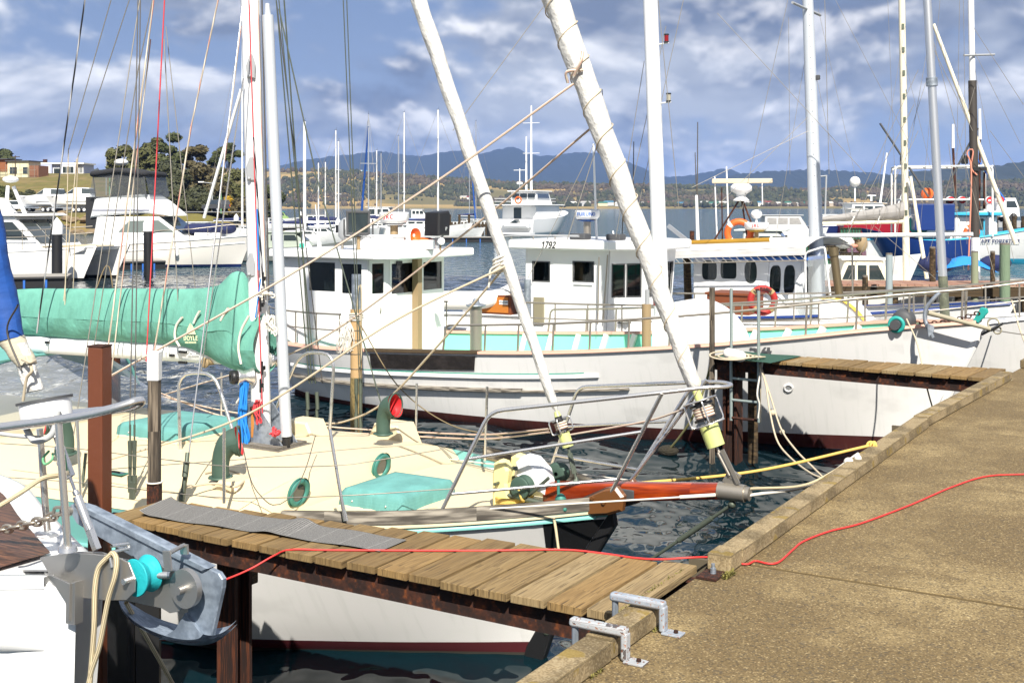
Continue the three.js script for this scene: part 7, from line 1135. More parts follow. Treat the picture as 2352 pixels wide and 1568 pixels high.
// ---------------------------------------------------------------- mat and cord on the near gangway
{
const c = [[319, 1183], [872, 1266], [934, 1240], [392, 1152]].map(([x, y]) => onY(x, y, WH + 0.012));
const mm = std(0xffffff, 0.95, 0, { map: T.mat, bumpMap: T.mat, bumpScale: 0.004 });
const m = mesh('gangway_mat', grid(120, 16, (u, v) => { const q = c[0].clone().lerp(c[1], u).lerp(c[3].clone().lerp(c[2], u), v); const hump = 0.035 * Math.exp(-Math.pow((u - 0.55 - 0.05 * v) / 0.045, 2)) * (0.4 + 0.6 * v), curl = 0.03 * Math.pow(Math.max(0, 0.06 - u) / 0.06, 2); q.y += hump + curl + 0.004 * Math.sin(u * 23 + v * 2) + 0.004; q.x += 0.012 * Math.sin(u * 9) * (v - 0.5); return q; }, (u, v) => [u * 9.5, v * 1.6]), mm); tag(m, 'grey ribbed rubber mat creased on the near gangway', 'mat');
const onG = (x, y, h = 0.012) => onY(x, y, WH + h);
const k0 = wharfPt(W1, 0.197, -0.17, WH + 0.02), k1 = wharfPt(W1, 0.197, 0.01, WH + 0.01);
const pts = [at(380, 1372, 6.6), at(450, 1352, 7.0), at(516, 1331, 7.15), at(575, 1306, 7.25), at(630, 1275, 7.3), onG(668, 1262), onG(760, 1263), onG(950, 1264), onG(1120, 1264), onG(1290, 1262), onG(1380, 1270), onG(1460, 1281), at(1520, 1284, 7.02), at(1590, 1280, 7.0), k0, k1, onG(1735, 1288), onG(1765, 1294), onG(1790, 1290), onG(1822, 1262), onG(1846, 1243), onG(1905, 1220), onG(1980, 1201), onG(2090, 1160), onG(2188, 1118), onG(2265, 1094), onG(2352, 1089), onG(2420, 1090)];
tag(mesh('extension_cord', tube(pts, 0.006, 8, 400), M.cordRed), 'red extension cord winding over the wharf and the near gangway', 'cord');
}
// ---------------------------------------------------------------- far country
const gx = (px, d) => (px - CX) / F * d, gy = (py, d) => EYE - (py - HY) / F * d;
const forest = std(lin(0.022, 0.030, 0.018), 0.95);
{
// blue range across the bay
const ridge = (name, pts, d, depth, rough, m, seed) => { const f = line1(pts.map(([x, y]) => [gx(x, d), gy(y, d)])), xa = gx(pts[0][0], d), xb = gx(pts[pts.length - 1][0], d);
return structure(name, grid(420, 26, (u, v) => { const x = lerp(xa, xb, u), k = v * 2 - 1, top = Math.max(6, f(x)); const n = fbm(x / 260, v * 9, 0, 4, seed), fold = Math.abs(fbm(x / 420 + v * 1.6, v * 3, 0, 4, seed + 7) - 0.5) * 2; const sh = Math.pow(1 - Math.abs(k), 0.85); const y = top * sh * (1 - 0.28 * fold * Math.abs(k) * 2.2 * (1 - Math.abs(k))) + rough * (vn(x / 14, v * 70, 0, seed + 3) - 0.5) * (sh > 0.02 ? 1 : 0); return V(x, Math.max(-2, y - (1 - sh) * 3), -(d + k * depth)); }), m); };
ridge('mountain_range', [[-900, 420], [-200, 400], [300, 408], [560, 396], [610, 388], [640, 380], [700, 368], [770, 358], [830, 352], [870, 348], [930, 355], [975, 358], [1010, 350], [1050, 345], [1100, 352], [1150, 342], [1180, 338], [1215, 352], [1250, 357], [1300, 353], [1340, 350], [1390, 354], [1440, 370], [1490, 390], [1530, 405], [1590, 402], [1640, 392], [1665, 387], [1700, 398], [1760, 430], [1900, 455]], 6400, 1500, 9, forest, 900);
ridge('hill_range', [[1600, 425], [1700, 400], [1760, 394], [1850, 389], [1950, 394], [2050, 402], [2120, 420], [2300, 440]], 4700, 900, 8, forest, 930);
ridge('wooded_hill', [[1960, 440], [2000, 415], [2080, 397], [2150, 388], [2230, 384], [2300, 378], [2420, 366], [2800, 360], [3400, 380]], 3000, 560, 7, forest, 960);
// far shore: low rolling ground with paddocks and bush
const d0 = 1640, ft = line1([[-1500, 60], [gx(560, 2100), 66], [gx(760, 2100), 66], [gx(900, 2100), 60], [gx(1100, 2100), 46], [gx(1300, 2100), 40], [gx(1600, 2100), 34], [gx(1900, 2100), 32], [gx(2200, 2100), 40], [2200, 60]]);
const hgt = (x, d) => { const k = clamp((d - d0) / 460); const top = ft(x); return -1 + 4 * sstep(0, 0.03, k) + (top - 3) * sstep(0.05, 1, k) * (0.85 + 0.3 * fbm(x / 160, d / 160, 0, 3, 77)); };
const gt = tex(512, 256, (u, v) => { const a = fbm(u * 14, v * 8, 0, 4, 981); return mixc([0.40, 0.37, 0.21], [0.62, 0.52, 0.31], sstep(0.35, 0.65, a)); });
structure('far_shore', grid(220, 40, (u, v) => { const x = lerp(-1500, 1700, u), d = d0 - 30 + v * 700; return V(x, hgt(x, d), -d); }), std(0xffffff, 0.95, 0, { map: gt }));
// bush on it
const r = rng(61), blob = (s) => { const g = mergeVertices(new THREE.IcosahedronGeometry(1, 1).deleteAttribute('uv').deleteAttribute('normal')); const p = g.attributes.position; for (let i = 0; i < p.count; i++) { const k = 0.72 + 0.5 * vn(p.getX(i) * 2.1 + s, p.getY(i) * 2.1 + p.getZ(i) * 1.7, 0, 40 + s); p.setXYZ(i, p.getX(i) * k, p.getY(i) * k, p.getZ(i) * k); } const q = g.toNonIndexed(); q.computeVertexNormals(); return norm(q.setAttribute('uv', new THREE.Float32BufferAttribute(new Float32Array(q.attributes.position.count * 2), 2))); };
const n = 30000, im = new THREE.InstancedMesh(blob(3), std(0xffffff, 0.95), n), mt = new THREE.Matrix4(), col = new THREE.Color(); let k = 0;
while (k < n) { const x = lerp(-1100, 1500, r()), d = d0 + 10 + r() * 640; const den = fbm(x / 130, d / 90, 0, 3, 71); const kk = (d - d0) / 460; if (den < (kk < 0.06 ? 0.56 : 0.40) + 0.06 * r()) continue; const s = 2.0 + 4.2 * r() * r(), h = s * (0.75 + r() * 0.45); mt.compose(V(x, hgt(x, d) + h * 0.55, -d), new THREE.Quaternion().setFromEuler(new THREE.Euler(0, r() * 6, 0)), V(s * 0.8, h, s * 0.8)); im.setMatrixAt(k, mt); const w = r(), brown = sstep(0.45, 0.62, fbm(x / 75, d / 60, 0, 3, 133)); const a = mixc([0.030, 0.036, 0.014], [0.065, 0.068, 0.026], w), b = mixc([0.062, 0.044, 0.028], [0.13, 0.095, 0.06], w), c = mixc(a, b, brown * 0.75); col.setRGB(...c); im.setColorAt(k, col); k++; }
im.name = 'far_woodland'; im.userData.kind = 'stuff'; tag(im, 'brown and olive bushland covering the far shore', 'woodland'); im.castShadow = im.receiveShadow = true; scene.add(im);
// houses along the far beach
const wallM = [M.offWhite, M.cream, std(lin(0.5, 0.5, 0.5), 0.8), std(lin(0.42, 0.36, 0.28), 0.8)], roofM = [std(lin(0.55, 0.53, 0.50), 0.7), std(lin(0.28, 0.07, 0.05), 0.7), std(lin(0.08, 0.22, 0.34), 0.7), std(lin(0.06, 0.20, 0.14), 0.7), M.offWhite];
const hs = [[822, 402, 5], [838, 404, 2], [1065, 447, 0], [1080, 452, 1], [1255, 462, 1], [1312, 470, 4], [1385, 463, 3], [1398, 466, 2], [1425, 470, 4], [1480, 460, 0], [1492, 463, 1], [1565, 470, 2], [1620, 470, 4], [1640, 472, 3], [1660, 471, 4], [1720, 470, 0], [1740, 468, 2], [1785, 468, 4], [1810, 470, 3], [1825, 466, 0], [1850, 471, 3], [1905, 468, 4], [1760, 472, 1], [1345, 466, 0], [1520, 466, 4]];
hs.sort((a, b) => a[0] - b[0]); const cnt = {}, ord = ['leftmost', 'second', 'third', 'fourth', 'fifth', 'sixth', 'seventh', 'eighth'];
hs.forEach(([px, py, c], i) => { const nth = cnt[c] = (cnt[c] ?? -1) + 1; const d = py < 410 ? 2050 : py < 458 ? 1800 : 1690 + (i % 3) * 12, x = gx(px, d), y = hgt(x, d); const t = thing('shore_house', px < 850 ? 'pale shed high on the far slope behind the masts, ' + (px < 830 ? 'left of two' : 'right of two') : ord[nth] + ' tiny ' + ['pale', 'red roofed', 'blue roofed', 'green roofed', 'white'][c] + ' house from the left on the far shore', 'house', V(x, y, -d), (r() - 0.5) * 0.8, px < 850 ? 'sheds on the far slope' : ['pale', 'red roofed', 'blue roofed', 'green roofed', 'white'][c] + ' houses on the far shore');
const w = 9 + r() * 7, dd = 7 + r() * 3, h = 3.2 + r() * 2; mesh('wall', box(w, h + 1, dd, 0, h / 2 - 0.5, 0), wallM[Math.floor(r() * 4)], t); mesh('roof', extr([[-w / 2 - 0.6, 0], [w / 2 + 0.6, 0], [w / 2 - 1.5, 2.0], [-w / 2 + 1.5, 2.0]], dd + 1).translate(0, h, 0), roofM[Math.min(4, c)], t); });
}
// ---------------------------------------------------------------- near shore at the left
const landH = (x, d) => { const edge = -0.197 * d + 1.5 * Math.sin(d / 13), side = sstep(edge + 2, edge - 12, x); const s = sstep(153, 162, d + 2.5 * Math.sin(x / 5)); const rise = sstep(215, 330, d - Math.max(0, x + 75) * 0.9) * 10.0 * sstep(-38, -95, x); return -1.6 + side * s * (4.2 + rise + 0.5 * (fbm(x / 9, d / 9, 0, 3, 88) - 0.5)); };
{
const gt = tex(512, 512, (u, v) => { const a = fbm(u * 20, v * 20, 20, 4, 1001), b = fbm(u * 7, v * 7, 7, 3, 1011); let c = mixc([0.34, 0.31, 0.14], [0.45, 0.42, 0.19], a); return mixc(c, [0.50, 0.42, 0.27], sstep(0.45, 0.65, b) * 0.7); });
structure('shore_land', grid(150, 110, (u, v) => { const x = lerp(-230, -20, u), d = 146 + v * 330; return V(x, landH(x, d), -d); }, (u, v, p) => [p.x / 30, p.z / 30]), std(0xffffff, 0.95, 0, { map: gt }));
const flat = 2.72; const asphalt = std(lin(0.19, 0.185, 0.175), 0.9, 0, { bumpMap: T.noiseBump, bumpScale: 0.02 });
structure('car_park', grid(60, 6, (u, v) => { const x = lerp(-140, -38, u), d = lerp(166, 197, v); return V(x, Math.max(flat, landH(x, d) + 0.05), -d); }), asphalt);
structure('road', grid(80, 3, (u, v) => { const d = lerp(197, 330, u), x = -96 + 22 * Math.sin(u * 2.4) - 20 * u + v * 7; return V(x, landH(x, d) + 0.14, -d); }), asphalt);
// rocks along the waterline
const r = rng(81), gs = []; for (let i = 0; i < 260; i++) { const x = lerp(-120, -30, r()), d = 152.5 + r() * 8, s = 0.3 + r() * 0.7; const g = new THREE.IcosahedronGeometry(s, 0); const p = g.attributes.position; g.scale(1 + r() * 0.6, 0.55, 1).rotateY(r() * 6); gs.push(g.translate(x, Math.max(0.1, landH(x, d)) + 0.1, -d)); } const rk = mesh('shore_rocks', gs, std(lin(0.20, 0.145, 0.085), 0.95)); rk.userData.kind = 'stuff'; tag(rk, 'brown boulders along the near waterline', 'rocks');
}
// trees: trunk and limbs, leaf faces in clumps
function leafCrown(seed, clumps, nLeaf, size, flat = 0.8) {
const r = rng(seed), pos = [], nor = [], uv = [], tot = clumps.reduce((a, c) => a + c[3] * c[3], 0);
for (const [cx, cy, cz, cr, sy] of clumps) { const n = Math.round(nLeaf * cr * cr / tot);
for (let i = 0; i < n; i++) { const a = r() * 6.2832, z = r() * 2 - 1, q = Math.sqrt(1 - z * z), rad = cr * (0.55 + 0.5 * Math.pow(r(), 0.6)) * (0.8 + 0.4 * vn(a * 1.5 + cx, z * 3 + cy, 0, seed)); const o = V(cx + q * Math.cos(a) * rad, cy + z * rad * (sy ?? flat), cz + q * Math.sin(a) * rad);
const nn = V(q * Math.cos(a), z + 0.25, q * Math.sin(a)).add(V(r() - 0.5, r() - 0.5, r() - 0.5).multiplyScalar(1.5)).normalize(), t = V(r() - 0.5, r() - 0.5, r() - 0.5).cross(nn).normalize(), b = nn.clone().cross(t), s = size * (0.6 + 0.8 * r());
const P = [o.clone().addScaledVector(t, s), o.clone().addScaledVector(t, -s * 0.5).addScaledVector(b, s * 0.7), o.clone().addScaledVector(t, -s * 0.5).addScaledVector(b, -s * 0.7)];
for (const p of P) { pos.push(p.x, p.y, p.z); nor.push(nn.x, nn.y, nn.z); uv.push(0, 0); } } }
const g = new THREE.BufferGeometry(); g.setAttribute('position', new THREE.Float32BufferAttribute(pos, 3)); g.setAttribute('normal', new THREE.Float32BufferAttribute(nor, 3)); g.setAttribute('uv', new THREE.Float32BufferAttribute(uv, 2)); return g;
}
{
const leaf = [[0.055, 0.066, 0.014], [0.078, 0.080, 0.018], [0.045, 0.05, 0.015], [0.085, 0.068, 0.022]].map(c => phys(lin(...c), 0.75, { transmission: 0.12, thickness: 0 })), bark = std(lin(0.22, 0.18, 0.14), 0.95), gorse = std(lin(0.42, 0.27, 0.02), 0.9);
const D = (px, d) => gx(px, d);
function tree(name, label, px, topPy, d, wPx, kind, seed, group, leafN = 3600) {
const x = gx(px, d), y0 = landH(x, d), top = gy(topPy, d), h = top - y0, w = wPx / F * d / 2, r = rng(seed);
const t = thing(name, label, kind === 'bush' ? 'shrub' : 'tree', V(x, y0, -d), 0, group); const clumps = [];
if (kind === 'bush') { for (let i = 0; i < 9; i++) clumps.push([(r() - 0.5) * w * 1.5, h * (0.25 + 0.45 * r()), (r() - 0.5) * w, Math.min(w, h) * (0.32 + 0.2 * r())]); }
else if (kind === 'gum') { const n = 11; for (let i = 0; i < n; i++) { const a = r() * 6.28, q = Math.sqrt(r()) * w * 0.8, yy = h * (0.52 + 0.40 * r()); clumps.push([Math.cos(a) * q, Math.min(h * 0.93, yy), Math.sin(a) * q, w * (0.22 + 0.20 * r()), 0.62]); } clumps.push([0, h * 0.90, 0, w * 0.34, 0.6]); }
else { for (let i = 0; i < 14; i++) { const a = r() * 6.28, yy = h * (0.28 + 0.62 * r()), q = Math.sqrt(r()) * w * 0.75 * Math.sqrt(Math.max(0.1, 1 - Math.pow((yy / h - 0.5) * 1.7, 2))); clumps.push([Math.cos(a) * q, yy, Math.sin(a) * q, w * (0.30 + 0.18 * r()), 0.8]); } clumps.push([0, h * 0.86, 0, w * 0.4]); }
const m = kind === 'gorse' ? gorse : leaf[Math.floor(r() * 4)];
mesh('crown', leafCrown(seed, clumps, leafN, d / F * 5.2), m, t);
if (kind !== 'bush') { const gs = [rod(V(0, -0.5, 0), V((r() - 0.5) * 0.6, h * 0.55, 0), 0.045 * h * 0.6 + 0.1, 0.10, 7)]; for (let i = 0; i < Math.min(8, clumps.length); i++) { const c = clumps[i]; gs.push(rod(V(0, h * (0.22 + 0.25 * r()), 0), V(c[0] * 0.9, c[1], c[2] * 0.9), 0.13, 0.05, 5)); } mesh('trunk', gs, bark, t); }
return t;
}
const gum = 'gum trees on the left shore';
tree('gum_tree', 'leftmost broad gum tree beside the green light pole', 285, 325, 235, 84, 'round', 11, gum, 4200); tree('gum_tree', 'dense olive gum tree second from the left', 335, 328, 225, 92, 'round', 12, gum, 4200);
tree('gum_tree', 'tallest layered gum tree at the middle of the clump', 398, 297, 232, 96, 'gum', 13, gum, 4600); tree('gum_tree', 'tall olive gum tree right behind the tallest one', 360, 308, 245, 70, 'gum', 14, gum); tree('gum_tree', 'gum tree with flat right hand crowns', 440, 330, 236, 80, 'gum', 15, gum);
tree('gum_tree', 'thin gum tree with small tufts left of the white mast', 528, 317, 228, 58, 'gum', 16, gum, 2600); tree('gum_tree', 'slender gum tree with open crown before the mast', 497, 338, 240, 48, 'gum', 17, gum, 2200);
tree('gum_tree', 'dark round tree under the tallest gum', 395, 370, 218, 110, 'round', 18, gum, 4200); tree('gum_tree', 'dark round tree right of the clump', 470, 378, 214, 96, 'round', 19, gum, 4000); tree('gum_tree', 'dull green tree behind the white mast', 545, 385, 222, 80, 'round', 20, gum, 3600);
tree('gum_tree', 'dark tree at the point beyond the grey pole', 628, 418, 232, 60, 'round', 21, gum, 3200); tree('gum_tree', 'low dark tree between the mast and the grey pole', 590, 420, 226, 64, 'round', 28, gum, 3200);
tree('gum_tree', 'olive tree at the far left behind the brown house', 14, 345, 330, 60, 'round', 22, gum, 3000);
tree('shrub', 'dark shrub below the road at far left', 52, 428, 205, 56, 'bush', 23, null, 2600); tree('shrub', 'low shrub at the left picture edge', 0, 408, 220, 36, 'bush', 24, null, 1600); tree('shrub', 'small shrub below the leftmost gum', 262, 418, 212, 30, 'bush', 25, null, 1500); tree('shrub', 'dark shrub row behind the black boat canopy', 360, 418, 206, 150, 'bush', 26, null, 5200); tree('shrub', 'dark shrub below the thin gum trees', 460, 430, 203, 130, 'bush', 27, null, 4600);
tree('gorse_bush', 'yellow flowering gorse bush on the left shore', 522, 430, 204, 38, 'bush', 29, null, 2600).children[0].material = gorse; tree('shrub', 'pale yellow green shrub beside the blue house', 255, 398, 318, 22, 'bush', 30, null, 1200);
tree('shrub', 'dark scrub at the shore point', 570, 440, 200, 90, 'bush', 31, null, 3600);
}
// houses on the left hill
{
const win = (t, x, y, w, h, z, frame = M.white) => { mesh('window', box(w + 0.35, h + 0.3, 0.10, x, y, z), frame, t); const n = 3; for (let i = 0; i < n; i++) mesh('window_pane', box(w / n - 0.08, h, 0.06, x - w / 2 + (i + 0.5) * w / n, y, z + 0.05), M.tint, t.children[t.children.length - 1 - i]); };
{ const d = 320, x = gx(145, d) - 1.5, y = gy(403, d), t = thing('house', 'pale blue grey weatherboard house with white window frames on the hill', 'house', V(x, y, -d), 0.0), bl = std(lin(0.40, 0.43, 0.58), 0.8), w = 13.6;
mesh('wall', [box(w, 3.4, 8, 0, 1.4, -4)], bl, t); mesh('bay', box(4.6, 3.4, 1.2, -3.6, 1.4, 0.4), bl, t); mesh('bay', box(4.2, 3.4, 1.4, 3.2, 1.4, 0.5), bl, t); mesh('base', box(w + 0.4, 0.8, 8.2, 0, -0.5, -3.9), M.darkGrey, t); mesh('roof', box(w + 1, 0.35, 9.4, 0, 3.25, -3.6), M.offWhite, t); mesh('chimney', box(0.9, 1.2, 0.9, -5, 3.9, -4), M.rust, t); mesh('chimney', box(0.8, 3.2, 0.8, 5.1, 2, 0.6), M.rust, t);
win(t, -3.7, 1.5, 3.2, 1.7, 1.02); win(t, 3.2, 1.5, 3.0, 1.7, 1.22); win(t, -6.2, 1.6, 0.8, 1.5, 0.05); win(t, 6.2, 1.5, 0.9, 1.6, 0.05); mesh('door', box(2.4, 2.3, 0.1, -0.1, 0.9, 0.06), M.white, t); mesh('door_glass', box(1.9, 1.8, 0.06, -0.1, 1.0, 0.11), M.tint, t); }
{ const d = 300, x = gx(40, d) - 1.5, y = gy(413, d), t = thing('house', 'cream and brown timber house behind scaffold at far left', 'house', V(x, y, -d), -0.12); mesh('wall', box(5.6, 4.6, 6, 1.6, 2.3, -3), std(lin(0.62, 0.58, 0.40), 0.8), t); mesh('brown_wing', box(8, 3.2, 6, -5.2, 3.6, -3.2), std(lin(0.24, 0.085, 0.03), 0.8), t); mesh('lower_wing', box(8, 2.2, 6, -5.2, 1.1, -3.2), std(lin(0.45, 0.42, 0.28), 0.8), t); mesh('side_wing', box(2.4, 3.6, 5, 5.6, 1.8, -3), std(lin(0.20, 0.09, 0.05), 0.8), t); mesh('roof', [box(6.4, 0.25, 7, 1.6, 4.75, -3)], M.darkGrey, t); mesh('roof', [box(8.6, 0.25, 7, -5.2, 5.3, -3)], M.darkGrey, t); mesh('window', box(1.9, 1.6, 0.1, 0.4, 2.4, 0.04), M.tint, t); mesh('window', box(1.3, 1.6, 0.1, 3.6, 2.4, 0.04), M.tint, t); for (let i = 0; i < 6; i++) mesh('scaffold_pole', rod(V(-3 + i * 1.9, -1, 1.0), V(-3 + i * 1.9, 4, 1.0), 0.05), M.dullSteel, t); for (const yy of [0.6, 2.4]) mesh('scaffold_pole', rod(V(-3.2, yy, 1.0), V(7, yy, 1.0), 0.05), M.dullSteel, t); mesh('retaining_wall', box(14, 1.6, 0.4, -2, -1.4, 3), M.grey, t); }
const pole = (label, px, topPy, basePy, d, m, arm) => { const x = gx(px, d), yb = landH(x, d), yt = gy(topPy, d), t = thing('light_pole', label, 'pole', V(x, yb, -d)); mesh('shaft', rod(V(0, -0.5, 0), V(0, yt - yb, 0), d / F * 1.5, d / F * 1.1, 8), m, t); if (arm) { mesh('arm', rod(V(0, yt - yb - 0.2, 0), V(arm, yt - yb, 0), 0.06), m, t); mesh('lamp_head', rbox(0.9, 0.2, 0.4, 0.06, arm, yt - yb, 0), M.offWhite, t); } return t; };
const green = std(lin(0.16, 0.36, 0.20), 0.8);
pole('green light pole left of the gum trees', 251, 340, 420, 250, green); pole('timber power pole left of the pale house', 34, 357, 430, 290, M.oldWood).add((() => { const m = new THREE.Mesh(box(2.2, 0.18, 0.15, 0, gy(360, 290) - landH(gx(34, 290), 290), 0), M.oldWood); m.name = 'cross_arm'; return m; })()); pole('grey street lamp below the gum trees', 356, 392, 480, 196, M.grey, -2.2); pole('grey street lamp beside the gorse', 487, 418, 480, 192, M.grey, -1.8); pole('slender pole at the gorse', 507, 412, 480, 200, green); pole('grey pole right of the green light pole', 243, 362, 420, 262, M.grey);
// vehicles
const car = (name, label, cat, px, d, len, turn, body, hgt, kind) => { const x = gx(px, d), t = thing(name, label, cat, V(x, Math.max(2.72, landH(x, d)) + 0.02, -d), turn), w = 1.8, k = len / 4.8; const prof = kind === 'ute' ? [[-2.4, 0.45], [-2.4, 1.0], [-0.9, 1.05], [-0.8, 1.75], [0.55, 1.78], [1.15, 1.12], [2.3, 0.98], [2.4, 0.45]] : [[-2.4, 0.45], [-2.4, 1.1], [-2.1, 1.78], [0.4, 1.80], [1.1, 1.12], [2.3, 0.98], [2.4, 0.45]]; mesh('body', extr(prof.map(([a, b]) => [a * k, b * hgt / 1.8]), w, 0.06), body, t); for (const s of [1, -1]) { mesh('side_window', extr((kind === 'ute' ? [[-0.65, 1.15], [-0.6, 1.65], [0.48, 1.68], [0.9, 1.15]] : [[-1.95, 1.15], [-1.85, 1.68], [0.35, 1.70], [0.9, 1.15]]).map(([a, b]) => [a * k, b * hgt / 1.8]), 0.02).translate(0, 0, s * (w / 2 + 0.004)), M.tint, t); for (const a of [-1.5, 1.5]) { const wl = mesh('wheel', new THREE.CylinderGeometry(0.36, 0.36, 0.22, 18).rotateX(Math.PI / 2).translate(a * k, 0.36, s * (w / 2 - 0.08)), M.rubber, t); mesh('rim', new THREE.CylinderGeometry(0.2, 0.2, 0.02, 14).rotateX(Math.PI / 2).translate(a * k, 0.36, s * (w / 2 + 0.035)), M.alu, wl); } } mesh('tail_light', box(0.04, 0.3, 0.14, -2.4 * k, 0.95, w / 2 - 0.15), M.red, t); return t; };
car('parked_car', 'grey four wheel drive parked near the ramp below the gorse', 'car', 495, 186, 4.8, 2.5, M.darkGrey, 1.85, 'wagon'); car('parked_car', 'white station wagon parked beside the trailer boat', 'car', 46, 178, 4.9, 0.1, M.white, 1.7, 'wagon'); car('parked_car', 'white car partly hidden at the left picture edge', 'car', 5, 182, 4.8, 0.1, M.white, 1.6, 'wagon');
// boats on trailers
const trailerBoat = (label, px, d, len, turn) => { const x = gx(px, d), t = thing('trailer_boat', label, 'boat', V(x, 2.74, -d), turn); const k = len / 8; mesh('hull', (() => { const H = hullShape({ xs: y => -4 * k, xb: y => (3.2 + 0.8 * y / 1.3) * k, draft: 0.05, flare: 0.5, sheer: [[0, 1.25], [0.6, 1.35], [1, 1.55]], deckW: [[0, 1.2], [0.6, 1.25], [0.85, 0.8], [1, 0.05]], wlW: [[0, 0.9], [0.6, 0.8], [0.85, 0.35], [1, 0.02]] }); return mergeGeometries([norm(H.band(-0.05, H.sheer, 30, 6)), norm(H.deck(H.sheer, 0, 20, 4, 0.1)), norm(H.transom(-0.05))]).translate(0, 0.8, 0); })(), M.white, t);
mesh('cabin', extr([[-2.6, 2.1], [-2.2, 3.4], [-0.2, 3.45], [1.2, 2.5], [3.0, 2.25]].map(([a, b]) => [a * k, b]), 1.9, 0.08), M.white, t); mesh('windscreen', extr([[-0.1, 3.3], [0.0, 2.62], [1.05, 2.55]].map(([a, b]) => [a * k, b]), 1.95), M.tint, t); mesh('canopy', extr([[-2.55, 2.6], [-2.25, 3.3], [-1.2, 3.35], [-1.2, 2.6]].map(([a, b]) => [a * k, b]), 1.95), M.smoke, t); mesh('stripe', box(4.6 * k, 0.10, 2.46, -1.4 * k, 1.55, 0), M.grey, t); for (const a of [-1.6, -0.85, -0.1]) { const wl = mesh('trailer_wheel', new THREE.CylinderGeometry(0.36, 0.36, 2.2, 18).rotateX(Math.PI / 2).translate(a * k, 0.36, 0), M.rubber, t); mesh('hub', new THREE.CylinderGeometry(0.2, 0.2, 2.24, 14).rotateX(Math.PI / 2).translate(a * k, 0.36, 0), M.white, wl); } mesh('trailer_frame', [box(7 * k, 0.14, 1.4, 0, 0.62, 0)], M.galv, t); return t; };
trailerBoat('white cabin cruiser standing on a triple axle trailer on the shore', 172, 168, 8.2, 3.14159); trailerBoat('white cruiser behind the trailer boat at left', 105, 176, 8.5, 3.0);
}
// ---------------------------------------------------------------- marina piles and pontoons
const blackPile = (label, px, py, topPy) => { const d = F * EYE / (py - HY), x = gx(px, d), top = gy(topPy, d), r = 0.24, t = thing('marina_pile', label, 'pile', V(x, 0, -d), 0, 'black marina piles with white caps'); mesh('sleeve', new THREE.CylinderGeometry(r, r, top + 1.0, 18).translate(0, (top - 1.0) / 2 - 0.1, 0), M.black, t); mesh('cap', lathe([[r * 1.12, -0.42], [r * 1.12, 0.0], [r * 0.8, 0.14], [0.01, 0.36]], 18).translate(0, top - 0.1, 0), M.white, t); return t; };
blackPile('black pile with white cap beside the catamaran bow', 130, 652, 512); blackPile('black pile with white cap before the cruiser with black canopy', 340, 632, 508); blackPile('black pile with white cap right of the cruiser bow', 542, 548, 496); blackPile('small black pile with white cap on the ramp side', 208, 520, 488); blackPile('small black pile with white cap below the four wheel drive', 444, 512, 492); blackPile('black pile with white cap behind the grey aluminium boat', 701, 555, 500); blackPile('black pile with white cap left of the square floodlight', 776, 552, 505); blackPile('black pile with white cap in front of the big motor yacht', 1123, 545, 498); blackPile('black pile with white cap far behind the thick white aerial', 690, 520, 488);
{
const pont = (label, x0, y0, x1, y1, w) => { const a = at(x0, y0, F * (EYE - 0.45) / (y0 - HY)), b = at(x1, y1, F * (EYE - 0.45) / (y1 - HY)), L = a.distanceTo(b), t = thing('pontoon', label, 'pontoon', V((a.x + b.x) / 2, 0, (a.z + b.z) / 2), Math.atan2(-(b.z - a.z), b.x - a.x)); mesh('deck', rbox(L, 0.09, w, 0.02, 0, 0.46, 0), std(lin(0.30, 0.28, 0.25), 0.9), t); mesh('float', box(L, 0.55, w - 0.1, 0, 0.14, 0), M.black, t); mesh('edge_rail', [rod(V(-L / 2, 0.42, w / 2), V(L / 2, 0.42, w / 2), 0.07, 0.07, 10)], M.rubber, t); for (let i = 1; i < 4; i++) mesh('blue_strap', box(0.09, 0.42, 0.03, -L / 2 + L * i / 4, 0.2, w / 2), M.blue, t); return t; };
pont('black floating pontoon below the catamaran', -40, 636, 160, 633, 2.2); pont('black floating pontoon before the canopy cruiser', 268, 600, 372, 598, 2.2); pont('dark floating pontoon before the timber jetty', 1010, 545, 1135, 545, 3); pont('long pontoon behind the middle yachts', 560, 524, 1020, 520, 3);
// timber jetty with close piles
const d = 150, t = thing('timber_jetty', 'old timber jetty on close set piles behind the black floodlight', 'jetty', V(gx(1070, d), 0, -d), 0.0); mesh('deck', box(5.6, 0.25, 5, 0, 1.15, -2), M.oldWood, t); for (let i = 0; i < 13; i++) mesh('pile', new THREE.CylinderGeometry(0.14, 0.15, 2.8, 10).translate(-2.6 + i * 0.43, 0.2, 0.5), M.oldWood, t);
for (let i = 0; i < 3; i++) mesh('bollard', new THREE.CylinderGeometry(0.16, 0.16, 1.5, 10).translate(-2.0 + i * 1.2, 1.8, 0.3), M.oldWood, t);
}
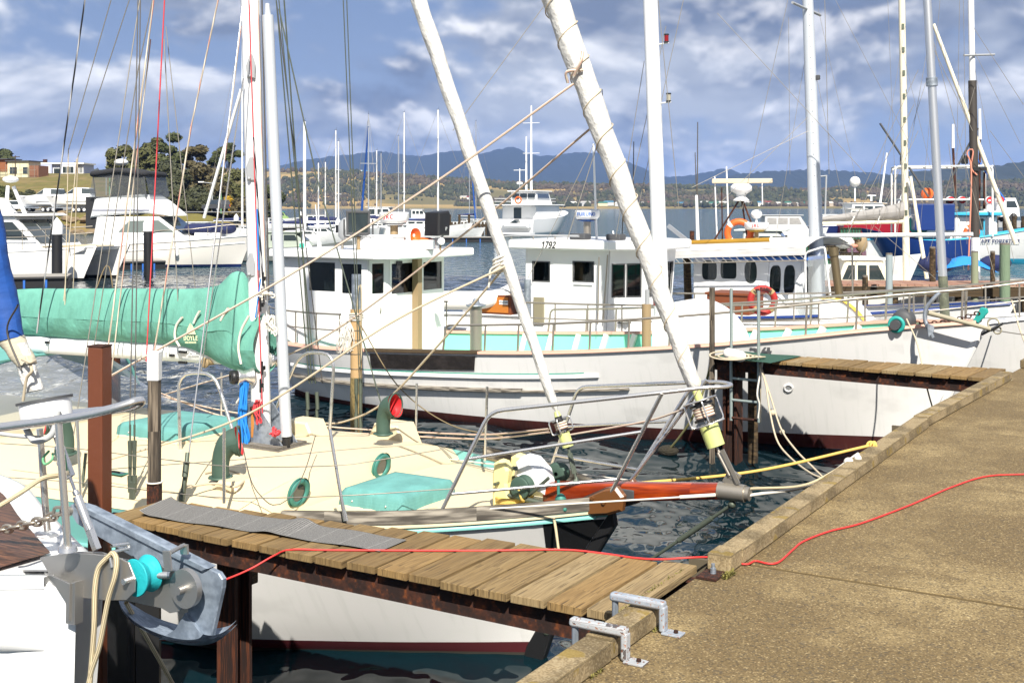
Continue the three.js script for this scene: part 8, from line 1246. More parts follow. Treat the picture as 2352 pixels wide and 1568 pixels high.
// ---------------------------------------------------------------- catamaran
{
const d = F * EYE / (646 - HY), o = at(172, 646, d), t = thing('catamaran', 'white power catamaran with sloping windows at the left edge', 'boat', V(o.x, 0, -d), -0.30), p = (x, y, c) => pick(t, x, y, c);
const H = hullShape({ xs: y => -11, xb: y => -0.1 + 0.50 * y, draft: 0.5, flare: 0.9, sheer: [[0, 1.25], [0.6, 1.35], [1, 1.62]], deckW: [[0, 0.7], [0.7, 0.72], [0.9, 0.46], [1, 0.05]], wlW: [[0, 0.55], [0.7, 0.5], [0.9, 0.26], [1, 0.02]] });
for (const z of [-0.7, -3.3]) { const h = mesh('hull', H.band(0.12, H.sheer, 40, 8).translate(0, 0, z), M.hullWhite, t); mesh('antifouling', H.band(-0.5, 0.12, 40, 4).translate(0, 0, z), M.black, h); mesh('deck', H.deck(H.sheer, 0, 30, 4, 0.03).translate(0, 0, z), M.white, h); mesh('rubbing_rail', H.ring(H.sheer, 0.02, 0.07, 40, 0, 0.99, 0.03).translate(0, 0, z), M.white, h); }
mesh('bridge_deck', extr([[-11, 0.75], [-1.2, 1.0], [0.2, 1.45], [0.3, 1.62], [-11, 1.35]], 3.4, 0.03).translate(0, 0, -2.0), M.white, t); mesh('foredeck', box(2.9, 0.03, 3.0, -1.4, 1.63, -2.0), std(lin(0.50, 0.42, 0.28), 0.8), t);
const cb = [[-10.5, 1.4], [-10.5, 3.05], [-3.9, 3.1], [-2.3, 1.62], [-2.3, 1.4]]; mesh('cabin', extr(cb, 3.2, 0.06).translate(0, 0, -2.0), M.white, t);
for (const s of [1, -1]) { mesh('side_window', extr([[-9.6, 1.95], [-9.6, 2.75], [-5.6, 2.8], [-5.6, 1.95]], 0.03).translate(0, 0, -2.0 + s * 1.605), M.tint, t); mesh('side_window', extr([[-5.4, 1.95], [-5.4, 2.8], [-3.95, 2.82], [-3.0, 1.95]], 0.03).translate(0, 0, -2.0 + s * 1.605), M.tint, t); }
for (let i = 0; i < 3; i++) mesh('windscreen', poly3([V(-2.42, 1.78, -3.45 + i), V(-2.42, 1.78, -2.55 + i), V(-3.66, 2.93, -2.55 + i), V(-3.66, 2.93, -3.45 + i)], 0.03), M.tint, t);
mesh('roof', extr([[-10.8, 3.05], [-10.8, 3.17], [-3.6, 3.24], [-3.3, 3.12]], 3.6, 0.03).translate(0, 0, -2), M.white, t); mesh('flybridge', [extr([[-8.6, 3.1], [-8.6, 3.9], [-8.1, 4.15], [-6.6, 4.0], [-5.9, 3.2]], 2.6, 0.15).translate(0, 0, -2)], M.offWhite, t); mesh('radar_arch', [rod(V(-5.1, 3.2, -1.3), V(-5.4, 4.6, -1.8), 0.11, 0.09), rod(V(-5.1, 3.2, -2.7), V(-5.4, 4.6, -2.2), 0.11, 0.09), ball(0.5, -5.4, 4.95, -2, 0.8, 0.35, 0.8)], M.white, t);
for (const yy of [2.0, 2.32]) mesh('bow_rail', pipe([V(-7.5, yy, -0.15), V(-2.6, yy + 0.1, -0.1), V(-0.3, yy + 0.25, -0.3), V(0.3, yy + 0.3, -0.9)], 0.028, 0.1, 6), M.dullSteel, t); for (let i = 0; i < 6; i++) mesh('rail_post', rod(V(-7.2 + i * 1.35, 1.4, -0.13), V(-7.2 + i * 1.35, 2.37 + 0.03 * i, -0.13), 0.022), M.dullSteel, t); mesh('painted_stripe', box(6, 0.09, 0.02, -7.6, 1.12, 0.02), M.darkGrey, t);
}
// ---------------------------------------------------------------- canopy cruiser
{
const d = F * EYE / (612 - HY), o = at(552, 612, d), t = thing('flybridge_cruiser', 'white flybridge cruiser with black bimini and navy covered tender', 'boat', V(o.x, 0, -d), -0.16), p = (x, y, c) => pick(t, x, y, c);
const H = hullShape({ xs: y => -9.6, xb: y => 0.0 + 0.42 * y, draft: 0.5, flare: 0.6, sheer: [[0, 1.25], [0.5, 1.45], [1, 1.85]], deckW: [[0, 1.6], [0.6, 1.75], [0.82, 1.3], [0.94, 0.6], [1, 0.05]], wlW: [[0, 1.3], [0.6, 1.35], [0.82, 0.75], [0.94, 0.26], [1, 0.02]] });
mesh('hull', H.band(0.16, H.sheer, 50, 8), std(lin(0.74, 0.70, 0.64), 0.35), t); mesh('boot_stripe', H.band(0.05, 0.16, 50, 2), M.navy, t); mesh('antifouling', H.band(-0.5, 0.05, 40, 3), M.navy, t); mesh('transom', H.transom(-0.3), M.white, t); mesh('deck', H.deck(H.sheer, 0, 30, 6, 0.05), M.white, t); mesh('rubbing_rail', H.ring(t2 => H.sheer(t2) - 0.42, -0.01, 0.05, 40, 0, 0.98, 0.04), M.white, t); mesh('gunwale', H.ring(H.sheer, 0.06, 0.06, 40, 0, 0.99, 0.05), M.white, t);
mesh('cabin', extr([[-8.8, 1.3], [-8.5, 2.95], [-4.6, 2.98], [-3.0, 1.85], [-1.4, 1.75], [-1.4, 1.4]], 2.7, 0.1), M.white, t); for (const s of [1, -1]) { mesh('side_window', extr([[-7.1, 2.05], [-6.4, 2.72], [-5.2, 2.75], [-5.2, 2.05]], 0.03).translate(0, 0, s * 1.355), M.smokeG ??= std(lin(0.16, 0.19, 0.18), 0.1), t); mesh('side_window', extr([[-5.05, 2.05], [-5.05, 2.75], [-4.55, 2.76], [-3.55, 2.05]], 0.03).translate(0, 0, s * 1.355), M.smokeG, t); } mesh('windscreen', poly3([V(-3.05, 1.95, 1.2), V(-3.05, 1.95, -1.2), V(-4.45, 2.92, -1.15), V(-4.45, 2.92, 1.15)], 0.03), M.tint, t);
mesh('flybridge', [extr([[-8.9, 2.9], [-8.2, 3.0], [-5.6, 3.2], [-3.9, 3.02], [-5.0, 3.9], [-5.7, 4.3], [-8.6, 4.05]], 2.8, 0.1)], M.white, t); mesh('stripe', box(3.6, 0.06, 2.83, -6.9, 3.35, 0), M.navy, t);
mesh('bimini', grid(16, 8, (u, v) => V(lerp(-8.8, -5.4, u), 5.62 + 0.28 * Math.sin(u * Math.PI) - 0.25 * Math.pow(v * 2 - 1, 2), lerp(-1.4, 1.4, v))), M.clothDark, t, 'black canvas bimini'); mesh('bimini_valance', pipe([V(-8.8, 5.5, 1.42), V(-7.1, 5.72, 1.42), V(-5.4, 5.5, 1.42), V(-5.4, 5.5, -1.42), V(-8.8, 5.5, -1.42)], 0.17, 0.3, 8, true), M.clothDark, t); for (const s of [1, -1]) mesh('clear_curtain', grid(10, 4, (u, v) => V(lerp(-8.7, -5.4, u) + 0.35 * v * (u - 0.6), lerp(5.45 + 0.25 * Math.sin(u * Math.PI), 4.1, v), s * (1.38 + 0.04 * v))), M.curtain, t); mesh('clear_curtain', grid(6, 4, (u, v) => V(-5.4 + 0.3 * v, lerp(5.5, 4.15, v), lerp(-1.35, 1.35, u))), M.curtain, t); for (const x of [-8.7, -7.1, -5.5]) for (const s of [1, -1]) mesh('bimini_pole', rod(V(x, 5.6, s * 1.38), V(x + 0.2, 4.0, s * 1.4), 0.03), M.darkGrey, t); mesh('radome', ball(0.42, -7.6, 6.25, 0, 1, 0.5, 1), M.white, t); mesh('stern_cover', box(0.7, 1.9, 2.4, -8.9, 3.2, 0), M.clothDark, t);
const tp = V(-1.9, 2.25, 0).applyMatrix4(t.matrixWorld), td = thing('tender', 'navy covered tender on the cruiser foredeck', 'dinghy', tp, -0.16); mesh('cover', new THREE.CapsuleGeometry(0.42, 2.3, 6, 16).rotateZ(Math.PI / 2).scale(1, 0.75, 1.5), M.navyCanvas, td); mesh('cradle', box(1.6, 0.3, 0.9, 0, -0.33, 0), M.white, td);
mesh('bow_rail', pipe([V(-5.5, 2.1, 1.55), V(-2.5, 2.25, 1.2), V(-0.4, 2.5, 0.35), V(0.5, 2.5, 0)], 0.025, 0.1, 6), M.dullSteel, t); for (let i = 0; i < 5; i++) mesh('rail_post', rod(V(-5 + i * 1.1, 1.6, 1.5 - i * 0.22), V(-5 + i * 1.1, 2.15 + i * 0.06, 1.5 - i * 0.22), 0.022), M.dullSteel, t); const fx = p(405, 575, { z: 1.75 }); mesh('fender', new THREE.CapsuleGeometry(0.11, 0.5, 6, 12).translate(fx.x, fx.y, 1.72), M.white, t); mesh('hawse_slot', box(0.7, 0.1, 0.03, -2.7, 1.2, 1.32), M.dullSteel, t);
}
// ---------------------------------------------------------------- grey aluminium boat and other small craft
function cabinBoat(name, label, px, py, L, turn, mats, opt = {}) {
const d = F * EYE / (py - HY), o = at(px, py, d), t = thing(name, label, 'boat', V(o.x, 0, -d), turn, opt.group), f = opt.free ?? 1.0, B2 = L * 0.165;
const H = hullShape({ xs: y => -L * 0.5, xb: y => L * (0.46 + 0.05 * y), draft: 0.35, flare: 0.6, sheer: [[0, f * 0.8], [0.6, f * 0.92], [1, f * 1.25]], deckW: [[0, B2 * 0.9], [0.6, B2], [0.86, B2 * 0.62], [1, 0.04]], wlW: [[0, B2 * 0.7], [0.6, B2 * 0.75], [0.86, B2 * 0.3], [1, 0.02]] });
mesh('hull', H.band(0.08, H.sheer, 30, 6), mats[0], t); mesh('antifouling', H.band(-0.3, 0.08, 24, 2), mats[3] ?? M.navy, t); mesh('transom', H.transom(-0.2), mats[0], t); mesh('deck', H.deck(t2 => H.sheer(t2) - 0.03, 0.01, 20, 4, 0.04), mats[1], t);
if (opt.cabin !== false) { const c = opt.cabin ?? [-0.22, 0.20, 1.15], h = c[2], y0 = f * 0.8; mesh('cabin', extr([[c[0] * L, y0], [c[0] * L, y0 + h], [(c[1] - 0.08) * L, y0 + h], [c[1] * L, y0 + h * 0.45], [(c[1] + 0.07) * L, y0]], B2 * 1.45, 0.05), mats[1], t); for (const s of [1, -1]) for (let i = 0; i < 3; i++) { const a = c[0] * L + (c[1] - c[0]) * L * (0.06 + i * 0.27), w = (c[1] - c[0]) * L * 0.22; mesh('side_window', extr([[a, y0 + h * 0.5], [a, y0 + h * 0.86], [a + w, y0 + h * 0.86], [a + w * (i === 2 ? 1.3 : 1), y0 + h * 0.5]], 0.02).translate(0, 0, s * (B2 * 0.725 + 0.012)), mats[2] ?? M.tint, t); } mesh('roof', rbox((c[1] - c[0]) * L + 0.1, 0.07, B2 * 1.6, 0.03, (c[0] + c[1] - 0.08) / 2 * L, y0 + h + 0.03, 0), opt.roof ?? mats[1], t); mesh('windscreen', poly3([V((c[1] + 0.003) * L, y0 + h * 0.5, B2 * 0.6), V((c[1] + 0.003) * L, y0 + h * 0.5, -B2 * 0.6), V((c[1] - 0.07) * L, y0 + h * 0.92, -B2 * 0.55), V((c[1] - 0.07) * L, y0 + h * 0.92, B2 * 0.55)], 0.03), mats[2] ?? M.tint, t); }
return { t, H };
}
cabinBoat('aluminium_boat', 'grey aluminium cabin boat between the mast and the white wheelhouse', 672, 600, 7.6, -0.05, [std(lin(0.25, 0.26, 0.25), 0.45, 0.3), std(lin(0.36, 0.40, 0.34), 0.5), M.tint, M.darkGrey], { free: 1.1, cabin: [-0.30, 0.12, 1.0] });
cabinBoat('motor_boat', 'white cruiser with blue cabin top beyond the white radar drum', 985, 545, 9.5, -0.15, [M.hullWhite, M.white, M.tint, M.navy], { free: 1.35, roof: M.blue, cabin: [-0.25, 0.12, 1.0] });
cabinBoat('motor_boat', 'white launch with dark canopy behind the grey aluminium boat', 640, 528, 8, 0.1, [M.hullWhite, M.white, M.tint], { cabin: [-0.3, 0.1, 1.1], roof: M.clothDark });
cabinBoat('motor_boat', 'white boat under green awning behind the aluminium boat', 645, 512, 8, 0, [M.hullWhite, std(lin(0.25, 0.36, 0.14), 0.8)], { cabin: [-0.25, 0.15, 1.6], roof: M.cyan });
cabinBoat('motor_boat', 'white flybridge boat right of the blue furled mast', 890, 524, 10, -0.2, [M.hullWhite, M.white], { free: 1.4, cabin: [-0.3, 0.12, 2.3] });
cabinBoat('motor_boat', 'white boat with yellow stripe behind the red life jacket', 755, 558, 6.5, -0.1, [M.hullWhite, M.white], { cabin: [-0.3, 0.05, 0.7] });
cabinBoat('motor_boat', 'open pale boat moored at the timber jetty', 1065, 520, 5.5, 0.1, [M.hullWhite, M.offWhite], { cabin: false, free: 0.9 });
cabinBoat('motor_boat', 'white cabin boat with tall wheelhouse left of the jetty', 955, 512, 9, 0.05, [M.hullWhite, M.white], { free: 1.2, cabin: [-0.1, 0.22, 1.9] });
cabinBoat('motor_boat', 'white cruiser low behind the canopy cruiser', 470, 548, 8, -0.1, [M.hullWhite, M.white], { cabin: [-0.28, 0.12, 1.0] });
cabinBoat('motor_boat', 'dark hulled boat with grey canopy near the middle masts', 735, 524, 8.5, 0.15, [M.navy, M.white], { cabin: [-0.25, 0.15, 1.4], roof: M.greyCanvas });
cabinBoat('motor_boat', 'small white boat between the floodlight and the jetty', 1010, 530, 6, 0.0, [M.hullWhite, M.white], { cabin: [-0.25, 0.1, 0.9] });
// masted yachts behind
function mooredYacht(label, px, topPy, py, L, turn, hull, opt = {}) {
const { t } = cabinBoat('moored_yacht', label, px, py, L, turn, [hull, opt.deck ?? M.white, M.tint, M.navy], { free: 1.0, cabin: [-0.15, 0.12, 0.45], group: 'yachts moored in the middle of the marina' });
t.userData.category = 'yacht'; const d = F * EYE / (py - HY), top = gy(topPy, d), r = opt.r ?? 0.085, m = opt.mast ?? M.white;
const mast = mesh('mast', rod(V(0, 0.8, 0), V(opt.rake ?? 0, top, 0), r, r * 0.75, 10), m, t); for (const k of opt.spreaders ?? [0.62]) mesh('spreader', rod(V((opt.rake ?? 0) * k, top * k, -0.95), V((opt.rake ?? 0) * k, top * k, 0.95), 0.035, 0.035, 6), m, t);
mesh('boom', rod(V(-0.1, 1.9, 0), V(-L * 0.36, 1.95, 0), 0.07, 0.07, 8), M.white, t); mesh('boom_cover', rod(V(-0.15, 2.1, 0), V(-L * 0.36, 2.05, 0), 0.2, 0.1, 10), opt.cover ?? M.navyCanvas, t);
for (const s of [1, -1]) { mesh('shroud', rod(V(-0.1, 1, s * L * 0.15), V(0, top * 0.62, s * 0.95), 0.014, 0.014, 4), M.wire, t); mesh('shroud', rod(V(0, top * 0.62, s * 0.95), V(0, top * 0.98, 0), 0.012, 0.012, 4), M.wire, t); } mesh('forestay', rod(V(L * 0.48, 1.2, 0), V(opt.rake ?? 0, top * 0.98, 0), 0.014, 0.014, 4), M.wire, t); mesh('backstay', rod(V(-L * 0.5, 1, 0), V(opt.rake ?? 0, top, 0), 0.014, 0.014, 4), M.wire, t);
if (opt.furl) { mesh('furled_sail', rod(V(L * 0.46 * (opt.side ?? 1) * 0.25, 1.4, 0), V((opt.rake ?? 0), top * 0.90, 0), 0.16, 0.09, 10), opt.furl, t); } mesh('masthead_gear', [box(0.3, 0.04, 0.04, opt.rake ?? 0, top + 0.05, 0), rod(V(opt.rake ?? 0, top, 0), V((opt.rake ?? 0) + 0.1, top + 0.35, 0), 0.012)], M.darkGrey, t); return t;
}
mooredYacht('yacht with thick white mast right of the grey pole', 699, 279, 562, 9, 0.1, M.hullWhite, { r: 0.17, spreaders: [0.42] }); mooredYacht('yacht with mast close left of the square floodlight', 777, 324, 545, 9, -0.2, M.hullWhite, { spreaders: [0.45, 0.7] }); mooredYacht('yacht with thin mast left of the dark shrouds', 771, 299, 540, 9, 0.3, M.navy, {}); mooredYacht('yacht with bright blue furled headsail left of the horn', 846, 262, 545, 10, -1.2, M.hullWhite, { furl: M.blueCanvas, cover: M.blueCanvas, spreaders: [0.6], mast: M.alu, side: -3.2 }); mooredYacht('yacht with short mast right of the blue furled one', 875, 352, 535, 8, 0.2, M.hullWhite, { mast: M.alu }); mooredYacht('yacht with tall silver mast above the white radar drum', 928, 258, 540, 10, -0.1, M.hullWhite, { spreaders: [0.35, 0.6] }); mooredYacht('yacht with slim mast close left of the tall silver one', 915, 312, 535, 9, 0.4, M.hullWhite, { mast: M.alu }); mooredYacht('yacht with tall white mast above the black floodlight', 1006, 252, 548, 10, 0.0, M.hullWhite, { spreaders: [0.45, 0.78], r: 0.11 }); mooredYacht('yacht with blue spiral furled sail beside the jetty', 1078, 298, 520, 9, -1.0, M.hullWhite, { furl: M.blueCanvas, cover: M.blueCanvas, mast: M.alu, side: 2 }); mooredYacht('yacht with thin grey mast right of the blue spiral sail', 1093, 278, 520, 9, 0.2, M.hullWhite, { mast: M.alu, spreaders: [0.5, 0.72] }); mooredYacht('yacht with short white mast left of the dark shrouds', 747, 372, 540, 7, 0.2, M.hullWhite, {}); mooredYacht('yacht with short white mast next to the thick one', 731, 374, 545, 7, 0.1, M.hullWhite, {}); mooredYacht('small yacht with short mast behind the floodlight bracket', 865, 345, 530, 8, 0.3, M.hullWhite, {});
mooredYacht('yacht with white mast hugging the left of the big mast', 556, 60, 545, 9, 0.3, M.hullWhite, { r: 0.12, spreaders: [0.5] });
// big motor yacht
{
const d = F * EYE / (541 - HY), o = at(1195, 541, d), t = thing('motor_yacht', 'large white motor yacht with tall mast seen from the stern', 'boat', V(o.x, 0, -d), 1.15); const k = 1;
const H = hullShape({ xs: y => -2, xb: y => 12 + 0.9 * y, draft: 0.6, flare: 0.6, sheer: [[0, 2.0], [0.6, 2.3], [1, 3.0]], deckW: [[0, 2.6], [0.5, 2.75], [0.85, 1.6], [1, 0.05]], wlW: [[0, 2.3], [0.5, 2.3], [0.85, 0.9], [1, 0.02]] }); mesh('hull', H.band(-0.3, H.sheer, 30, 6), M.white, t); mesh('transom', H.transom(-0.2), M.white, t); mesh('deck', H.deck(t2 => H.sheer(t2) - 0.02, 0, 20, 4, 0), M.white, t); mesh('swim_platform', box(1.6, 0.2, 5.4, -2.6, 0.35, 0), M.white, t);
mesh('saloon', rbox(7.5, 1.7, 4.6, 0.15, 3.4, 2.8, 0), M.white, t); mesh('saloon_door', box(0.04, 1.3, 1.0, -0.37, 2.75, -0.2), M.tint, t); mesh('upper_deck', rbox(10, 0.14, 5.4, 0.05, 3.0, 3.72, 0), M.white, t); mesh('pilot_house', extr([[1.0, 3.8], [1.0, 5.3], [5.0, 5.35], [6.2, 3.8]], 3.4, 0.08), M.white, t); for (let i = 0; i < 3; i++) mesh('pilot_window', box(0.04, 0.75, 0.92, 0.98, 4.75, -1.05 + i * 1.05), M.tint, t); for (const s of [1, -1]) mesh('side_window', extr([[1.4, 4.4], [1.4, 5.1], [4.8, 5.1], [5.3, 4.4]], 0.02).translate(0, 0, s * 1.71), M.tint, t); mesh('pilot_roof', rbox(5.4, 0.12, 3.8, 0.05, 3.0, 5.42, 0), M.white, t);
for (const yy of [4.15, 4.5]) mesh('rail', pipe([V(5, yy, 2.6), V(-1.9, yy, 2.6), V(-1.9, yy, -2.6), V(5, yy, -2.6)], 0.03, 0.1, 6), M.white, t); const dg = thing('tender', 'white tender slung across the motor yacht stern', 'dinghy', V(-2.6, 1.0, 0.6).applyMatrix4(t.matrixWorld), 1.15 + 1.57); mesh('hull', extr([[-1.8, 0.55], [-1.8, 0], [1.2, 0], [1.9, 0.6]], 1.4, 0.2), M.white, dg); mesh('windscreen', extr([[-0.4, 0.6], [-0.1, 1.0], [0.6, 0.6]], 1.2), M.tint, dg);
const mt = gy(240, d); mesh('mast', rod(V(2.0, 5.3, 0.6), V(2.0, mt, 0.6), 0.16, 0.10, 10), M.white, t); mesh('mizzen_mast', rod(V(3, 5.3, -0.5), V(3, gy(310, d), -0.5), 0.14, 0.09, 10), M.white, t); for (const yy of [0.45, 0.8]) mesh('spreader', rod(V(2, lerp(5.3, mt, yy), -0.5), V(2, lerp(5.3, mt, yy), 1.7), 0.04), M.white, t); mesh('radar_platform', [rbox(0.9, 0.3, 0.5, 0.1, 1.2, 6.4, -0.6), rod(V(1.2, 5.4, -0.6), V(1.2, 8.2, -0.6), 0.06), rod(V(1.2, 8.0, -1.4), V(1.2, 8.0, 0.2), 0.04)], M.white, t); mesh('life_ring', torus(0.38, 0.1, 0, 0, 0, 8, 20).rotateY(Math.PI / 2).translate(-1.96, 4.3, 0.6), M.orange, t);
}
// ---------------------------------------------------------------- craft and jetties behind the fishing boats at right
{
// cream yacht with grey boom cover
const d = 36, o = at(2078, 640, d), t = thing('sailing_yacht', 'cream yacht with grey sail cover behind the bows at right', 'yacht', V(o.x, 0, -d), -0.10), p = (x, y, c) => pick(t, x, y, c);
const H = hullShape({ xs: y => -5.6, xb: y => 5.0 + 0.6 * y, draft: 0.5, flare: 0.6, sheer: [[0, 1.15], [0.5, 1.15], [1, 1.5]], deckW: [[0, 1.1], [0.5, 1.65], [0.85, 0.9], [1, 0.05]], wlW: [[0, 0.8], [0.5, 1.35], [0.85, 0.5], [1, 0.02]] });
const cr = std(lin(0.74, 0.68, 0.54), 0.45); mesh('topsides', H.band(-0.3, H.sheer, 40, 6), cr, t); mesh('deck', H.deck(H.sheer, 0, 24, 4, 0.06), cr, t); mesh('transom', H.transom(-0.2), cr, t);
const y0 = 1.2, a = p(1922, 630, { z: 1.0 }).x, b = p(2062, 630, { z: 1.0 }).x; mesh('cabin', extr([[a, y0], [a + 0.25, y0 + 0.80], [b - 0.42, y0 + 0.80], [b, y0]], 2.0, 0.06), cr, t); mesh('coach_roof', rbox(b - a - 0.4, 0.06, 2.1, 0.02, (a + b) / 2 - 0.06, y0 + 0.83, 0), M.offWhite, t); for (let i = 0; i < 3; i++) { const x0 = a + 0.28 + i * (b - a - 0.75) / 3, w = (b - a - 0.85) / 3 - 0.05; mesh('side_window', extr([[x0 - (i ? 0 : 0.12), y0 + 0.24], [x0 + (i ? 0 : 0.06), y0 + 0.66], [x0 + w, y0 + 0.66], [x0 + w + (i === 2 ? 0.2 : 0), y0 + 0.24]], 0.02).translate(0, 0, 1.012), M.tint, t); }
const m1 = p(2072, 0, { z: 0 }), m0 = p(2083, 620, { z: 0 }), k = (m1.x - m0.x) / (m1.y - m0.y), mp = y => V(m0.x + k * (y - m0.y), y, 0); mesh('mast', rod(mp(1.2), mp(11), 0.105, 0.095, 14), M.creamMast, t, 'cream painted mast'); for (let i = 0; i < 9; i++) mesh('mast_fitting', box(0.07, 0.16, 0.05, mp(3.4 + i * 0.7).x, 3.4 + i * 0.7, 0.10), M.bronze, t);
const g0 = p(2075, 508, { z: 0 }), g1 = p(1882, 513, { z: 0 }); mesh('boom', rod(g0, g1, 0.07, 0.06, 10), M.creamMast, t); mesh('sail_cover', grid(40, 14, (u, v) => { const c = g0.clone().lerp(g1, u), an = v * 2 * Math.PI, h = lerp(0.55, 0.13, Math.pow(u, 0.7)), w = lerp(0.22, 0.1, u) * (1 + 0.1 * Math.sin(u * 30 + an)); return V(c.x, c.y + 0.06 + h * 0.5 * (1 + Math.sin(an)), w * Math.cos(an)); }), M.greyCanvas, t, 'grey canvas sail cover'); for (const u of [0.3, 0.62]) { const c = g0.clone().lerp(g1, u); mesh('cover_tie', rod(c.clone().add(V(-0.05, -0.05, 0.2)), c.clone().add(V(0.08, 0.5 * (1 - u), 0.14)), 0.022), M.offWhite, t); }
mesh('jib_pole', rod(p(2130, 640, { z: 0.6 }), p(2092, 405, { z: 0.3 }), 0.06, 0.05, 10), M.creamMast, t);
mesh('fender', new THREE.CapsuleGeometry(0.11, 0.1, 6, 12).translate(...p(2009, 658, { z: 1.68 }).toArray()), M.offWhite, t);
}
{ // timber jetty behind with reddish deck
const d = 31, a = at(1870, 652, d), t = thing('timber_jetty', 'low reddish plank jetty beyond the fishing boats', 'jetty', V(a.x, 0, -d), -0.04), y = gy(652, d), L = 7.4; for (let i = 0; i < 40; i++) mesh('plank', box(L / 40 - 0.012, 0.06, 1.6, (i + 0.5) * L / 40, y - 0.03, -0.8), i % 3 ? M.jr ??= std(lin(0.30, 0.16, 0.11), 0.9) : M.jr2 ??= std(lin(0.34, 0.20, 0.14), 0.9), t); mesh('bearer', box(L, 0.25, 0.14, L / 2, y - 0.2, -0.1), M.oldWood, t); for (let i = 0; i < 5; i++) mesh('pile', new THREE.CylinderGeometry(0.12, 0.13, 3.2, 12).translate(0.4 + i * 1.7, -0.2, -0.2), M.oldWood, t);
const q = (label, px, topPy, dd, r, m) => { const x = gx(px, dd), t2 = thing('jetty_pile', label, 'pile', V(x, 0, -dd)); mesh('shaft', new THREE.CylinderGeometry(r, r * 1.05, gy(topPy, dd) + 1.5, 16).translate(0, (gy(topPy, dd) - 1.5) / 2, 0), m, t2); mesh('head', new THREE.CylinderGeometry(r * 0.92, r * 1.0, 0.05, 16).translate(0, gy(topPy, dd) + 0.02, 0), M.greyWood, t2); };
q('blue grey pile before the cream cabin', 2043, 585, 30, 0.085, std(lin(0.28, 0.33, 0.34), 0.8)); q('thick green timber pile near the right edge', 2309, 562, 30, 0.125, std(lin(0.16, 0.22, 0.14), 0.9, 0, { bumpMap: T.noiseBump, bumpScale: 0.01 })); q('olive pile left of the dark mast', 2240, 580, 31, 0.09, std(lin(0.24, 0.26, 0.17), 0.9)); q('brown pile below the grey foremast', 2143, 570, 32, 0.08, M.oldWood); q('slim brown pile right of the dark mast', 2281, 580, 31, 0.06, M.oldWood); q('short brown stump on the reddish jetty', 1988, 636, 29.5, 0.07, M.oldWood);
}
{ // dark masted boat with white hull beyond, blue tarpaulin
const d = 34, o = at(2250, 650, d), t = thing('sailing_boat', 'pale boat with black and white mast and blue tarpaulin at right', 'boat', V(o.x, 0, -d), -0.12), p = (x, y, c) => pick(t, x, y, c); const H = hullShape({ xs: y => -4.4, xb: y => 5.6 + 0.5 * y, draft: 0.5, flare: 0.6, sheer: [[0, 1.1], [0.5, 1.15], [1, 1.55]], deckW: [[0, 1], [0.5, 1.5], [0.85, 0.9], [1, 0.05]], wlW: [[0, 0.7], [0.5, 1.2], [0.85, 0.5], [1, 0.02]] }); mesh('topsides', H.band(-0.3, H.sheer, 40, 6), M.offWhite, t); mesh('deck', H.deck(H.sheer, 0, 24, 4, 0.05), M.offWhite, t);
const P = py => p(2240, py, { z: 0 }), s = (a, b, r, m, n) => { const A1 = p(2231 + (a / 640) * 12, a, { z: 0 }), B1 = p(2231 + (b / 640) * 12, b, { z: 0 }); mesh(n, rod(A1, B1, r, r, 14), m, t); }; s(640, 545, 0.115, M.white, 'mast_foot'); s(545, 185, 0.115, M.darkWood ??= std(lin(0.05, 0.042, 0.035), 0.6), 'mast'); s(185, -20, 0.085, M.white, 'topmast'); mesh('spreader', rod(p(2215, 127, { z: 0.4 }), p(2285, 125, { z: -0.4 }), 0.03), M.grey, t); mesh('mast_bracket', box(0.4, 0.1, 0.1, ...p(2250, 388, { z: 0.1 }).toArray()), M.black, t); mesh('cream_gaff', rod(p(2335, 560, { z: 0 }), p(2145, 55, { z: 0 }), 0.07, 0.05, 10), M.creamMast, t);
mesh('red_hose', tube([p(2225, 620, { z: 0.2 }), p(2232, 400, { z: 0.15 }), p(2222, 352, { z: 0.15 }), p(2236, 345, { z: 0.15 }), p(2232, 385, { z: 0.15 }), p(2245, 402, { z: 0.15 })], 0.022, 6, 60), M.hose ??= std(lin(0.6, 0.24, 0.16), 0.7), t);
const tp = thing('tarpaulin', 'blue tarpaulin bundle lying by the black and white mast', 'tarpaulin', p(2215, 608, { z: 0.7 }).applyMatrix4(t.matrixWorld), -0.1); mesh('sheet', grid(24, 12, (u, v) => V((u - 0.5) * 1.6, 0.42 * Math.sin(u * Math.PI) * (0.5 + 0.5 * Math.sin(v * Math.PI)) + 0.06 * (fbm(u * 7, v * 7, 0, 3, 55) - 0.5) - 0.18, (v - 0.5) * 0.9)), M.tarp ??= std(lin(0.02, 0.22, 0.62), 0.6), tp); mesh('dark_bundle', ball(0.36, -0.75, 0.0, 0, 1.4, 0.7, 0.8), M.navyCanvas, tp); mesh('dark_bundle', ball(0.34, 0.85, 0.05, 0, 1.3, 0.7, 0.8), M.navyCanvas, tp);
}
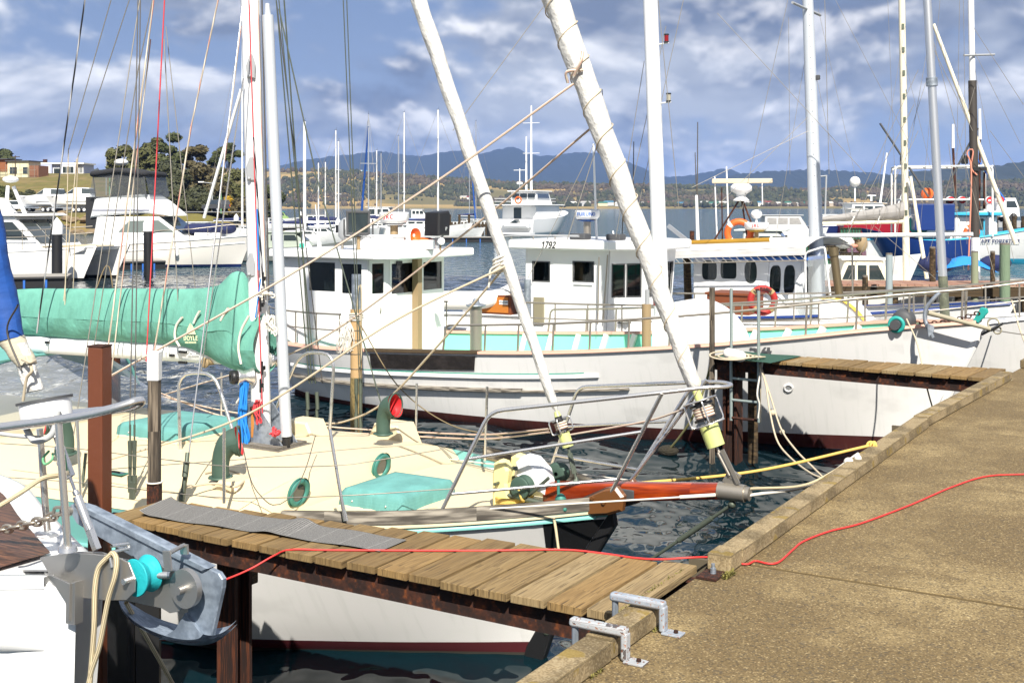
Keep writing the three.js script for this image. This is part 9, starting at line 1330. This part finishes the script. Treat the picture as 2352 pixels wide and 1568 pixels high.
{ // white trawler with bright blue trim
const d = F * EYE / (602 - HY), o = at(2255, 602, d), t = thing('trawler', 'white trawler with bright blue trim and red mouthed vents at right', 'boat', V(o.x, 0, -d), -0.35), p = (x, y, c) => pick(t, x, y, c); const H = hullShape({ xs: y => -7, xb: y => 3.6 + 0.7 * y, draft: 0.6, flare: 0.7, sheer: [[0, 1.4], [0.5, 1.5], [1, 2.6]], deckW: [[0, 1.8], [0.5, 2.2], [0.85, 1.5], [0.95, 0.8], [1, 0.05]], wlW: [[0, 1.4], [0.5, 1.7], [0.85, 0.8], [1, 0.02]] });
mesh('topsides', H.band(0.3, H.sheer, 40, 8), M.hullWhite, t); mesh('boot_top', H.band(-0.4, 0.3, 40, 3), M.cyan, t); mesh('gunwale', H.ring(H.sheer, 0.1, 0.09, 40, 0, 0.99, 0.05), M.cyan, t); mesh('deck', H.deck(t2 => H.sheer(t2) - 0.5, 0.05, 24, 4, 0), M.grey, t);
mesh('wheelhouse', extr([[-2.2, 1.2], [-2.2, 3.0], [0.9, 3.0], [0.9, 1.2]], 2.6, 0.1), M.white, t); mesh('roof', rbox(4.2, 0.20, 3.4, 0.05, -0.6, 3.1, 0), M.cyan, t); mesh('roof_deck', rbox(4.0, 0.08, 3.2, 0.03, -0.6, 3.24, 0), M.white, t); mesh('door', box(0.55, 1.5, 0.05, -0.1, 2.0, 1.31), M.cyan, t); mesh('window', box(0.4, 0.7, 0.05, -0.1, 2.45, 1.33), M.tint, t); mesh('window', box(0.05, 0.7, 0.7, 0.92, 2.45, 0.6), M.tint, t); for (const x of [-1.5, 0.5]) mesh('corner_column', new THREE.CylinderGeometry(0.2, 0.2, 1.9, 14).translate(x, 2.0, 1.35), M.white, t);
for (const [x, z] of [[-1.9, 0.9], [-1.2, 0.9], [-0.55, 0.9], [0.45, 0.7], [1.05, 0.7]]) { const v = mesh('cowl_vent', [new THREE.CylinderGeometry(0.18, 0.2, 0.7, 14).translate(x, 3.5, z), ball(0.27, x, 3.95, z)], M.white, t); mesh('cowl_mouth', new THREE.CylinderGeometry(0.22, 0.22, 0.03, 18).rotateX(Math.PI / 2).translate(x + 0.06, 3.98, z + 0.24), M.red, v); }
{ const g = letters('CAPE FORESTIER', 0.21, 0.01, fontSerif), q = p(2295, 553, { z: 1.5 }); const t0 = H.tOf(q.x, q.y), c = H.P(t0, q.y), e = H.P(t0 + 0.03, q.y); mesh('boat_name', onPlane(g, V(c.x, q.y, c.z + 0.03), e.clone().sub(c), V(0, 1, 0)), M.navy, t).userData.kind = 'stuff'; }
ringBuoy('small orange ring on the blue trimmed trawler wheelhouse', p(2233, 533, { z: 1.5 }).applyMatrix4(t.matrixWorld), -0.3, 0.38, 0.12, M.orange, M.white, '');
const mk = (x0, y0, x1, y1, r, m) => mesh('derrick', rod(p(x0, y0, { z: 0 }), p(x1, y1, { z: 0 }), r, r * 0.8, 8), m, t); mk(2196, 455, 2190, 340, 0.09, M.rust); mk(2190, 340, 2190, 285, 0.10, M.white); mk(2250, 490, 2252, 320, 0.08, M.rust); mk(2252, 320, 2251, 250, 0.11, M.white); mk(2262, 480, 2262, 395, 0.09, M.rust); mk(2235, 350, 2310, 460, 0.07, M.blue);
}
{ // blue trawler
const d = F * EYE / (612 - HY) * 1.08, o = at(2150, 608, d), t = thing('trawler', 'dark blue trawler with white gantry behind the grey foremast', 'boat', V(o.x, 0, -d), 2.9), p = (x, y, c) => pick(t, x, y, c); const H = hullShape({ xs: y => -1.9, xb: y => 3.4 + 0.6 * y, draft: 0.6, flare: 0.7, sheer: [[0, 1.5], [0.5, 1.5], [1, 2.2]], deckW: [[0, 2], [0.5, 2.2], [0.85, 1.4], [1, 0.05]], wlW: [[0, 1.6], [0.5, 1.8], [0.85, 0.8], [1, 0.02]] }); mesh('topsides', H.band(-0.3, H.sheer, 40, 6), M.hullBlue, t); mesh('transom', H.transom(-0.2), M.hullBlue, t); mesh('deck', H.deck(t2 => H.sheer(t2) - 0.4, 0.05, 20, 4, 0), M.grey, t);
mesh('shelter', rbox(2.4, 1.7, 3.0, 0.06, 0.2, 2.9, 0), M.hullBlue, t); mesh('shelter_roof', rbox(5, 0.12, 3.4, 0.04, -0.2, 4.0, 0), M.offWhite, t); mesh('net_drum', new THREE.CylinderGeometry(0.62, 0.62, 1.6, 20).rotateX(Math.PI / 2).translate(-2.6, 2.5, 1.2), std(lin(0.24, 0.26, 0.2), 0.95, 0, { bumpMap: T.noiseBump, bumpScale: 0.05 }), t); mesh('green_cover', ball(0.7, 0.9, 2.4, 1.6, 1, 1, 0.5), M.mint2, t); mesh('orange_gear', [rod(V(2.0, 1.6, 1.7), V(1.7, 4.4, 1.6), 0.12), ball(0.4, 0.4, 4.4, 1.2)], M.orange, t);
const gt = [V(2.6, 1.7, 1.6), V(2.6, 6.1, 1.6), V(-3.2, 6.1, 1.6), V(-3.2, 1.7, 1.6)]; mesh('gantry', pipe(gt, 0.065, 0.3, 8), M.offWhite, t); mesh('gantry', pipe(gt.map(q => V(q.x, q.y, -1.6)), 0.065, 0.3, 8), M.offWhite, t); for (const x of [2.6, -3.2]) mesh('gantry_beam', rod(V(x, 6.1, -1.6), V(x, 6.1, 1.6), 0.06), M.offWhite, t); for (const x of [1.9, -1.9]) mesh('deck_lamp', rbox(0.4, 0.55, 0.4, 0.05, x, 6.6, 1.2), M.black, t);
mesh('mast', rod(V(0, 4, 0), V(0, 11, 0), 0.11, 0.07, 8), M.white, t); mesh('derrick', rod(V(0.4, 4.2, 0.4), V(3.4, 9.0, 0.4), 0.07), M.darkGrey, t); mesh('derrick', rod(V(-0.4, 4.2, 0.4), V(-2.6, 8.6, 0.4), 0.07), M.darkGrey, t); mesh('rust_mast', rod(V(-2.2, 6, 0.2), V(-2.2, 9.6, 0.2), 0.10), M.rust, t);
}
cabinBoat('fishing_boat', 'boat with deep red hull beyond the grey sail cover', 2020, 546, 9, 0.05, [M.hullRed, M.offWhite, M.tint, M.black], { free: 2.1, cabin: [-0.4, -0.15, 1.6] });
cabinBoat('fishing_boat', 'dark navy hulled boat left of the red hull', 1930, 545, 8, 0.1, [M.navy, M.white, M.tint, M.black], { free: 1.6, cabin: [-0.3, 0.05, 1.3] });
{ const { t } = cabinBoat('fishing_boat', 'white boat with satellite dome and lattice mast left of the cream mast', 1985, 540, 11, 0.2, [M.hullWhite, M.white, M.tint, M.navy], { free: 1.9, cabin: [-0.2, 0.25, 2.4] }); mesh('dome', ball(0.65, -1.2, 6.6, 0), M.offWhite, t); mesh('mast', rod(V(-1.2, 4.2, 0), V(-1.2, 6.2, 0), 0.09), M.white, t); mesh('white_mast', rod(V(2.2, 4, 0), V(3.1, 10.2, 0), 0.14, 0.1), M.white, t); mesh('tripod', [rod(V(5.2, 3, 1), V(6.0, 7, 0), 0.09), rod(V(4.8, 3, -1), V(6.0, 7, 0), 0.09), rod(V(7, 3, 0), V(6.0, 7, 0), 0.09)], M.white, t); mesh('aft_mast', rod(V(-5.2, 1.8, 0), V(-5.0, 7.4, 0), 0.12), M.grey, t); mesh('aft_arm', rod(V(-5.0, 7.3, 0), V(-6.2, 7.2, 0), 0.09), M.grey, t); mesh('scanner', [rbox(1.2, 0.14, 0.2, 0.04, 1.0, 4.9, 0), rod(V(1, 4.2, 0), V(1, 4.9, 0), 0.12)], M.white, t); }
cabinBoat('motor_boat', 'white hardtop boat with grey canopy behind the yellow radar', 1812, 556, 7.5, 0.05, [M.hullWhite, std(lin(0.5, 0.5, 0.5), 0.8), M.greyCanvas], { free: 1.2, cabin: [-0.35, 0.2, 1.7] });
{ // white motor boat in the gap right of the awning
const { t } = cabinBoat('fishing_boat', 'pale fishing boat stacked with craypots and nets beyond the awning', 1870, 668, 8, -0.3, [M.hullWhite, std(lin(0.55, 0.58, 0.55), 0.7), M.tint], { free: 1.3, cabin: [-0.36, -0.1, 1.5] });
const W = p => p.clone().applyMatrix4(t.matrixWorld), r = rng(91), net = std(lin(0.05, 0.16, 0.10), 0.95, 0, { bumpMap: T.noiseBump, bumpScale: 0.05 });
const lb = ['lowest left', 'lowest middle', 'lowest right', 'upper left', 'upper right', 'topmost']; for (let i = 0; i < 6; i++) { const c = thing('craypot', lb[i] + ' slatted craypot in the stack beyond the awning', 'craypot', W(V(-0.4 + (i % 3) * 0.95 + (i > 2 ? 0.4 : 0) + (i > 4 ? -0.4 : 0), 1.15 + (i > 2 ? 0.55 : 0) + (i > 4 ? 0.5 : 0), 0.3)), -0.3 + (r() - 0.5) * 0.2, 'craypots stacked on the pale fishing boat'); for (const yy of [0, 0.24, 0.48]) mesh('hoop', pipe([V(-0.42, yy, 0.4), V(0.42, yy, 0.4), V(0.42, yy, -0.4), V(-0.42, yy, -0.4)], 0.018, 0.05, 5, true), M.oldWood, c); for (let k = 0; k < 8; k++) mesh('stick', rod(V(-0.42 + k * 0.12, 0, 0.4), V(-0.42 + k * 0.12, 0.48, 0.4), 0.014, 0.014, 5), M.oldWood, c); mesh('netting', box(0.8, 0.44, 0.72, 0, 0.24, 0), i % 2 ? net : std(lin(0.18, 0.15, 0.09), 0.95), c); }
const nb = thing('net_bundle', 'heap of white and brown net behind the clear screen', 'net', W(V(1.6, 2.1, 0.5)), 0); mesh('white_heap', ball(0.36, -0.35, 0, 0, 1.2, 0.8, 1), M.offWhite, nb); mesh('tan_heap', ball(0.30, 0.35, -0.05, 0, 0.9, 1.3, 0.8), M.tan, nb); mesh('pink_rag', ball(0.14, -0.05, -0.15, 0.25, 1.4, 0.6, 0.6), M.hose, nb);
}
// truck, lamp and quay at the far right
{ const d = 118; const q = thing('quay', 'low timber faced quay behind the blue trimmed trawler', 'quay', V(gx(2390, d), 0, -d - 6), 0); mesh('deck', box(22, 0.5, 14, 4, 1.75, 0), M.grey, q); for (let i = 0; i < 16; i++) mesh('fender_pile', new THREE.CylinderGeometry(0.22, 0.22, 3.8, 12).translate(-6.6 + i * 0.9, 0.7, 7.1), M.oldWood, q);
const t = thing('truck', 'white cab truck parked on the quay at the right edge', 'truck', V(gx(2338, d), 2.0, -d - 3), 0.2); mesh('cab', extr([[-1.1, 0.5], [-1.1, 2.4], [0.6, 2.4], [1.0, 1.4], [1.05, 0.5]], 2.0, 0.08), M.white, t); mesh('side_window', extr([[-0.5, 1.45], [-0.5, 2.1], [0.45, 2.1], [0.75, 1.45]], 0.02).translate(0, 0, 1.01), M.tint, t); for (const x of [-3.6, 0.3]) mesh('wheel', new THREE.CylinderGeometry(0.45, 0.45, 2, 16).rotateX(Math.PI / 2).translate(x, 0.45, 0), M.rubber, t); mesh('tray', box(4, 0.3, 2, -3.2, 0.9, 0), M.darkGrey, t);
const l = thing('light_pole', 'lamp post with bell shaped lantern on the right quay', 'pole', V(gx(2297, d), 2.0, -d - 4)); const h = gy(378, d) - 2; mesh('shaft', rod(V(0, 0, 0), V(0, h, 0), 0.11, 0.07, 10), std(lin(0.20, 0.26, 0.24), 0.7), l); mesh('lantern', lathe([[0.02, 0.6], [0.12, 0.3], [0.3, 0.1], [0.42, -0.05], [0.02, 0]], 16).translate(0, h, 0), M.grey, l); mesh('finial', rod(V(0, h + 0.5, 0), V(0, h + 1.2, 0), 0.05), M.grey, l); }
// loose rigging wires of the fishing boats crossing the sky
{
const wires = [[1252, 10, 1040, 300, 24, A, 0.008], [1648, 30, 1990, 400, 26, C, 0.008], [1560, 480, 1512, 0, 19, A, 0.006], [1705, 480, 1810, 0, 27, C, 0.006], [1905, 400, 1895, 0, 27, C, 0.007], [1815, 400, 1812, 40, 27, C, 0.005], [1590, 430, 1858, 300, 26, C, 0.006], [1640, 480, 1855, 270, 26, C, 0.006], [1920, 0, 2090, 330, 33, C, 0.007], [1985, 430, 2110, 160, 33, B, 0.007], [2135, 90, 2235, 300, 22, B, 0.007], [2165, 520, 2140, 80, 22, B, 0.005], [2235, 60, 2352, 240, 33, B, 0.008], [2240, 120, 2345, 330, 33, B, 0.007], [1895, 640, 2100, 240, 27, C, 0.007], [2010, 520, 2150, 640, 27, C, 0.007], [1440, 480, 1530, 60, 20, A, 0.006], [1415, 545, 1480, 140, 20, A, 0.006], [1300, 560, 1385, 290, 24, B, 0.010], [1212, 640, 1365, 330, 24, B, 0.007], [1448, 560, 1570, 0, 20, B, 0.006], [2275, 300, 2400, 470, 33, B, 0.008], [2060, 500, 2040, 0, 34, C, 0.005], [2115, 520, 2160, 0, 33, B, 0.005], [2195, 600, 2205, 0, 33, B, 0.006], [2222, 560, 2214, 0, 33, B, 0.006], [2138, 70, 2060, 520, 22, B, 0.005], [2140, 150, 2010, 560, 22, B, 0.005], [2136, 60, 2290, 650, 22, B, 0.006], [2080, 60, 1990, 590, 34, C, 0.006], [2075, 120, 2180, 560, 34, C, 0.006], [1862, 60, 1780, 560, 27, C, 0.006], [1864, 120, 1960, 570, 27, C, 0.006], [2240, 200, 2130, 600, 33, B, 0.006], [2238, 150, 2330, 600, 33, B, 0.006], [1880, 20, 2000, 560, 27, C, 0.005], [2110, 300, 1950, 640, 30, C, 0.008], [2180, 330, 2215, 620, 40, B, 0.012], [2085, 330, 2050, 640, 34, C, 0.01]];
for (const [x0, y0, x1, y1, d, o, r] of wires) mesh('rigging_wire', rod(toLocal(o, at(x0, y0, d)), toLocal(o, at(x1, y1, d)), r, r, 4), M.wire, o);
}
// sea haze between here and the ranges
scene.fog = new THREE.FogExp2(new THREE.Color().setRGB(0.24, 0.44, 1.0), 0.000085);
renderer.render(scene, camera);
